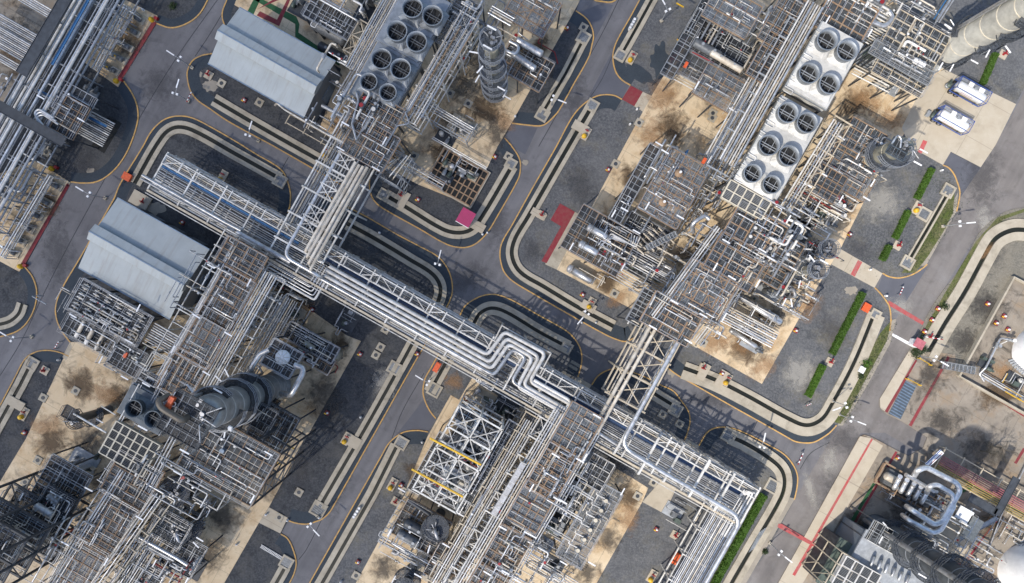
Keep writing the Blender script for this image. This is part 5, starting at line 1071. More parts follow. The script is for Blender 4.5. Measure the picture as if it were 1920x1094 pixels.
# concrete field with exchangers east of the spine
for k, (a, b, z) in enumerate((((1352, 584), (1436, 640), 3.4), ((1386, 556), (1456, 602), 3.6), ((1404, 566), (1466, 606), 1.6), ((1368, 618), (1420, 652), 1.5))):
    exchanger(a, b, z, (.62, .6, .7, .5)[k], "%s silver exchanger on the tan pad below the leaning dark tower" % ("longest", "upper", "ground-level", "lowest")[k], "silver")
bundle((1334, 578), (1452, 640), 4.8, [(-1.2 + .4 * k, (.09, .12, .08)[k % 3], ("pipe_white", "silver", "pipe_white", "pipe_beige")[k % 4]) for k in range(8)], "over the exchangers on the tan pad", "pipes over the pad exchangers"); rack((1340, 560), (1440, 615), 4.7, 4.6, (4.7,), 3.4, "low white frame over the exchangers on the tan pad", "steel_white", .15, None)
tangle(1400, 600, 10, 6, 14, "around the exchangers on the tan pad", 59, (1.2, 2.6, 4.2), rs=(.07, .1, .13)); tangle(1440, 520, 9, 9, 16, "between the spine and the leaning dark tower", 60, (2, 5, 8)); tangle(1400, 640, 5, 3, 6, "at the lower end of the pad exchangers", 61, (.8, 1.4), rs=(.07, .1))
skid(1392, 560, 5, 3, "above the pad exchangers", 62, hmax=2.4); skid(1440, 545, 4.5, 3, "beside the upper pad exchanger", 63, hmax=3); skid(1405, 648, 3.5, 1.5, "at the edge of the tan pad", 64, hmax=1)
tower(1474, 510, 12, .75, "short leaning dark tower with crowded platforms beside the pale driveway", "shell_olive", ((5, 1.7, 60, 300), (8, 1.8, -80, 180), (11.4, 1.5, 0, 360)), nb=5, top=False, railm="pipe_grey"); tower(1502, 474, 10, .6, "slim dark tower with a ring platform beside the pale driveway", "shell_dark", ((5.5, 1.6, 30, 260), (9.4, 1.6, 0, 360)), nb=2, top=False, railm="pipe_grey"); tower(1452, 542, 7, .7, "low round-topped vessel with a hooped platform below the short dark tower", "shell_olive", ((4.5, 1.7, 90, 330),), nb=2, top=True, railm="pipe_grey")
deck(1468, 470, 8, 5.5, 4.6, "rust-beamed deck with an orange box beside the short dark tower", 3, 3, "grating", "steel_rust", lights=2); deck(1440, 505, 6.5, 6, 4.5, "grey deck between the east spine and the short dark tower", 4, 3, "grating", "steel_rust")
tangle(1490, 490, 8, 7, 14, "around the short dark tower", 65, (4, 7, 9), ("pipe_white", "silver_dull", "pipe_dark", "red_steel", "silver")); pipe([(1440, 492, 8), (1468, 452, 8)], .12, "red_steel", "red pipe slanting beside the short dark tower")
# right of the white coolers
for k, (x, y, lu, lv, m) in enumerate(((1588, 300, 9.5, 5.6, "grating_light"), (1590, 338, 8.0, 4.0, "grating_light"), (1618, 262, 6.5, 5.0, "grating"), (1550, 345, 5.0, 5.0, "grating"))):
    deck(x, y, 7.0 + k * .4, lu, lv, "rust-beamed deck %s" % ("right of the six-fan cooler beside the silvery column", "with vents below the silvery column", "behind the silvery column", "next to the six-fan cooler's lower fans")[k], 5, 3, m, "steel_rust", lights=2)
tower(1596, 312, 17, 1.45, "silvery column with dark part-ring platforms above the hedges", "shell_olive", ((6, 2.7, 130, 290), (10, 2.75, 125, 285), (13.5, 2.8, 200, 380)), nb=6, railm="pipe_grey", top=False, bandm="cream", ladder_az=20); deck(1684, 280, 17.4, 2.9, 2.7, "small dark top deck on the silvery column above the hedges", 2, 2, "grating_dark", "navy_steel", legs=None, low=17, rail="navy_steel", auto=0); pipe([(1672, 270, 18), (1684, 252, 18), (1690, 262, 18), (1688, 278, 18)], .13, "silver", "silver hook pipe on top of the silvery column")
tangle(1590, 300, 10, 7, 16, "right of the white six-fan cooler", 66, (7.6, 8.3, 5)); tangle(1540, 375, 8, 6, 14, "between the six-fan cooler and the tan pit", 67, (3, 5, 7), ("pipe_beige", "pipe_white", "silver", "red_steel")); bundle((1490, 350), (1585, 404), 6.2, [(-1 + .4 * k, (.08, .12)[k % 2], ("pipe_white", "pipe_beige", "red_steel", "pipe_white", "silver")[k % 5]) for k in range(6)], "crossing towards the pump yard by the hedges", "pipes crossing towards the pump yard")
bundle((1572, 230), (1470, 396), 10.5, [(-.9 + .45 * k, (.14, .1)[k % 2], ("pipe_white", "pipe_beige", "silver")[k % 3]) for k in range(5)], "along the white coolers' east side", "pipes east of the white coolers"); rack((1582, 226), (1478, 402), 10.4, 2.8, (6, 10.4), 3.0, "cream ladder-like rack along the white coolers' east side", "steel_beige", .17, "A", every=2)
skid(1510, 400, 4.5, 3.5, "in the tan pit below the crossing pipes", 68, hmax=3); skid(1545, 420, 4, 3.5, "at the corner of the tan pit", 69, hmax=3.2); skid(1500, 430, 3.5, 3, "beside the dark tower's pit", 70, hmax=2)
pipe([(1532, 372, 5), (1568, 392, 5), (1574, 402, 5), (1560, 422, 5)], .13, "pipe_white", "white pipe bent round the pump yard's corner"); tangle(1520, 410, 8, 6, 14, "over the pump yard in the tan pit", 71, (1.5, 3, 4.5), rs=(.07, .09, .12))
deck(1566, 362, 5.5, 7.5, 3.2, "tan slatted deck above the pump yard", 8, 2, "grating_light", "steel_rust")
# far right: banded column
tower(1740, 116, 33, 2.25, "huge olive column with pale bands leaning off the top right corner", "shell_pale", ((6, 3.2, 200, 350), (11.5, 3.3, 100, 180), (14, 3.6, 255, 350), (19, 3.6, 250, 350), (24, 3.8, 230, 360), (29, 3.9, 200, 380)), bandm="cream", nb=9, prm=1.4, ladder_az=300)
cT = P(1740, 116)
for k, (a, rr) in enumerate(((138, .2), (150, .12), (122, .12))):
    e = Vector((math.cos(R(a)), math.sin(R(a)), 0)); pipe([cT + e * 4.2 + Z * 9.6, cT + e * 2.65 + Z * 9.6, cT + e * 2.65 + Z * 31], rr, "silver", "%s silver riser climbing the huge olive column" % ("thick", "slim upper", "slim lower")[k], "risers on the olive column")
deck(1712, 85, 9, 9.5, 8.0, "big grey grated deck at the foot of the olive column", 6, 5, "grating", "steel_beige", lights=3); deck(1688, 142, 8, 9.0, 3.6, "lower grey deck with open slots beside the tan concrete, below the olive column", 6, 2, "grating", "steel_beige"); deck(1690, 118, 9.5, 11, 2.4, "narrow bridge deck below the foot of the olive column", 6, 1, "grating_light", "steel_grey")
hvessel((1712, 112), (1735, 124), 9.8, .5, "small white drum lying at the foot of the olive column", "white_paint", low=9); pipe([(1694, 88, 10), (1700, 76, 10), (1735, 96, 10)], .22, "pipe_white", "white pipe hooked over the deck at the olive column", bend=.6)
deck(1592, 22, 11.0, 8.0, 9.5, "rust-beamed deck at the top edge above the white four-fan cooler", 4, 4, "grating", "steel_rust", lights=3, bw=.2); tangle(1585, 20, 8, 9, 16, "over the top-edge deck above the white coolers", 72, (11.4, 12), rs=(.08, .12, .2))
tangle(1645, 85, 8, 12, 22, "between the white coolers and the olive column", 73, (3, 5, 7.5, 9)); bundle((1618, 20), (1680, 55), 8, [(-1.2 + .6 * k, (.14, .2)[k % 2], ("pipe_white", "silver")[k % 2]) for k in range(5)], "above the decks of the olive column", "pipes above the olive column's deck")
bundle((1625, 62), (1690, 98), 6.5, [(-1.5 + .45 * k, .11, ("pipe_white", "silver", "pipe_beige")[k % 3]) for k in range(7)], "between the white coolers and the olive column's deck", "pipes beside the olive column's deck"); bundle((1600, 130), (1670, 166), 5, [(-.8 + .5 * k, .12, ("pipe_white", "pipe_beige")[k % 2]) for k in range(4)], "over the tan concrete under the olive column's deck", "pipes over the tan concrete")
pipe([(1632, 40, 9), (1660, 52, 9), (1674, 32, 9), (1664, 20, 9)], .42, "silver", "very fat silver pipe loop at the top edge", bend=1.2); bundle((1755, 40), (1800, -30), 9, [(0, .2, "silver"), (.5, .1, "blue_paint"), (-.5, .12, "silver_dull")], "along the deck edge above the olive column", "pipes at the deck edge by the olive column")
skid(1650, 75, 5, 4, "in the gap left of the olive column's deck", 74, hmax=4); skid(1662, 160, 4.5, 2.5, "below the slotted deck on tan concrete", 75, hmax=1.6); skid(1630, 110, 4, 4, "right of the white four-fan cooler", 76, hmax=4)
tangle(1560, -10, 10, 6, 8, "beyond the top edge above the white coolers", 77, (9, 11))

for i, (x, y, lu, lv, z) in enumerate(((1215, 400, 6, 10, 7), (1300, 470, 9, 6, 9), (1235, 490, 10, 7, 6), (1350, 520, 6, 14, 8), (1460, 420, 6, 9, 8), (1290, 400, 5, 12, 6), (1560, 320, 9, 9, 5), (1345, 60, 10, 9, 4), (1400, 130, 7, 12, 6), (1480, 560, 6, 6, 4), (1640, 130, 8, 8, 4))):
    tangle(x, y, lu, lv, 16, "deep in the east block, %s cluster" % ("first", "second", "third", "fourth", "fifth", "sixth", "seventh", "eighth", "ninth", "tenth", "last")[i], 400 + i, (z * .4, z * .7, z, z * 1.2), rs=(.06, .08, .11, .15))
# ================================================================= LOWER-LEFT BLOCK
for k, (x, y, lu, lv, m) in enumerate(((452, 490, 7.0, 5.2, "grating"), (428, 560, 5.6, 8.6, "grating"), (388, 632, 5.6, 8.6, "grating_light"), (345, 702, 5.6, 7.0, "grating"), (250, 900, 7.6, 7.0, "grating"), (205, 985, 6.2, 9.0, "grating"), (150, 1066, 6.2, 9.0, "grating_light"))):
    deck(x, y, 13.0, lu, lv, "grated walkway deck of the lower-left spine, %s from its upper end" % ("first", "second", "third", "fourth", "fifth", "sixth", "last")[k], 4, 5, m, "steel_rust", lights=2, bw=.17)
g_ = "lower-left spine"
bundle((480, 495), (345, 735), 11.2, [(-2.2 + .42 * k, (.09, .13, .1)[k % 3], ("silver", "pipe_white", "silver_dull")[k % 3]) for k in range(10)], "under the upper decks of the " + g_, "pipes under the upper lower-left decks"); bundle((275, 880), (110, 1150), 11.2, [(-2.6 + .42 * k, (.09, .13, .1)[k % 3], ("silver", "pipe_white", "silver_dull", "red_steel")[k % 4]) for k in range(12)], "under the lower decks of the " + g_, "pipes under the lower lower-left decks")
bundle((432, 475), (300, 705), 12.8, [(0, .12, "pipe_white"), (.4, .1, "silver_dull"), (-.4, .1, "silver"), (1.2, .12, "pipe_white")], "along the west side of the " + g_, "pipes west of the lower-left spine"); bundle((505, 512), (385, 725), 12.8, [(-.6 + .4 * k, (.1, .13)[k % 2], ("pipe_white", "pipe_beige", "silver")[k % 3]) for k in range(6)], "along the east side of the " + g_, "pipes east of the lower-left spine")
bundle((228, 880), (70, 1130), 13, [(0, .12, "pipe_white"), (.4, .12, "pipe_white"), (.9, .1, "silver")], "along the lower west side of the " + g_, "pipes on the lower west side"); bundle((292, 922), (160, 1110), 13, [(0, .14, "pipe_beige"), (.4, .12, "pipe_white"), (1.0, .1, "silver"), (1.5, .12, "pipe_beige")], "along the lower east side of the " + g_, "pipes on the lower east side")
rack((520, 520), (398, 735), 11.6, 2.6, (6, 11.6), 3.4, "white ladder-like rack east of the upper lower-left spine", "steel_white", .17, None); rack((418, 468), (282, 708), 11.8, 2.8, (6, 11.8), 4.0, "white ladder-like rack west of the upper lower-left spine", "steel_white", .17, None); rack((222, 890), (60, 1140), 12, 2.4, (6, 12), 3.6, "white ladder-like rack on the lower west side of the spine", "steel_white", .17, None); rack((308, 930), (170, 1120), 12, 3.0, (6, 12), 3.6, "white ladder-like rack on the lower east side of the spine", "steel_beige", .17, None)
bundle((545, 560), (440, 745), 7.5, [(-1.5 + .4 * k, .1, ("silver_dull", "pipe_grey", "pipe_beige")[k % 3]) for k in range(8)], "deep between the spine and the big column", "deep pipes east of the spine"); bundle((330, 940), (215, 1120), 8, [(-1.6 + .4 * k, .11, ("silver", "pipe_beige", "pipe_white")[k % 3]) for k in range(9)], "deep beside the lower spine", "deep pipes by the lower spine")
tangle(430, 550, 8, 12, 12, "over the upper decks of the lower-left spine", 80, (13.3, 13.8), rs=(.06, .08, .12)); tangle(350, 690, 7, 10, 10, "over the fourth deck of the lower-left spine", 81, (13.3, 13.8), rs=(.06, .08, .12)); tangle(200, 980, 8, 14, 16, "over the lower decks of the lower-left spine", 82, (13.3, 13.8), rs=(.06, .08, .12))
deck(448, 478, 9.0, 5.5, 5.0, "small glassy deck where the spine meets the central rack", 4, 3, "grating", "steel_white"); frame3(436, 470, 11, 5.4, 5.0, "white frame over dark machinery at the spine's upper end", 2, 1, (5,), "steel_white", .18, False)
# valve platform left of the lower warehouse's front
deck(208, 586, 7.6, 13.2, 5.6, "dark platform covered in little valve blocks below the lower warehouse", 8, 3, "grating_dark", "steel_grey", lights=3); deck(190, 640, 5.6, 13.5, 3.6, "lower dark walkway below the valve-block platform", 8, 1, "grating_dark", "steel_grey"); deck(240, 672, 6.6, 5.5, 4.5, "dark corner deck with an orange box below the valve-block platform", 3, 2, "grating_dark", "steel_grey", lights=2)
vb = thing("valve_block", "valve block", "valve block", O, "valve blocks on the dark platform"); g = MB()
for k in (-.3, .3): g.box(Vector((0, k, .3)), X, Y, Z, 1.1, .16, .3)
g.put("manifold", "steel_white", vb); MB().box(Vector((0, 0, .3)), X, Y, Z, .25, 1.1, .22).put("body", "steel_beige", vb); MB().cyl(Vector((0, 0, .4)), Vector((0, 0, .75)), .16, 8).put("actuator", "machine", vb)
sp, lb = [], []
for j in range(3):
    for i in range(6):
        q = P(208, 586, 7.66) + U * (-5.4 + 2.1 * i) + V * (-1.7 + 1.7 * j); a, b = px(q); sp.append((a, b, 7.66, RZ)); lb.append("small pale valve block, %s from the left in the %s row on the dark platform" % (("first", "second", "third", "fourth", "fifth", "sixth")[i], ("bottom", "middle", "top")[j]))
place_all(vb, sp, lb)
for k, (x, y) in enumerate(((160, 600), (178, 613), (197, 624))): exchanger((x - 18, y + 33), (x, y), 6.4, .36, "%s of three slim cream exchangers below the valve-block platform" % ("leftmost", "middle", "rightmost")[k], "pipe_beige", 5.4)
tangle(240, 600, 9, 5, 10, "on the valve-block platform's right half", 83, (7.9, 8.6), rs=(.06, .09)); tangle(250, 660, 6, 5, 10, "over the dark corner deck", 84, (5, 6.8, 7.6), rs=(.06, .1)); tangle(140, 562, 4, 5, 7, "at the left end of the valve-block platform", 85, (3, 5, 8), rs=(.06, .09))
bundle((282, 622), (352, 662), 7.0, [(-1.6 + .4 * k, (.1, .12)[k % 2], ("silver", "silver_dull", "pipe_white")[k % 3]) for k in range(9)], "linking the valve-block platform to the spine", "pipes linking platform and spine"); skid(265, 668, 4, 4, "beside the dark corner deck", 86, hmax=3)
frame3(298, 692, 8, 4.6, 3.6, "plain white square frame beside the fourth spine deck", 1, 1, (), "steel_white", .22, False); deck(285, 722, 10, 5.0, 3.4, "dark deck behind the two-fan cooler", 4, 2, "grating_dark", "steel_grey")
# fan bay surroundings
rack((300, 735), (190, 905), 13.0, 1.2, (13.0,), 2.2, "thin white pipe stand beside the large louvre panel", "steel_white", .12, None); bundle((330, 812), (280, 905), 13.4, [(0, .12, "pipe_white"), (.5, .12, "pipe_white"), (-.5, .1, "silver")], "right of the large louvre panel", "pipes right of the large louvre")
bundle((262, 720), (190, 850), 13.0, [(0, .12, "pipe_white"), (.4, .08, "silver")], "left of the dark two-fan cooler", "pipes left of the dark fan cooler"); tangle(325, 850, 5, 8, 10, "right of the large louvre panel", 87, (9, 12, 13.5)); skid(160, 862, 5, 3, "left of the large louvre panel", 88, hmax=3); tangle(165, 868, 6, 4, 7, "left of the large louvre panel", 89, (3, 6, 8))
# the big column and its neighbours
tower(520, 722, 29, 2.35, "the biggest column, dark grey, leaning left under a platform with an orange marker", "shell_grey", ((7, 3.6, 200, 330), (12.5, 3.5, 0, 360), (14.5, 3.9, 60, 150), (16.5, 3.7, 180, 330), (18.5, 3.6, 0, 360), (22.5, 3.5, 150, 350), (25.5, 3.4, 40, 200)), ringm="grating_dark", bandm="steel_white", nb=9, top=False, ladder_az=200, railm="pipe_grey")
deck(352, 786, 29.5, 6.2, 6.0, "dark railed deck on top of the biggest column, with an orange marker", 4, 4, "grating_dark", "steel_dark", legs="steel_dark", low=27.5, lights=2, rail="navy_steel", auto=.25); pipe([(352, 782, 29.6), (342, 790, 31), (302, 765, 31), (296, 752, 31), (318, 742, 29.6)], .42, "shell_brown", "fat brown-grey pipe crook on top of the biggest column", bend=1.4)
o = MB(); q = P(318, 757, 30.2); o.box(q, U, V, Z, .7, 2.0, .7); tag(o.put("orange_marker", "orange_paint"), "bright orange box marker on the biggest column's top deck", "marker")
pipe([(505, 656, 12), (488, 664, 12), (470, 692, 12), (474, 704, 8)], .45, "silver", "fat silver pipe arching left of the disc-topped vessel", bend=1.4); pipe([(552, 684, 12), (568, 690, 12), (568, 700, 12), (546, 742, 12), (528, 738, 8)], .48, "silver", "fat silver pipe arching right of the disc-topped vessel", bend=1.4)
deck(530, 672, 11.6, 5.2, 4.6, "dark deck round the white-disc vessel at the column's foot", 3, 3, "grating_dark", "steel_grey"); c = P(531, 670, 11.7); t = thing("disc_vessel", "upright vessel with a round white ribbed top beside the biggest column", "vessel", Vector((c.x, c.y, .1))); MB().cyl(Vector((c.x, c.y, .1)), c, .9, 18).put("shell", "shell_dark", t); MB().lathe(c, c + Z * .6, [(0, 1.15), (.4, 1.15), (.6, .25)], 20).put("top_disc", "white_paint", t); g = MB()
for k in range(8): d = Vector((math.cos(k * .785), math.sin(k * .785), 0)); g.bar(c + Z * .62 + d * .2, c + Z * .45 + d * 1.1, .06)
g.put("ribs", "cream", t)
deck(585, 642, 5.4, 9.4, 3.0, "dark roofed deck over the dome-ended vessel right of the white disc", 9, 2, "grating_dark", "steel_grey"); hvessel((548, 622), (640, 672), 3.2, 1.3, "long dome-ended vessel right of the white disc", "shell_olive"); hvessel((570, 642), (590, 655), 6.2, .45, "small olive drum lying on the roofed deck", "shell_olive", low=5.4); deck(600, 676, 4.2, 5.0, 2.8, "low dark deck with red pipes below the dome-ended vessel", 4, 2, "grating_dark", "steel_rust")
tangle(590, 650, 9, 5, 10, "over the roofed deck right of the white disc", 90, (5.8, 6.4, 3), rs=(.06, .08, .11)); pipe([(628, 700, .6), (634, 688, .6), (618, 678, .6)], .09, "red_steel", "red hose-like pipe at the low dark deck"); pipe([(570, 562, 5), (548, 602, 5), (560, 609, 5), (560, 609, 3)], .12, "silver", "silver pipe pair coming down to the dome-ended vessel")
skid(655, 598, 3.2, 4.4, "with a rail round it below the central rack", 91, hmax=1.6); tangle(655, 598, 3.6, 5, 8, "on the railed skid below the central rack", 92, (1.2, 2.0), rs=(.05, .07)); tangle(530, 585, 7, 9, 18, "between the spine and the dome-ended vessel", 93, (1.5, 3, 5, 7)); skid(520, 580, 5, 4, "on brown concrete near the L-shaped bundle", 94, hmax=2); skid(555, 590, 3, 3, "further right on brown concrete near the L-shaped bundle", 95, hmax=2)
# tall dark structure under the column
deck(430, 862, 18, 12.6, 9.0, "big blue-grey grated deck on tall dark legs below the biggest column", 7, 4, "grating", "steel_rust", legs=None, rail="pipe_grey", lights=3); frame3(432, 862, 17.8, 12.4, 8.8, "tall dark steel frame under the blue-grey deck", 3, 2, (5, 9, 13.5), "steel_dark", .26, True)
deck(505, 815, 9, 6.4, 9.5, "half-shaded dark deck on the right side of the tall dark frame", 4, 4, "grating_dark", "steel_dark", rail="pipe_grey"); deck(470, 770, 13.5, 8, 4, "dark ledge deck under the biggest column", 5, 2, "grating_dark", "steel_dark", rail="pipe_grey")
for k, (x, y) in enumerate(((492, 862), (520, 868), (545, 838), (474, 892))): q = P(x, y, 5); tag(MB().bar(q - U * .9, q + U * .9, .18, .2).put("yellow_beam", "yellow_paint"), "short yellow lifting beam sticking out of the tall dark frame", "lifting beam", "yellow lifting beams of the tall dark frame")
tangle(430, 850, 12, 8, 14, "over the blue-grey deck", 96, (18.3, 18.8), rs=(.07, .1, .14)); tangle(510, 800, 8, 9, 12, "inside the tall dark frame", 97, (4, 8, 12), ("pipe_dark", "pipe_grey", "silver_dull", "steel_rust")); frame3(395, 925, 8, 4.5, 4.0, "white square frame with hoses below the blue-grey deck", 1, 1, (4,), "steel_white", .2, False); q = P(418, 845, 18.1); tag(MB().cyl(q, q + Z * .5, .36, 14).put("vent_cap", "steel_blue"), "small pale blue round cap on the blue-grey deck", "vent cap")
tower(206, 768, 10, .7, "short dark column with a hooped part-ring platform left of the two-fan cooler", "shell_brown", ((5, 1.9, 200, 400), (8.6, 1.6, 90, 300)), nb=0, top=False, railm="steel_dark"); deck(132, 776, 10.6, 2.4, 2.0, "tiny railed deck on top of the short dark column", 1, 1, "grating_dark", "steel_dark", legs=None, low=9.8, rail="steel_dark", auto=0); pipe([(138, 776, 10.9), (200, 812, 12)], .14, "pipe_white", "white pipe from the short dark column to the louvre panel"); pipe([(190, 762, 9), (216, 778, 12)], .1, "pipe_white", "thin white pipe from the short dark column to the two-fan cooler")
tower(378, 892, 9.5, .95, "dark column with one big hooped platform beside the lower spine", "shell_dark", ((5, 2.2, 0, 360), (9.4, 2.5, 0, 360)), nb=2, top=False); tower(382, 962, 9, 1.0, "brown column with a half-round platform at the lower pad", "shell_brown", ((6.5, 2.9, 180, 380), (8.6, 2.2, 0, 360)), nb=0)
frame3(300, 1020, 9, 5, 10, "dark open frame on the lower pad beside the lower spine", 2, 3, (4.5,), "steel_grey", .2); deck(322, 990, 9.2, 5.6, 4.4, "small grey deck with bright pipes on the lower pad", 3, 3, "grating", "steel_grey"); deck(345, 1040, 6, 6, 6, "dark deck with red ladders at the lower pad's edge", 3, 3, "grating_dark", "steel_grey", lights=2); deck(265, 1080, 7, 7, 5, "dark deck at the bottom edge right of the spine", 4, 3, "grating_dark", "steel_grey")
tangle(310, 1000, 9, 10, 18, "on the lower pad right of the spine", 98, (3, 6, 9.5)); tangle(350, 1040, 6, 6, 10, "on the dark deck with red ladders", 99, (6.4, 7.2), ("silver_dull", "pipe_white", "red_steel")); skid(360, 1060, 4.5, 4, "at the lower pad's right edge", 100, hmax=3); pipe([(248, 1000, 10), (330, 1046, 10), (352, 1060, 10)], .28, "silver", "fat silver pipe crossing the lower pad"); pipe([(250, 1010, 9), (326, 1052, 9)], .14, "pipe_white", "white pipe crossing the lower pad beside the fat silver one")
deck(115, 912, 9, 7.5, 8, "blackish deck above the bottom-left corner", 4, 3, "grating_dark", "steel_grey", lights=2); deck(100, 958, 11, 5, 7, "second blackish deck above the bottom-left corner", 3, 3, "grating_dark", "steel_dark"); hvessel((90, 928), (110, 944), 11.5, .55, "upper steel drum on the blackish deck", "silver_dull", low=9); hvessel((65, 948), (100, 968), 12.5, .6, "lower steel drum on the blackish deck", "silver_dull", low=11)
frame3(-140, 1075, 30, 11, 9, "tall black steel tower leaning out of the bottom-left corner", 2, 2, (6, 11, 16, 21, 26), "steel_dark", .32, True)
for k, (x, y, z) in enumerate(((62, 978, 10), (20, 998, 14.5), (-24, 1018, 19.5))): deck(x, y, z, 9.5, 7.5, "%s landing inside the tall black tower" % ("lowest", "middle", "upper")[k], 4, 3, "grating_dark", "steel_dark", legs=None, low=z - .2, rail="steel_blue")
for k in range(5): pipe([P(118 - 10 * k, 928 + 17 * k, 1), P(118 - 10 * k, 928 + 17 * k, 1) + Z * 27], .16, ("pipe_dark", "pipe_grey", "red_steel", "pipe_dark", "silver_dull")[k], "riser climbing the tall black tower", "risers of the tall black tower")
tangle(100, 935, 8, 9, 14, "on the blackish decks", 101, (9.6, 11.6, 6)); tangle(110, 990, 8, 6, 10, "at the foot of the tall black tower", 102, (3, 6, 9), ("pipe_dark", "red_steel", "silver_dull", "pipe_grey")); skid(130, 900, 4, 3, "at the blackish deck's upper edge", 103, hmax=3); skid(95, 1030, 4, 3, "at the foot of the tall black tower", 104, hmax=3)

# ================================================================= LOWER-MIDDLE BLOCK
frame3(858, 862, 15.5, 7.6, 14.6, "white open frame with cross braces and yellow beams, lower middle", 2, 4, (5.5, 10.5), "steel_white", .26, True, roofx=True)
for k, (a, b) in enumerate((((772, 880), (868, 932)), ((806, 822), (902, 872)))): tag(MB().bar(P(*a, 15.9), P(*b, 15.9), .26, .34).put("yellow_beam", "yellow_paint"), "long yellow crane beam across the white open frame, %s one" % ("lower", "upper")[k], "crane beam")
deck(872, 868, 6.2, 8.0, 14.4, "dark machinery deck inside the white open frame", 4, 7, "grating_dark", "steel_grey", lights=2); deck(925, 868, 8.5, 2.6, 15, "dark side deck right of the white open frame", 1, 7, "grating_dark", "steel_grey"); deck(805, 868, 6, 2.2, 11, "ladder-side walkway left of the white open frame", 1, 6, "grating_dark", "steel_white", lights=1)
for i, (x, y) in enumerate(((882, 790), (868, 842), (852, 900), (890, 868))): skid(x, y, 4.4, 3.6, ("in the upper bay", "in the second bay", "in the lower bay", "on the right side")[i] + " of the white open frame", 110 + i, 6.3, 2.6)
tangle(862, 865, 8, 14, 18, "inside the white open frame", 114, (6.8, 8, 10), ("silver", "pipe_white", "red_steel", "silver_dull", "pipe_grey")); tangle(890, 775, 8, 4, 8, "at the head of the white open frame", 115, (3, 6), ("pipe_dark", "pipe_grey", "silver_dull"))
hvessel((862, 772), (905, 800), 6, 1.0, "dark ribbed machine housing at the white frame's upper end", "pipe_dark"); o = deck(884, 785, 7.6, 5.0, 2.6, "dark blue-grey canopy over the machine housing", 3, 2, "grating_dark", "steel_blue")
for i, (x, y) in enumerate(((905, 752), (945, 768), (985, 790), (1010, 808))): skid(x, y, 4.2, 3.6, ("leftmost of four below", "second of four below", "third of four below", "rightmost of four below")[i] + " the central rack's loop", 116 + i, hmax=2.4); tangle(x, y, 5, 4, 7, ("left end", "left middle", "right middle", "right end")[i] + " of the valve row below the central rack", 120 + i, (1.5, 2.8, 4), rs=(.06, .09, .13))
for k, (x, y, lu, lv, m) in enumerate(((1078, 812, 5.6, 8.4, "grating_light"), (1035, 884, 5.4, 8.0, "grating"), (993, 955, 5.4, 8.0, "grating_light"), (952, 1028, 5.4, 8.4, "grating"), (915, 1092, 5.4, 7.0, "grating"))):
    deck(x, y, 12.6, lu, lv, "rust-beamed spine deck of the lower middle block, %s from the central rack" % ("first", "second", "third", "fourth", "fifth")[k], 4, 6, m, "steel_rust", lights=3, bw=.17, brace=k == 1)
bundle((1090, 790), (905, 1112), 10.8, [(-2.3 + .42 * k, (.1, .14, .1)[k % 3], ("silver", "pipe_white", "silver_dull")[k % 3]) for k in range(11)], "under the lower middle spine decks", "pipes under the lower middle spine"); bundle((1052, 775), (860, 1105), 12.2, [(-1.2 + .42 * k, (.14, .1, .12, .1)[k % 4], ("pipe_white", "pipe_white", "silver", "pipe_beige")[k % 4]) for k in range(7)], "along the west side of the lower middle spine", "pipes west of the lower middle spine")
bundle((1120, 812), (948, 1108), 12.0, [(0, .1, "pipe_white"), (.4, .1, "silver"), (-.4, .12, "silver_dull")], "along the east side of the lower middle spine", "pipes east of the lower middle spine"); rack((1030, 792), (845, 1108), 11.6, 3.2, (5, 8.5, 11.6), 3.6, "white braced rack west of the lower middle spine", "steel_white", .19, "X"); rack((1000, 780), (815, 1095), 9.5, 2.6, (5, 9.5), 3.6, "beige rack further west of the lower middle spine", "steel_beige", .17, None)
bundle((995, 790), (818, 1096), 9.6, [(-1 + .4 * k, (.1, .13)[k % 2], ("pipe_beige", "silver", "pipe_white")[k % 3]) for k in range(6)], "on the beige rack west of the spine", "pipes on the beige rack"); t = thing("flat_duct", "broad pale grey flat duct beside the lower middle spine", "duct", P(958, 900, 12)); MB().bar(P(982, 868, 12.9), P(925, 965, 12.9), .9, .5).put("duct", "silver_dull", t); g = MB()
for k in range(9): g.bar(P(982 - 57 * k / 8, 868 + 97 * k / 8, 12.9) - U * .5, P(982 - 57 * k / 8, 868 + 97 * k / 8, 12.9) + U * .5, .08, .56)
g.put("stiffeners", "steel_white", t)
tangle(1050, 860, 8, 10, 14, "over the upper lower-middle spine decks", 124, (12.9, 13.4), rs=(.06, .09, .14)); tangle(960, 1010, 8, 14, 18, "over the lower lower-middle spine decks", 125, (12.9, 13.4), rs=(.06, .09, .14)); tangle(930, 920, 7, 14, 20, "between the white open frame and the spine", 126, (3, 6, 9, 11)); tangle(880, 1020, 8, 12, 20, "in the lower gap west of the spine", 127, (3, 6, 9), ("pipe_white", "silver", "pipe_beige", "silver_dull"))
pipe([(852, 1094, 11), (885, 1036, 11), (925, 1060, 11)], .18, "pipe_white", "white pipe turned like an elbow at the bottom edge"); pipe([(905, 975, 10), (925, 985, 10), (935, 1005, 10), (925, 1025, 10), (895, 1010, 10)], .14, "pipe_grey", "grey hairpin pipe west of the third spine deck")
deck(1104, 982, 6.2, 4.8, 14.2, "grated deck with six domed drums beside the tan strip, lower middle", 3, 8, "grating_light", "steel_grey", lights=3)
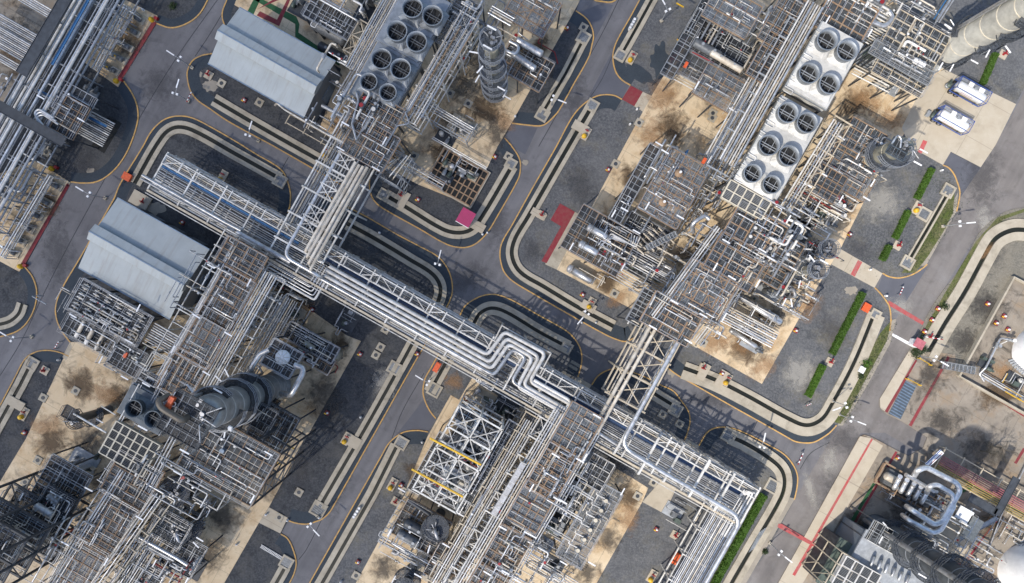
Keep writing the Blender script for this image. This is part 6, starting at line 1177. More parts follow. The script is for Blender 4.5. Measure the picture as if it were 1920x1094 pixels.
for k, (x, y) in enumerate(((1134, 935), (1125, 953), (1115, 971), (1105, 989), (1094, 1007), (1082, 1027))):
    vdrum(x, y, 5.6, 1.1, .62, "domed drum on the grated deck beside the tan strip, %s from the top" % ("first", "second", "third", "fourth", "fifth", "last")[k], "machine"); pipe([(x - 14, y - 12, 7.2), (x - 16, y - 8, 7.2), (x, y, 7.2)], .1, "pipe_white", "white crooked pipe feeding a domed drum, %s from the top" % ("first", "second", "third", "fourth", "fifth", "last")[k], bend=.3)
for k in range(5):
    x, y = 1096 - 20 * k, 882 + 34 * k; skid(x, y, 4.0, 2.6, "in the row beside the domed drums, %s from the top" % ("first", "second", "third", "fourth", "last")[k], 130 + k, hmax=2.6); tangle(x, y, 5, 3, 6, "in the %s group beside the domed drums" % ("first", "second", "third", "fourth", "last")[k], 135 + k, (2.2, 3.6), rs=(.06, .09))
for k in range(3): bundle((1058 - 22 * k, 906 + 38 * k), (1112 - 22 * k, 938 + 38 * k), 9.6, [(0, .11, "pipe_white"), (.35, .09, "pipe_white")], "in the %s pair to the domed drums" % ("upper", "middle", "lower")[k], "pipe pairs to the domed drums")
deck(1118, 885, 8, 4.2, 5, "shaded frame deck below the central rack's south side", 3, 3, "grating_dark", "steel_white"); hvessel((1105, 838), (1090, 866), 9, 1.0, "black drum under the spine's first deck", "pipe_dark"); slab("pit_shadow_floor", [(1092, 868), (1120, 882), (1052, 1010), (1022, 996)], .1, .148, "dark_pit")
deck(790, 988, 5.6, 8.4, 6.6, "dark deck with black drums at the lower road, lower middle block", 5, 3, "grating_dark", "steel_rust", lights=2); hvessel((758, 978), (798, 1000), 7.2, .8, "upper black drum on the dark deck by the lower road", "pipe_dark", low=5.6); hvessel((745, 998), (788, 1022), 7, .75, "lower black drum on the dark deck by the lower road", "machine", low=5.6); pipe([(765, 938, 6.5), (805, 965, 6.5), (812, 978, 6.5)], .3, "pipe_dark", "fat black pipe above the two black drums")
tangle(780, 1000, 9, 6, 14, "on the deck with black drums", 141, (6, 6.8, 7.8), rs=(.06, .09, .12)); frame3(745, 985, 5.4, 3.0, 8.0, "low grey railed frame at the lower road's edge", 1, 3, (2.8,), "steel_grey", .14, False); bundle((712, 1008), (830, 1072), 4.5, [(-.5, .14, "silver"), (0, .1, "silver_dull"), (.4, .1, "silver")], "along the bottom of the deck with black drums", "pipes below the deck with black drums")
pipe([(735, 1034, 3), (745, 1040, 3), (752, 1030, 3), (776, 1044, 3), (772, 1066, 5)], .42, "silver_dull", "fat grey pipe bends above the small ring tower", bend=1.1); tower(772, 1066, 9, .9, "small dark ring tower at the bottom edge, lower middle", "shell_dark", ((5, 2.3, 0, 360), (8.9, 2.2, 0, 360)), nb=1, top=False); tower(826, 962, 8, .8, "dark round vessel with a hooped platform below the white open frame", "shell_dark", ((7.4, 2.3, 0, 360),), nb=1)
o = MB(); q = P(797, 990, 6.2); o.box(q, U, V, Z, .8, .7, .8); tag(o.put("orange_marker", "orange_paint"), "orange box on the deck with black drums", "marker"); skid(800, 1060, 5, 5, "at the bottom edge beside the ring tower", 142, hmax=4); deck(840, 1060, 7, 6, 6, "dark deck at the bottom edge west of the spine", 4, 3, "grating_dark", "steel_rust", lights=2)
skid(1035, 1060, 4, 3, "at the spine's lower right below the domed drums", 143, hmax=2.4); tangle(1020, 1070, 9, 6, 16, "below the domed drums at the bottom edge", 144, (1.5, 3, 5)); bundle((980, 1040), (1080, 1100), 3.5, [(-.8 + .4 * k, .1, "pipe_white") for k in range(5)], "at the bottom edge below the domed drums", "pipes below the domed drums")
skid(1262, 958, 3.4, 2.4, "on a tan base beside the low south-east rack", 145, hmax=2); tangle(1275, 960, 6, 5, 8, "around the tan-based skid beside the low rack", 146, (.8, 1.6), rs=(.06, .09)); rack((1140, 815), (1175, 835), 6, .6, (6,), 2, "short stub frame beside the first spine deck", "steel_white", .14, None)

# ================================================================= LEFT EDGE BLOCK
rack((205, -60), (-60, 410), 6.6, 9.0, (3.4, 6.6), 6.0, "wide steel pipe rack running down the left edge", "steel_grey", .2, None)
for tier, z in enumerate((6.8, 3.6)): bundle((205, -60), (-60, 410), z, [(-4.2 + (.38 if tier == 0 else .7) * k + (0, .25, 0, -.1, .12)[k % 5], (.1, .16, .12, .22, .1)[k % 5], ("silver_dull", "silver", "pipe_grey", "pipe_white", "silver_dull")[k % 5]) for k in (range(0, 23) if tier == 0 else range(8)) if not (tier == 0 and k in (4, 5, 9, 13, 14, 19))], "on the left-edge rack, %s tier" % ("upper", "lower")[tier], "left-edge rack pipes, %s tier" % ("upper", "lower")[tier])
tray((172, -10), (98, 122), 7.6, .3, "bright blue cable tray down the left-edge rack"); tray((70, 168), (200, 238), 4.6, .26, "bright blue cable tray on the cross run of the left-edge block")
tray((128, -10), (40, 140), 8.2, 1.9, "broad dark walkway tray along the left-edge rack", "steel_dark"); tray((-6, 196), (120, 268), 8.4, 1.6, "broad dark walkway tray crossing the left-edge rack", "steel_dark")
for k, (a, b, n) in enumerate((((-40, 22), (72, 86), 8), ((-40, 55), (58, 112), 10), ((20, -20), (112, 34), 5), ((-40, 80), (50, 132), 4))): bundle(a, b, 5.0 + .5 * k, [(-.9 + .33 * i, (.1, .14, .08)[(i + k) % 3], ("pipe_white", "silver_dull", "silver")[(i + k) % 3]) for i in range(n)], "in the %s bundle joining the left-edge rack" % ("upper", "middle", "top", "lowest")[k], "side bundles joining the left-edge rack")
bundle((110, 200), (206, 252), 3.2, [(-2.4 + .36 * k, (.12, .08, .1)[k % 3], ("pipe_white", "silver", "silver_dull")[k % 3]) for k in range(13)], "in the cross run of the left-edge block", "cross-run pipes of the left-edge block")
for k in range(3): pipe([(92 - 7 * k, 250 + 0 * k, 7.4), (64 + 2 * k, 214 - 2 * k + 6 * k, 7.4), (72 + 4 * k, 204 + 5 * k, 7.4), (102 + 4 * k, 222 + 6 * k, 7.4)], .2, "silver", "%s of three nested silver bends on the left-edge rack" % ("outer", "middle", "inner")[k], "nested silver bends", bend=.9)
deck(142, 190, 6.2, 6.2, 4.2, "dark deck at the head of the left block's cross run", 3, 2, "grating_dark", "steel_grey", lights=2); deck(132, 222, 7, 4.4, 6.0, "dark brown-beamed deck across the left block's cross run", 3, 4, "grating_dark", "steel_rust"); skid(168, 178, 3, 2.4, "beside the dark deck of the left block", 150, hmax=1.5); slab("pit_floor", [(205, 218), (229, 232), (196, 288), (172, 274)], .05, .125, "dark_pit")
tangle(150, 200, 9, 6, 12, "around the left block's dark decks", 151, (2, 4.5, 6.6)); tangle(95, 285, 6, 6, 9, "south of the left block's cross run", 152, (1, 3, 5)); tangle(30, 200, 5, 12, 8, "at the left-edge rack's outer side", 153, (3, 5, 7.2)); tangle(200, 55, 8, 10, 12, "between the left-edge rack and the upper pump pad", 154, (2, 4), ("pipe_white", "silver", "silver_dull"), rs=(.06, .08, .1))
pm = make_pump(); sp, lb = [], []
W6 = ("first", "second", "third", "fourth", "fifth", "sixth")
for k, (x, y) in enumerate(((258, 36), (250, 60), (236, 87), (225, 110), (210, 131))): sp.append((x, y, .14, RZ + math.pi)); lb.append("grey pump set on the upper left pump pad, %s from the top" % W6[k])
for k, (x, y) in enumerate(((104, 347), (86, 378), (68, 402), (52, 426), (37, 449), (24, 471))): sp.append((x, y, .14, RZ + math.pi)); lb.append("grey pump set on the lower left pump pad, %s from the top" % W6[k])
place_all(pm, sp, lb)
for a, b, nm in (((238, 12), (176, 130), "upper"), ((94, 330), (4, 482), "lower")):
    rack(a, b, 3.4, .9, (3.4,), 3.4, "thin white pipe stand over the %s left pump pad" % nm, "steel_white", .12, None); bundle(a, b, 3.5, [(-.3, .12, "silver"), (.1, .1, "pipe_white"), (.45, .07, "silver_dull")], "on the stand over the %s left pump pad" % nm, "pipes over the left pump pads")
tangle(225, 75, 6, 13, 14, "over the upper left pump pad", 155, (1.2, 2.4, 3.2), ("pipe_white", "silver", "silver_dull"), rs=(.05, .07, .09)); tangle(55, 400, 6, 15, 18, "over the lower left pump pad", 156, (1.2, 2.4, 3.2), ("pipe_white", "silver", "silver_dull"), rs=(.05, .07, .1)); tangle(25, 370, 8, 9, 14, "between the left-edge rack and the lower pump pad", 157, (2, 3.5), ("pipe_white", "silver", "silver_dull"))
pipe([(62, 318, 3.5), (38, 363, 3.5), (0, 342, 3.5)], .24, "silver", "silver pipe looping round at the lower pump pad's upper end", bend=1.0); pipe([(75, 285, 5), (62, 300, 5), (56, 296, 5), (70, 268, 5)], .22, "silver", "silver U-bend beside the left-edge rack", bend=.5)

# ================================================================= SOUTH-EAST BLOCK
tower(1640, 986, 29, 1.95, "dark grey column with pale rings leaning across the bottom right corner", "shell_dark", ((6, 3.1, 60, 300), (11, 3.1, 0, 360), (16, 3.2, 100, 360), (21, 3.2, 0, 360), (26, 3.2, 0, 360)), nb=8, bandm="pipe_grey", railm="steel_dark", ladder_az=60)
tower(1712, 1066, 24, 1.75, "brownish column with hooped platforms, lower of two in the bottom right corner", "shell_brown", ((7, 3.0, 0, 360), (13, 3.2, 0, 360), (19, 3.0, 0, 360)), nb=4, railm="steel_dark", ladder_az=80)
LP = [[(1700, 950, 6), (1712, 958, 8.5), (1752, 984, 8.5), (1766, 978, 8.5), (1800, 920, 8.5), (1794, 906, 8.5), (1736, 876, 8.5), (1720, 882, 8.5), (1712, 896, 6)], [(1692, 966, 6), (1704, 976, 8.5), (1750, 1000, 8.5), (1764, 994, 8.5), (1788, 950, 8.5), (1786, 926, 8.5), (1756, 908, 8.5), (1742, 912, 8.5), (1738, 924, 6)]]
for k, L_ in enumerate(LP): pipe(L_, .46 - .06 * k, "silver", "%s of two fat silver pipe loops in the bottom right block" % ("outer", "inner")[k], "fat silver loops", "large_pipe", n=14, bend=1.3)
pipe([(1698, 890, 7), (1752, 922, 7)], .34, "silver", "straight silver header beside the fat silver loops")
for k in range(5): x, y = 1676 + 13 * k, 908 + 6.5 * k; pipe([(x, y + 8, 2), (x, y + 8, 4.6), (x + 11, y - 12, 4.6), (x + 12, y - 14, 6.5)], .36, "silver", "short fat silver elbow on the rusty skid, %s from the left" % W6[k], "short fat silver elbows", bend=.8)
t = thing("rusty_skid", "long rusty-framed skid under the short silver elbows", "skid", P(1695, 912)); c = P(1700, 914, 1.2)
for i in (-1, 1): MB().bar(c + V * i * 1.9 - U * 5.4, c + V * i * 1.9 + U * 5.4, .3, .5).put("side_beam", "steel_rust", t); MB().bar(c + U * i * 5.4 - V * 1.75, c + U * i * 5.4 + V * 1.75, .3, .5).put("end_beam", "steel_rust", t)
MB().ubox(c + Z * .1, 9, 2.8, 1.2).put("machine_body", "machine", t); MB().vessel(c - U * 5 + Z * 1.0, c - U * 2.6 + Z * 1.0, .7).put("end_drum", "pipe_beige", t)
tangle(1700, 920, 11, 5, 12, "on the rusty-framed skid", 160, (1.8, 3), ("silver", "pipe_grey", "steel_rust", "pipe_dark")); tangle(1680, 940, 8, 4, 8, "below the rusty-framed skid", 161, (1, 2.4), ("pipe_dark", "silver_dull", "pipe_grey")); deck(1662, 1010, 8, 6.5, 3.4, "dark deck with white rails above the grey roof", 3, 2, "grating_dark", "steel_grey", rail="steel_white")
t = thing("compressor_house", "flat dark grey roof with bent silver pipes on it, bottom edge", "building", P(1668, 1062)); c = P(1672, 1062, 8); MB().ubox(c - Z * .15, 13, 6.5, .3).put("roof", "steel_grey", t); MB().ubox(Vector((c.x, c.y, 3.95)), 12.4, 5.9, 7.7).put("wall", "wall_sheet", t)
for k in range(6): x, y = 1640 + 13 * k, 1046 + 7 * k; pipe([(x, y, 8), (x, y, 9.2), (x - 7, y + 14, 9.2), (x - 7, y + 14, 8.1)], .2, "silver", "bent silver vent pipe on the flat dark roof, %s from the left" % W6[k], "bent vent pipes on the flat roof", bend=.4)
t = thing("lean_to_roof", "weathered olive-grey lean-to roof left of the flat dark roof", "roof", P(1570, 1055)); c = P(1568, 1058, 6); MB().ubox(c, 3.2, 8.5, .25).put("roof", "machine_green", t); MB().ubox(Vector((c.x, c.y, 2.98)), 2.8, 8.0, 5.6).put("wall", "steel_dark", t); louvre(1606, 1086, 9, 6.4, 5.0, 4, 3, "dark louvre panel with white frame at the bottom edge", "pipe_white"); frame3(1578, 1075, 9, 3.0, 6.0, "pale ladder frame beside the dark louvre panel", 1, 3, (4,), "steel_beige", .16)
bundle((1760, 868), (1935, 966), 2.0, [(-1.5 + .36 * k, .075, "yellow_pipe") for k in range(5)], "of the painted run past the burnt patch", "yellow pipes past the burnt patch"); bundle((1766, 858), (1940, 956), 2.0, [(-1.2 + .36 * k, .09, "red_faded_pipe") for k in range(5)], "of the painted run past the burnt patch", "pink pipes past the burnt patch")
rack((1762, 862), (1936, 960), 1.9, 4.4, (1.9,), 4.0, "low sleepers carrying the yellow and pink pipes", "steel_beige", .16, None)
tray((1818, 932), (1868, 962), 7, 1.3, "dark covered conveyor tray below the painted pipes", "steel_dark"); tray((1868, 966), (1906, 896), 7, 1.2, "dark conveyor tray rising to the right edge", "steel_dark"); tray((1800, 1010), (1868, 972), 1.6, .7, "thin dark cable run beside the white canopy", "steel_grey")
t = thing("canopy_roof", "white L-shaped canopy roof over the pale slab, bottom right", "canopy", P(1815, 985)); c = P(1808, 966, 4); MB().ubox(c, 2.6, 2.3, .16).put("roof_panel", "white_paint", t); c = P(1827, 984, 4); MB().ubox(c - V * .8, 2.4, 4.0, .16).put("roof_panel", "cream", t); c = P(1816, 1015, 4)
for (x, y) in ((1800, 962), (1836, 980), (1818, 1010), (1812, 955)): q = P(x, y, 3.9); MB().bar(Vector((q.x, q.y, .1)), q, .16).put("post", "steel_grey", t)
def tank(x, y, r, h, label):
    c = P(x, y); t = thing("storage_tank", label, "tank", c); MB().lathe(c + Z * .12, c + Z * h, [(0, r), (h - .3, r), (h - .25, r * .99), (h + .2, r * .6), (h + .5, r * .05)], 48).put("shell", "tank_white", t); g = MB(); g.ring(c, r + .02, r + .08, h - .4, h - .25, 48); g.put("rim", "steel_grey", t)
    g = MB(); n = 22; pts = [c + Z * (h - .1) + Vector((math.cos(2.0 + k * .16), math.sin(2.0 + k * .16), 0)) * (r - .2) for k in range(n)]; rail_mesh(g, pts, closed=False); g.put("roof_rail", "steel_grey", t)
    g = MB()
    for k in range(22): a = 3.4 + k * .07; d = Vector((math.cos(a), math.sin(a), 0)); g.box(c + d * (r + .5) + Z * (.4 + k * h / 22), d, Vector((-d.y, d.x, 0)), Z, .9, .35, .06)
    g.put("spiral_stair", "steel_grey", t); g = MB(); g.cyl(c + Z * (h + .3), c + Z * (h + .9), .4, 12); g.put("vent", "steel_white", t); return t
tank(1945, 662, 4.6, 6, "white domed storage tank on the right edge inside the dark yard"); tank(1922, 1072, 5.0, 7, "white storage tank in the bottom right corner")
bundle((1838, 706), (1930, 760), .9, [(0, .14, "silver"), (.4, .1, "pipe_white"), (.75, .1, "silver_dull")], "along the dark yard's lower wall", "pipes in the tank yard"); pipe([(1905, 640, 1.4), (1876, 634, 1.4), (1848, 690, 1.4), (1836, 702, .9), (1845, 715, .9)], .18, "silver", "silver pipe zigzagging from the white tank to the yard wall", valves=2); pipe([(1862, 652, 1.0), (1888, 640, 1.0)], .1, "pipe_white", "small white pipe beside the white tank"); skid(1902, 712, 3.5, 2, "beside the white tank with a yellow rail", 162, hmax=1.2); tangle(1900, 725, 6, 4, 9, "in the tank yard's lower corner", 163, (.8, 1.6), ("pipe_white", "silver", "yellow_paint"), rs=(.06, .09))
skid(1846, 682, 2.4, 1.8, "shaded on the pipe west of the white tank", 164, hmax=1); t = deck(1798, 690, 1.4, 1.2, 5.6, "grey stepped walkway over the yard wall", 1, 8, "grating_light", "steel_grey", ang=R(-100), name="step_over", cat="stairs")
tangle(1870, 1000, 9, 9, 12, "on the tan concrete by the bottom right tank", 165, (.8, 1.6), rs=(.06, .1)); pipe([(1960, 800, .9), (1880, 960, .9), (1850, 1040, .9)], .12, "silver_dull", "long thin pipe along the tan concrete to the bottom right tank")
t = thing("site_sign", "white board with blue and red bars at the end of the painted pipes", "sign", P(1752, 868)); c = P(1752, 860, 2.6); dn = (U * .3 + V * .95).normalized(); sd = Vector((dn.y, -dn.x, 0))
MB().box(c, dn, sd, Z, 3.6, .9, .1).put("board", "white_paint", t); MB().box(c + Z * .06 + sd * .22, dn, sd, Z, 3.2, .12, .02).put("red_bar", "red_paint", t); MB().box(c + Z * .06 - sd * .3, dn, sd, Z, 3.4, .14, .02).put("blue_bar", "blue_frame", t)
for k in (-1.4, 1.4): MB().bar(Vector((c.x, c.y, .1)) + dn * k, c + dn * k, .1).put("post", "steel_grey", t)

for i, (x, y, lu, lv, z) in enumerate(((470, 590, 6, 12, 8), (540, 600, 8, 8, 4), (330, 930, 6, 10, 9), (170, 930, 8, 8, 7), (290, 1060, 10, 8, 6), (470, 820, 10, 8, 12), (1010, 900, 6, 12, 8), (900, 980, 7, 14, 7), (1060, 940, 6, 14, 5), (960, 800, 12, 6, 4), (820, 1030, 8, 8, 5), (1750, 960, 9, 8, 4), (1700, 1010, 8, 6, 6), (1800, 1030, 9, 7, 4), (380, 940, 7, 6, 6))):
    tangle(x, y, lu, lv, 15, "deep in the southern blocks, %s cluster" % ("first", "second", "third", "fourth", "fifth", "sixth", "seventh", "eighth", "ninth", "tenth", "eleventh", "twelfth", "thirteenth", "fourteenth", "last")[i], 430 + i, (z * .4, z * .7, z, z * 1.2), rs=(.06, .08, .11, .15))
c5 = P(520, 722)
for k, (a, r0, z0, z1, m) in enumerate(((150, .34, 3, 24, "silver"), (128, .22, 2, 28, "silver_dull"), (172, .16, 2, 26, "pipe_white"), (196, .2, 9, 28, "shell_brown"))):
    e = Vector((math.cos(R(a)), math.sin(R(a)), 0)); pipe([c5 + e * 4.6 + Z * z0, c5 + e * 2.85 + Z * z0, c5 + e * 2.85 + Z * z1], r0, m, "%s riser climbing the biggest column" % ("fat silver", "dull silver", "white", "brown")[k], "risers on the biggest column")
for k in range(7):
    a = R(215 + k * 17); e = Vector((math.cos(a), math.sin(a), 0)); z = 13.2 + 2.0 * k; q = c5 + e * 3.4 + Z * z
    t = thing("junction_box", "small white box on the biggest column's railings", "junction box", q, "white boxes on the biggest column"); MB().ubox(q + Z * .9, .5, .4, .4).put("box", "white_paint", t); MB().bar(q, q + Z * .7, .08).put("post", "steel_grey", t)
# ================================================================= SMALL THINGS ON THE GROUND
def near(x, y):
    """the closest landmark in words, for labels"""
    L = ((508, 116, "the upper warehouse"), (267, 485, "the lower warehouse"), (875, 410, "the pink shelter"), (980, 660, "the big expansion loop"), (1185, 175, "the dark red square"), (1050, 430, "the red painted strip"), (1730, 350, "the hedges"), (1585, 610, "the longest road hedge"), (930, 130, "the caged dark column"), (640, 820, "the lower road's drain"), (858, 860, "the white open frame"), (100, 740, "the left road bend"), (1240, 980, "the low south-east rack"), (1240, 780, "the right-hand bridge"), (630, 600, "the L-shaped pipe bundle"), (1430, 640, "the pad exchangers"), (1790, 210, "the tank trailers"), (1740, 640, "the gate hut"), (85, 310, "the lower left pump pad"), (520, 970, "the lower pale driveway"), (760, 940, "the lower road"), (440, 250, "the crossing road's west end"), (1220, 90, "the top road"), (60, 560, "the left edge"), (1160, 560, "the east yard's lower corner"), (1840, 600, "the tank yard"), (1500, 800, "the south-east road corner"), (150, 850, "the stained left pad"), (860, 190, "the stained north concrete"), (1330, 215, "the tan apron"))
    return min(L, key=lambda l: (l[0] - x) ** 2 + (l[1] - y) ** 2)[2]
t = thing("marker_box", "red marker box", "hose box", O, "red hydrant boxes on the ground"); MB().box(Z * .2, X, Y, Z, .72, .72, .4).put("box", "red_paint", t); MB().lathe(Vector((.08, .05, .4)), Vector((.08, .05, .75)), [(0, .2), (.2, .19), (.33, .05)], 12).put("white_cap", "white_paint", t); MB().box(Vector((-.2, -.25, .42)), X, Y, Z, .42, .2, .06).put("yellow_plate", "yellow_paint", t)
SP = [(1140, 319), (784, 375), (928, 295), (783, 664), (676, 664), (614, 774), (586, 581), (753, 909), (672, 1053), (1230, 992), (1491, 620), (1592, 440), (48, 811), (459, 189), (343, 418), (1063, 54), (874, 747), (1092, 553), (1353, 700), (1850, 570), (1881, 593), (1866, 606), (1888, 618), (1757, 579), (1746, 600), (1732, 622), (1682, 858), (1824, 1046)]
place_all(t, [(x, y, .1, RZ) for x, y in SP], ["red box with white cap near " + near(x, y) for x, y in SP])
t = thing("manhole", "manhole", "manhole", O, "square concrete manholes"); MB().box(Z * .1, X, Y, Z, 1.35, 1.35, .2).put("slab", "drain_concrete", t); g = MB(); g.cyl(Z * .18, Z * .23, .34, 16); g.put("cover", "steel_dark", t); g = MB()
for i in (-1, 1):
    for j in (-1, 1): g.box(Vector((i * .5, j * .5, .22)), X, Y, Z, .12, .12, .06)
g.put("corner_bolts", "steel_grey", t)
SP = [(1198, 231), (1335, 222), (1154, 308), (844, 176), (878, 195), (723, 618), (714, 651), (705, 666), (561, 923), (524, 970), (757, 921), (668, 1079), (1242, 777), (1274, 795), (1318, 643), (1225, 905), (1195, 930), (143, 733), (72, 863), (48, 904), (416, 157), (88, 286), (487, 193), (1152, 551), (1496, 562), (953, 294), (82, 746), (1094, 52), (555, 580), (777, 293), (1336, 213), (652, 568)]
place_all(t, [(x, y, .1 if k % 3 else .12, RZ) for k, (x, y) in enumerate(SP)], ["square concrete manhole near " + near(x, y) for x, y in SP])
t = thing("hydrant_pad", "hydrant pad", "hydrant", O, "yellow capped hydrants on pale pads"); MB().box(Z * .12, X, Y, Z, 1.3, 2.3, .24).put("pad", "concrete_pale", t); g = MB(); g.lathe(Vector((0, -.6, .24)), Vector((0, -.6, 1.0)), [(0, .42), (.55, .42), (.7, .3), (.76, .1)], 14); g.put("yellow_cap", "yellow_paint", t); g = MB(); g.cyl(Vector((0, .45, .24)), Vector((0, .45, .95)), .14, 10); g.cyl(Vector((-.4, .45, .75)), Vector((.4, .45, .75)), .1, 8); g.put("red_valve", "red_steel", t)
SP = [(1184, 109), (1098, 251), (611, 286), (1107, 570), (1362, 712), (736, 908), (1222, 1080), (46, 776), (418, 332), (1718, 390), (650, 822)]
place_all(t, [(x, y, .1, RZ) for x, y in SP], ["yellow capped hydrant near " + near(x, y) for x, y in SP])
t = thing("fire_hydrant", "hydrant", "hydrant", O, "red fire hydrants"); MB().box(Z * .1, X, Y, Z, 1.4, 1.4, .2).put("pad", "concrete_pale", t); g = MB(); g.lathe(Z * .2, Z * 1.1, [(0, .22), (.1, .16), (.6, .16), (.75, .2), (.9, .08)], 12); g.cyl(Vector((-.42, 0, .75)), Vector((.42, 0, .75)), .11, 9); g.cyl(Vector((0, 0, .8)), Vector((0, .75, .8)), .13, 9); g.put("body", "red_steel", t)
SP = [(1015, 404), (752, 367), (1317, 690), (1555, 679), (1880, 103), (1682, 461), (1265, 1003), (85, 695), (392, 142), (742, 940), (1258, 112), (1740, 632), (270, 380)]
place_all(t, [(x, y, .3 if k in (0, 1, 2) else .1, RZ) for k, (x, y) in enumerate(SP)], ["red fire hydrant on a small pad near " + near(x, y) for x, y in SP])
t = thing("street_lamp", "lamp", "street lamp", O, "road lamps with white heads"); g = MB(); g.lathe(O, Z * 4.8, [(0, .09), (4.8, .05)], 8); g.put("pole", "steel_grey", t); MB().bar(Z * 4.75, Vector((1.3, 0, 4.95)), .06).put("arm", "steel_grey", t); MB().bar(Vector((.9, 0, 5.0)), Vector((2.4, 0, 5.05)), .19, .12).put("lamp_head", "white_paint", t); MB().box(Z * .1, X, Y, Z, .5, .5, .4).put("base", "drain_concrete", t)
for k in (-.38, .38): MB().box(Vector((-.1, k, 4.85)), X, Y, Z, .36, .34, .22).put("spotlight", "white_paint", t)
SP = [(1767, 425, 5), (1572, 777, -22), (596, 968, -45), (361, 128, 147), (198, 372, 148), (1034, 199, -22), (826, 497, 75), (1094, 586, 230), (808, 711, 148), (1443, 1018, -38), (1410, 826, 78), (354, 190, 72), (485, 265, 72), (60, 632, 148), (1722, 668, 330), (1560, 752, 200), (1240, 40, 120)]
place_all(t, [(x, y, .1, R(a)) for x, y, a in SP], ["white road lamp near " + near(x, y) for x, y, a in SP])
t = thing("drum", "drum", "drum", O, "white drums in rows of four"); g = MB(); g.lathe(O, Z * .88, [(0, .26), (.3, .27), (.6, .27), (.88, .26)], 16); g.put("body", "white_paint", t); g = MB(); g.ring(O, .22, .275, .86, .92, 16); g.put("rim", "steel_grey", t)
SP = [(1188.5, 40), (1186, 45), (1183, 50), (1180, 55.5), (675, 951), (671.5, 956.5), (668, 962), (665, 967)]
place_all(t, [(x, y, .1, 0) for x, y in SP], ["white drum by the %s, %s of four from the top" % ("top road" if k < 4 else "lower road", W6[k % 4]) for k in range(8)])
# hedges and plants: leaves by the thousand
def hedge(a, b, w, h, label, seed):
    rnd = random.Random(seed); p, q = P(*a), P(*b); d = (q - p).normalized(); s = Vector((-d.y, d.x, 0)); L = (q - p).length; n = int(L * 340); m = MB()
    t = thing("hedge", label, "hedge", (p + q) / 2, "clipped hedges"); prof = MB(); k = 5
    prof.box((p + q) / 2 + Z * (h * .46 + .1), d, s, Z, L - .2, w * .8, h * .92); prof.put("inner_twigs", "hedge", t)
    for _ in range(n):
        f = rnd.random(); side = rnd.random(); bump = .10 * math.sin(f * L * 2.3 + seed) + .07 * math.sin(f * L * 5.1)
        if side < .6: c = p + d * f * L + s * (rnd.uniform(-.5, .5) * w) + Z * (h + .1 + bump * .4 + rnd.uniform(-.10, .04))
        else: c = p + d * f * L + s * (w / 2 + bump * .25 + rnd.uniform(-.05, .03)) * rnd.choice((-1, 1)) + Z * (rnd.random() * h + .1)
        a1 = Vector((rnd.gauss(0, 1), rnd.gauss(0, 1), rnd.gauss(0, .6))).normalized() * rnd.uniform(.06, .14); a2 = a1.cross(Vector((rnd.gauss(0, 1), rnd.gauss(0, 1), rnd.gauss(0, 1)))).normalized() * rnd.uniform(.05, .1)
        m.add([c - a1, c + a2, c + a1, c - a2], [(0, 1, 2, 3)])
    o = m.put("foliage", "hedge", t); return t
hedge((1862, 103), (1838, 160), .9, .9, "short clipped hedge at the top right beside a red hydrant", 1); hedge((1743, 318), (1715, 374), .9, 1.0, "topmost hedge of the three by the drain with two sumps", 2); hedge((1699, 397), (1674, 448), .9, 1.0, "middle hedge of the three by the drain with two sumps", 3)
hedge((1664, 461), (1650, 489), .95, 1.0, "shortest hedge, lowest of the three by the drain with two sumps", 4); hedge((1614, 549), (1556, 664), .95, 1.1, "longest roadside hedge beside the wide concrete drain", 5); hedge((1540, 684), (1511, 743), .95, 1.1, "medium hedge at the lower end of the wide concrete drain", 6); hedge((1430, 925), (1300, 1160), 1.1, 1.1, "very long hedge beside the low south-east rack", 7)
def bush(x, y, r, label, seed, m="bush", n=500):
    rnd = random.Random(seed); c = P(x, y, .1); t = thing("shrub", label, "shrub", c); g = MB()
    for k in range(5): d = Vector((rnd.gauss(0, 1), rnd.gauss(0, 1), 1.2)).normalized(); g.bar(c, c + d * r, .05)
    g.put("stems", "bare_twig", t); g = MB()
    for _ in range(n):
        d = Vector((rnd.gauss(0, 1), rnd.gauss(0, 1), abs(rnd.gauss(0, 1)))).normalized() * r * rnd.uniform(.35, 1.05) * (1 + .3 * math.sin(seed + 5 * rnd.random())); q = c + d
        a1 = Vector((rnd.gauss(0, 1), rnd.gauss(0, 1), rnd.gauss(0, .6))).normalized() * rnd.uniform(.05, .13); a2 = a1.cross(Vector((rnd.gauss(0, 1), rnd.gauss(0, 1), rnd.gauss(0, 1)))).normalized() * .07; g.add([q - a1, q + a2, q + a1, q - a2], [(0, 1, 2, 3)])
    g.put("foliage", m, t)
bush(325, 12, .75, "small dark round shrub on the gravel at the top left", 8); bush(1622, 682, 1.0, "bright bushy shrub by the wide concrete drain", 9, "hedge"); bush(1612, 705, .6, "low shrub below the bright bushy one by the drain", 10); bush(1716, 662, 1.0, "scrubby bush at the gate beside the yellow chains", 11); bush(1729, 655, .8, "smaller scrubby bush behind the gate hut", 12); bush(1770, 575, .7, "low weeds clump by the curved drain", 13); bush(1434, 1034, .5, "small bush at the scaffold tubes", 14)
rnd = random.Random(5); g = MB()
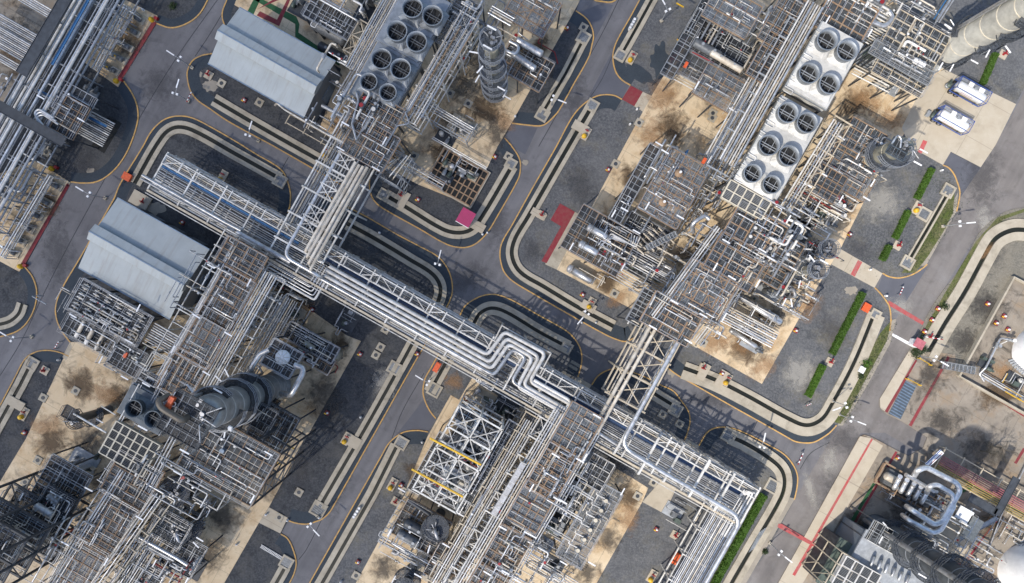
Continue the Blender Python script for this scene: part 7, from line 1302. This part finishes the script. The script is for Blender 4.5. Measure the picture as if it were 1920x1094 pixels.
for (x0, y0, x1, y1, wd, n) in ((1668, 610, 1580, 790, 16, 1500), (1786, 380, 1700, 508, 26, 1800), (1880, 408, 1720, 655, 16, 2200), (1482, 890, 1455, 960, 8, 300), (1770, 330, 1620, 520, 60, 500)):
    for _ in range(n):
        f = rnd.random(); q = P(x0 + (x1 - x0) * f + rnd.gauss(0, wd * .4), y0 + (y1 - y0) * f + rnd.gauss(0, wd * .25), .1); a = rnd.random() * 6.3; e = Vector((math.cos(a), math.sin(a), 0)); l = rnd.uniform(.06, .22)
        g.add([q - e * .05, q + e * .05, q + Vector((e.y, -e.x, 0)) * l + Z * rnd.uniform(.05, .25)], [(0, 1, 2)])
stuff(g.put("grass_tufts", "bush"))
def tree(x, y, h, label, seed):
    rnd = random.Random(seed); c = P(x, y, .1); t = thing("bare_tree", label, "tree", c); tr = MB(); br = MB()
    tr.lathe(c, c + Vector((.3, .2, h * .35)), [(0, .16), (h * .35, .1)], 7); tr.put("trunk", "bare_twig", t)
    def grow(p, d, l, r, lev):
        q = p + d * l; br.cyl(p, q, r, 5, r * .6)
        if lev == 0: return
        for _ in range(3): grow(q, (d + Vector((rnd.gauss(0, .5), rnd.gauss(0, .5), rnd.gauss(.05, .25)))).normalized(), l * rnd.uniform(.6, .85), r * .6, lev - 1)
    for _ in range(6): grow(c + Vector((.25, .17, h * .3)), Vector((rnd.gauss(0, .7), rnd.gauss(0, .7), .8)).normalized(), h * .2, .06, 4)
    br.put("branches", "bare_twig", t)
tree(1838, 846, 4.2, "leafless grey tree on the burnt patch, left one", 3); tree(1862, 838, 4.6, "leafless grey tree on the burnt patch beside the wall, right one", 4)
# tank trailers
t = thing("tank_trailer", "trailer", "tank trailer", O, "white tank trailers with blue frames"); a, b = Vector((-3.0, -.15, 2.1)), Vector((3.0, -.15, 2.1))
MB().vessel(a, b, 1.02, 20).put("tank", "tank_trailer_white", t)
for j in (-1, 1):
    MB().bar(Vector((-3.1, j * 1.2, 1.0)), Vector((3.1, j * 1.2, 1.0)), .12, .16).put("bottom_rail", "blue_frame", t); MB().bar(Vector((-3.1, j * 1.2, 3.25)), Vector((3.1, j * 1.2, 3.25)), .08, .08).put("top_rail", "blue_frame", t)
for i in (-1, 1):
    for j in (-1, 1): MB().bar(Vector((i * 3.1, j * 1.2, 1.12)), Vector((i * 3.1, j * 1.2, 3.18)), .14).put("corner_post", "blue_frame", t)
    MB().bar(Vector((i * 3.1, -1.12, 3.25)), Vector((i * 3.1, 1.12, 3.25)), .08).put("end_rail", "blue_frame", t); MB().bar(Vector((i * 3.1, -1.1, 1.2)), Vector((i * 3.1, 1.1, 3.1)), .08).put("end_brace", "blue_frame", t)
MB().box(Vector((0, .75, 3.2)), X, Y, Z, 6.0, .55, .05).put("walkway", "silver_dull", t); MB().box(Vector((-1.0, .55, 3.28)), X, Y, Z, .9, .8, .1).put("spill_box", "white_paint", t); MB().box(Vector((1.2, .55, 3.28)), X, Y, Z, 1.0, .8, .1).put("spill_box", "white_paint", t); MB().cyl(Vector((.1, .3, 3.05)), Vector((.1, .3, 3.35)), .28, 12).put("manhole_lid", "steel_grey", t); MB().box(Vector((-.4, -1.13, 2.1)), X, Y, Z, 2.4, .04, .5).put("red_band", "red_faded", t)
MB().box(Vector((-.2, 0, .82)), X, Y, Z, 6.6, 1.0, .22).put("chassis", "steel_dark", t)
for i in (-2.6, -1.4):
    for j in (-1.05, 1.05):
        wl = MB().cyl(Vector((i, j - .18, .52)), Vector((i, j + .18, .52)), .5, 18).put("wheel", "rubber", t); MB().cyl(Vector((i, j - .2, .52)), Vector((i, j + .2, .52)), .22, 10).put("rim", "silver_dull", wl)
for j in (-.8, .8): MB().bar(Vector((2.4, j, .1)), Vector((2.4, j, .8)), .14).put("landing_leg", "steel_dark", t)
t.scale = (.93, .9, .92)
place_all(t, [(1806, 178, .15, RZ), (1774, 231, .15, RZ)], ["white tank trailer in a blue frame, the upper one nearer the short hedge", "white tank trailer in a blue frame, the lower one nearer the caged column"])
for k, (x, y) in enumerate(((1773, 163), (1738, 222))): skid(x, y, 1.6, 1.2, "of small valves at the west end of the %s tank trailer" % ("upper", "lower")[k], 170 + k, .15, .8, pad=False)
# shelters, boxes, barriers
c = P(873.5, 408, 3.0); t = thing("pink_shelter", "small shelter with a bright pink corrugated roof beside the crossing road", "shelter", Vector((c.x, c.y, .1))); g = MB(); n = 16
for k in range(n): a = -1.25 + 2.5 * k / n; g.box(c + U * (a + .08) + Z * (.03 * (k % 2)), U, V, Z, 2.5 / n + .01, 2.7, .06)
g.put("roof", "roof_pink", t)
for i in (-1, 1):
    for j in (-1, 1): q = c + U * i * 1.05 + V * j * 1.15; MB().bar(Vector((q.x, q.y, .1)), q - Z * .05, .1).put("post", "steel_white", t)
MB().ubox(Vector((c.x, c.y, 1.3)) - V * 1.1, 1.9, .08, 2.2).put("back_panel", "white_paint", t); MB().bar(c - U * 1.25 - V * 1.4 - Z * .06, c + U * 1.25 - V * 1.4 - Z * .06, .1).put("eave_trim", "white_paint", t)
def chest(x, y, lu, lv, h, m, label):
    c = P(x, y, .1); t = thing("storage_chest", label, "chest", c); MB().ubox(c + Z * h * .42, lu, lv, h * .84).put("body", m, t); MB().ubox(c + Z * h * .9, lu + .1, lv + .1, h * .14).put("lid", m, t)
    for k in (-1, 1): MB().ubox(c + U * k * lu * .3 + Z * h * .6 - V * (lv / 2 + .03), .12, .05, .2).put("latch", "steel_grey", t)
chest(242, 333, 1.4, 1.2, .9, "orange_paint", "orange chest on the verge above the lower warehouse"); chest(820, 688, .8, 1.7, .9, "orange_paint", "red-orange chest beside the short drain under the central rack"); chest(1266, 1045, 1.0, 1.9, 1.0, "orange_paint", "orange chest beside the low south-east rack"); chest(1622, 577, 1.2, 1.4, .6, "orange_paint", "small orange chest at the top of the wide concrete drain"); chest(1613, 693, .9, 1.0, .7, "white_paint", "white chest under the bright shrub by the wide drain")
t = thing("gate_hut", "tiny gate hut with a faded pink roof on the grass by the white stop line", "hut", P(1724, 645, .1)); c = P(1724, 645, 2.4); MB().ubox(Vector((c.x, c.y, 1.2)), 1.1, 1.2, 2.3).put("wall", "white_paint", t); g = MB()
for k in range(7): g.ubox(c + U * (-.75 + .25 * k) + Z * (.02 * (k % 2)), .26, 1.6, .08)
g.put("roof", "red_faded_pipe", t)
def barrier(a, b, label, z=1.0, post=True):
    p, q = P(*a, z), P(*b, z); t = thing("road_barrier", label, "barrier", Vector((p.x, p.y, .1))); n = 6
    for k in range(n): MB().bar(p + (q - p) * (k / n), p + (q - p) * ((k + 1) / n), .14).put("boom", ("white_paint", "red_steel")[k % 2], t)
    for e in (p, q): MB().bar(Vector((e.x, e.y, .0)), e - Z * .08, .12).put("post", "steel_grey", t)
barrier((1735, 632), (1768, 637), "red and white boom lying across the curved drain at the gate"); barrier((1694, 538), (1687, 553), "short red and white barrier on the dark asphalt patch"); barrier((359, 173), (350, 192), "short red and white barrier on the left road beside the upper warehouse's kerb"); barrier((110, 641), (102, 654), "short red and white barrier on the left road below the valve-block platform"); barrier((1506, 850), (1496, 872), "short red and white barrier on the road by the south-east kerb"); barrier((1521, 757), (1512, 761), "short red barrier on the gravel below the medium hedge")
for k, (a, b) in enumerate((((1724, 672), (1746, 685)), ((1702, 711), (1726, 723)))):
    p, q = P(*a, .8), P(*b, .8); t = thing("chain_barrier", "yellow and black chain across the paved bay, %s one" % ("upper", "lower")[k], "chain", Vector((p.x, p.y, .1)))
    for i in range(11): MB().bar(p + (q - p) * (i / 11), p + (q - p) * ((i + .6) / 11), .13).put("link", ("yellow_paint", "yellow_paint")[i % 2], t)
    for e in (p, q): MB().cyl(Vector((e.x, e.y, .1)), e + Z * .2, .12, 8).put("post", "yellow_paint", t)
for k, (x, y) in enumerate(((1276, 78), (1086, 419), (1068, 449), (1033, 121), (1016, 152), (1275, 10))): q = P(x, y, 5.5); tag(MB().bar(q - U * .7, q + U * .7, .17, .2).put("yellow_beam", "yellow_paint"), "short yellow lifting beam near " + near(x, y), "lifting beam", "short yellow lifting beams")
for k, (x, y, z) in enumerate(((285, 38, .15), (219, 153, .15), (98, 317, .15), (40, 500, .15))): c = P(x, y, z); t = thing("corner_guard", "yellow capped red corner post at the %s end of the %s left pump pad" % (("top", "bottom", "top", "bottom")[k], ("upper", "upper", "lower", "lower")[k]), "corner post", c); MB().lathe(c, c + Z * .9, [(0, .45), (.5, .42), (.8, .25), (.9, .08)], 12).put("cap", "yellow_paint", t); MB().ubox(c + U * .7 + V * .6 + Z * .3, .6, .5, .6).put("red_post", "red_steel", t)
for k, (x, y, z) in enumerate(((1320, 302, 11), (1467, 452, 9.6), (1286, 122, 7.4), (236, 666, 7.2))): q = P(x, y, z + .3); tag(MB().ubox(q, .5, .9, .5).put("orange_cover", "orange_paint"), "small orange cover near " + near(x, y), "cover", "orange covers")
t = thing("ladder", "long white ladder lying on the gravel at the bottom of the photo", "ladder", P(508, 1036, .15)); a, b = P(489, 1024, .25), P(528, 1047, .25); d = (b - a).normalized(); s = Vector((-d.y, d.x, 0)); g = MB()
for k in (-.25, .25): g.bar(a + s * k, b + s * k, .09)
for k in range(18): g.bar(a + (b - a) * ((k + .5) / 18) - s * .3, a + (b - a) * ((k + .5) / 18) + s * .3, .09)
g.put("rungs_and_rails", "white_paint", t)
for k in range(7): p, q = P(1443 - 3 * k, 985 + 2 * k, .25), P(1422 - 3 * k, 1024 + 2 * k, .25); tag(MB().tube([p, q], .09, 7).put("scaffold_tube", "galv"), "grey scaffold tube on the verge beside the lower drain, %s from the road" % (W6 + ("seventh",))[k], "tube", "scaffold tubes by the lower drain")
for x, y in ((1090, 605), (914, 437), (905, 440), (1117, 605), (500, 964), (540, 975), (712, 437), (543, 420), (1630, 506), (1660, 555), (1764, 320), (1194, 206), (600, 970), (792, 829), (677, 782), (1181, 234), (640, 1090), (966, 219), (112, 675), (445, 1020), (270, 20)): c = P(x, y, .1); t = thing("bollard", "small white bollard near " + near(x, y), "bollard", c, "white bollards"); MB().lathe(c, c + Z * .8, [(0, .2), (.6, .18), (.8, .06)], 10).put("post", "white_paint", t); MB().ring(c, .18, .215, .42, .55, 10).put("band", "steel_grey", t)
# loose stains on gravel: wet and dusty patches with outlines of their own
def patch(x, y, rx, ry, m, seed, z=.1025, rot=0):
    rnd = random.Random(seed); pts = []
    for k in range(22):
        a = 2 * math.pi * k / 22; f = 1 + rnd.uniform(-.22, .22); dx, dy = rx * math.cos(a) * f, ry * math.sin(a) * f; pts.append((x + dx * math.cos(rot) - dy * math.sin(rot), y + dx * math.sin(rot) + dy * math.cos(rot)))
    slab("ground_patch", smooth(pts + pts[:1], 3)[:-1], 0, z, m)
patch(1238, 115, 18, 32, "verge", 1); patch(1200, 140, 34, 12, "verge", 2, rot=.5); patch(395, 162, 14, 11, "dirt", 3); patch(372, 140, 8, 8, "dirt", 4); patch(170, 324, 8, 9, "dirt", 5); patch(290, 392, 20, 12, "dirt", 6); patch(1110, 480, 10, 8, "verge", 7); patch(1262, 692, 12, 14, "dirt", 8); patch(1595, 545, 12, 8, "dirt", 9); patch(985, 305, 6, 5, "dirt", 10)

build_pipes()
# ================================================================= LABELS: same words get their place in the picture
ORD = "first second third fourth fifth sixth seventh eighth ninth tenth eleventh twelfth thirteenth fourteenth fifteenth sixteenth seventeenth eighteenth nineteenth twentieth".split()
ORD += ["twenty-" + o for o in ORD[:9]] + ["thirtieth"] + ["thirty-" + o for o in ORD[:9]] + ["fortieth"] + ["forty-" + o for o in ORD[:9]]
by = {}
for o in THINGS: by.setdefault(o['label'], []).append(o)
def middle(o):
    bs = [o] if o.type == 'MESH' else [c for c in o.children if c.type == 'MESH']
    q = sum((Vector(c) for c in bs[0].bound_box), Vector((0, 0, 0))) / 8 if bs else Vector((0, 0, 0))
    return px(o.location + q if o.type == 'MESH' else o.location + q)
for l, os_ in by.items():
    if len(os_) < 2: continue
    ps = [(middle(o), o) for o in os_]; wx = max(p[0][0] for p in ps) - min(p[0][0] for p in ps); wy = max(p[0][1] for p in ps) - min(p[0][1] for p in ps)
    ps.sort(key=lambda p: p[0][0] if wx >= wy else p[0][1])
    for k, (_, o) in enumerate(ps): o['label'] = "%s, %s from the %s" % (l, ORD[min(k, len(ORD) - 1)], "left" if wx >= wy else "top")
# ================================================================= THE CLOUD: unseen, placed 4.5 km up towards the sun to shade the west of the site
rnd = random.Random(9); cz = 4500.0; shift = Vector((sdir.x, sdir.y, 0)) * (cz / sdir.z); out = []
for k in range(26): f = k / 25; out.append(Vector((CLOUD_X + (f - .5) * 1400 + rnd.uniform(-5, 5), -1400 + 2800 * f, 0)))
for k in range(20): a = math.pi / 2 + math.pi * k / 19; out.append(Vector((-500 + 1900 * math.cos(a) * rnd.uniform(.85, 1.1), 1400 * math.sin(a), 0)))
g = MB(); n = len(out); ctr = Vector((-700, 0, 0)); lv = [(0, .988), (6, 1.0), (14, .995), (28, .98), (42, .9), (50, .5)]
rings = [[ctr + (p - ctr) * s_ + shift + Z * (cz + h_ * (1 + .15 * math.sin(i * 1.7))) for i, p in enumerate(out)] for h_, s_ in lv]
g.add([v for rg in rings for v in rg], [(i * n + j, i * n + (j + 1) % n, (i + 1) * n + (j + 1) % n, (i + 1) * n + j) for i in range(len(lv) - 1) for j in range(n)], True); g.add(rings[0], [tuple(range(n - 1, -1, -1))]); g.add(rings[-1], [tuple(range(n))])
m = bpy.data.materials.new("cloud"); m.use_nodes = True; t_ = m.node_tree; t_.nodes.clear(); ou = t_.nodes.new("ShaderNodeOutputMaterial"); mx = t_.nodes.new("ShaderNodeMixShader"); tr = t_.nodes.new("ShaderNodeBsdfTransparent"); df = t_.nodes.new("ShaderNodeBsdfDiffuse"); df.inputs[0].default_value = (.8, .8, .8, 1); mx.inputs[0].default_value = CLOUD_OPACITY
t_.links.new(tr.outputs[0], mx.inputs[1]); t_.links.new(df.outputs[0], mx.inputs[2]); t_.links.new(mx.outputs[0], ou.inputs[0]); MATS["cloud"] = m
struct(g.put("cloud", "cloud"))
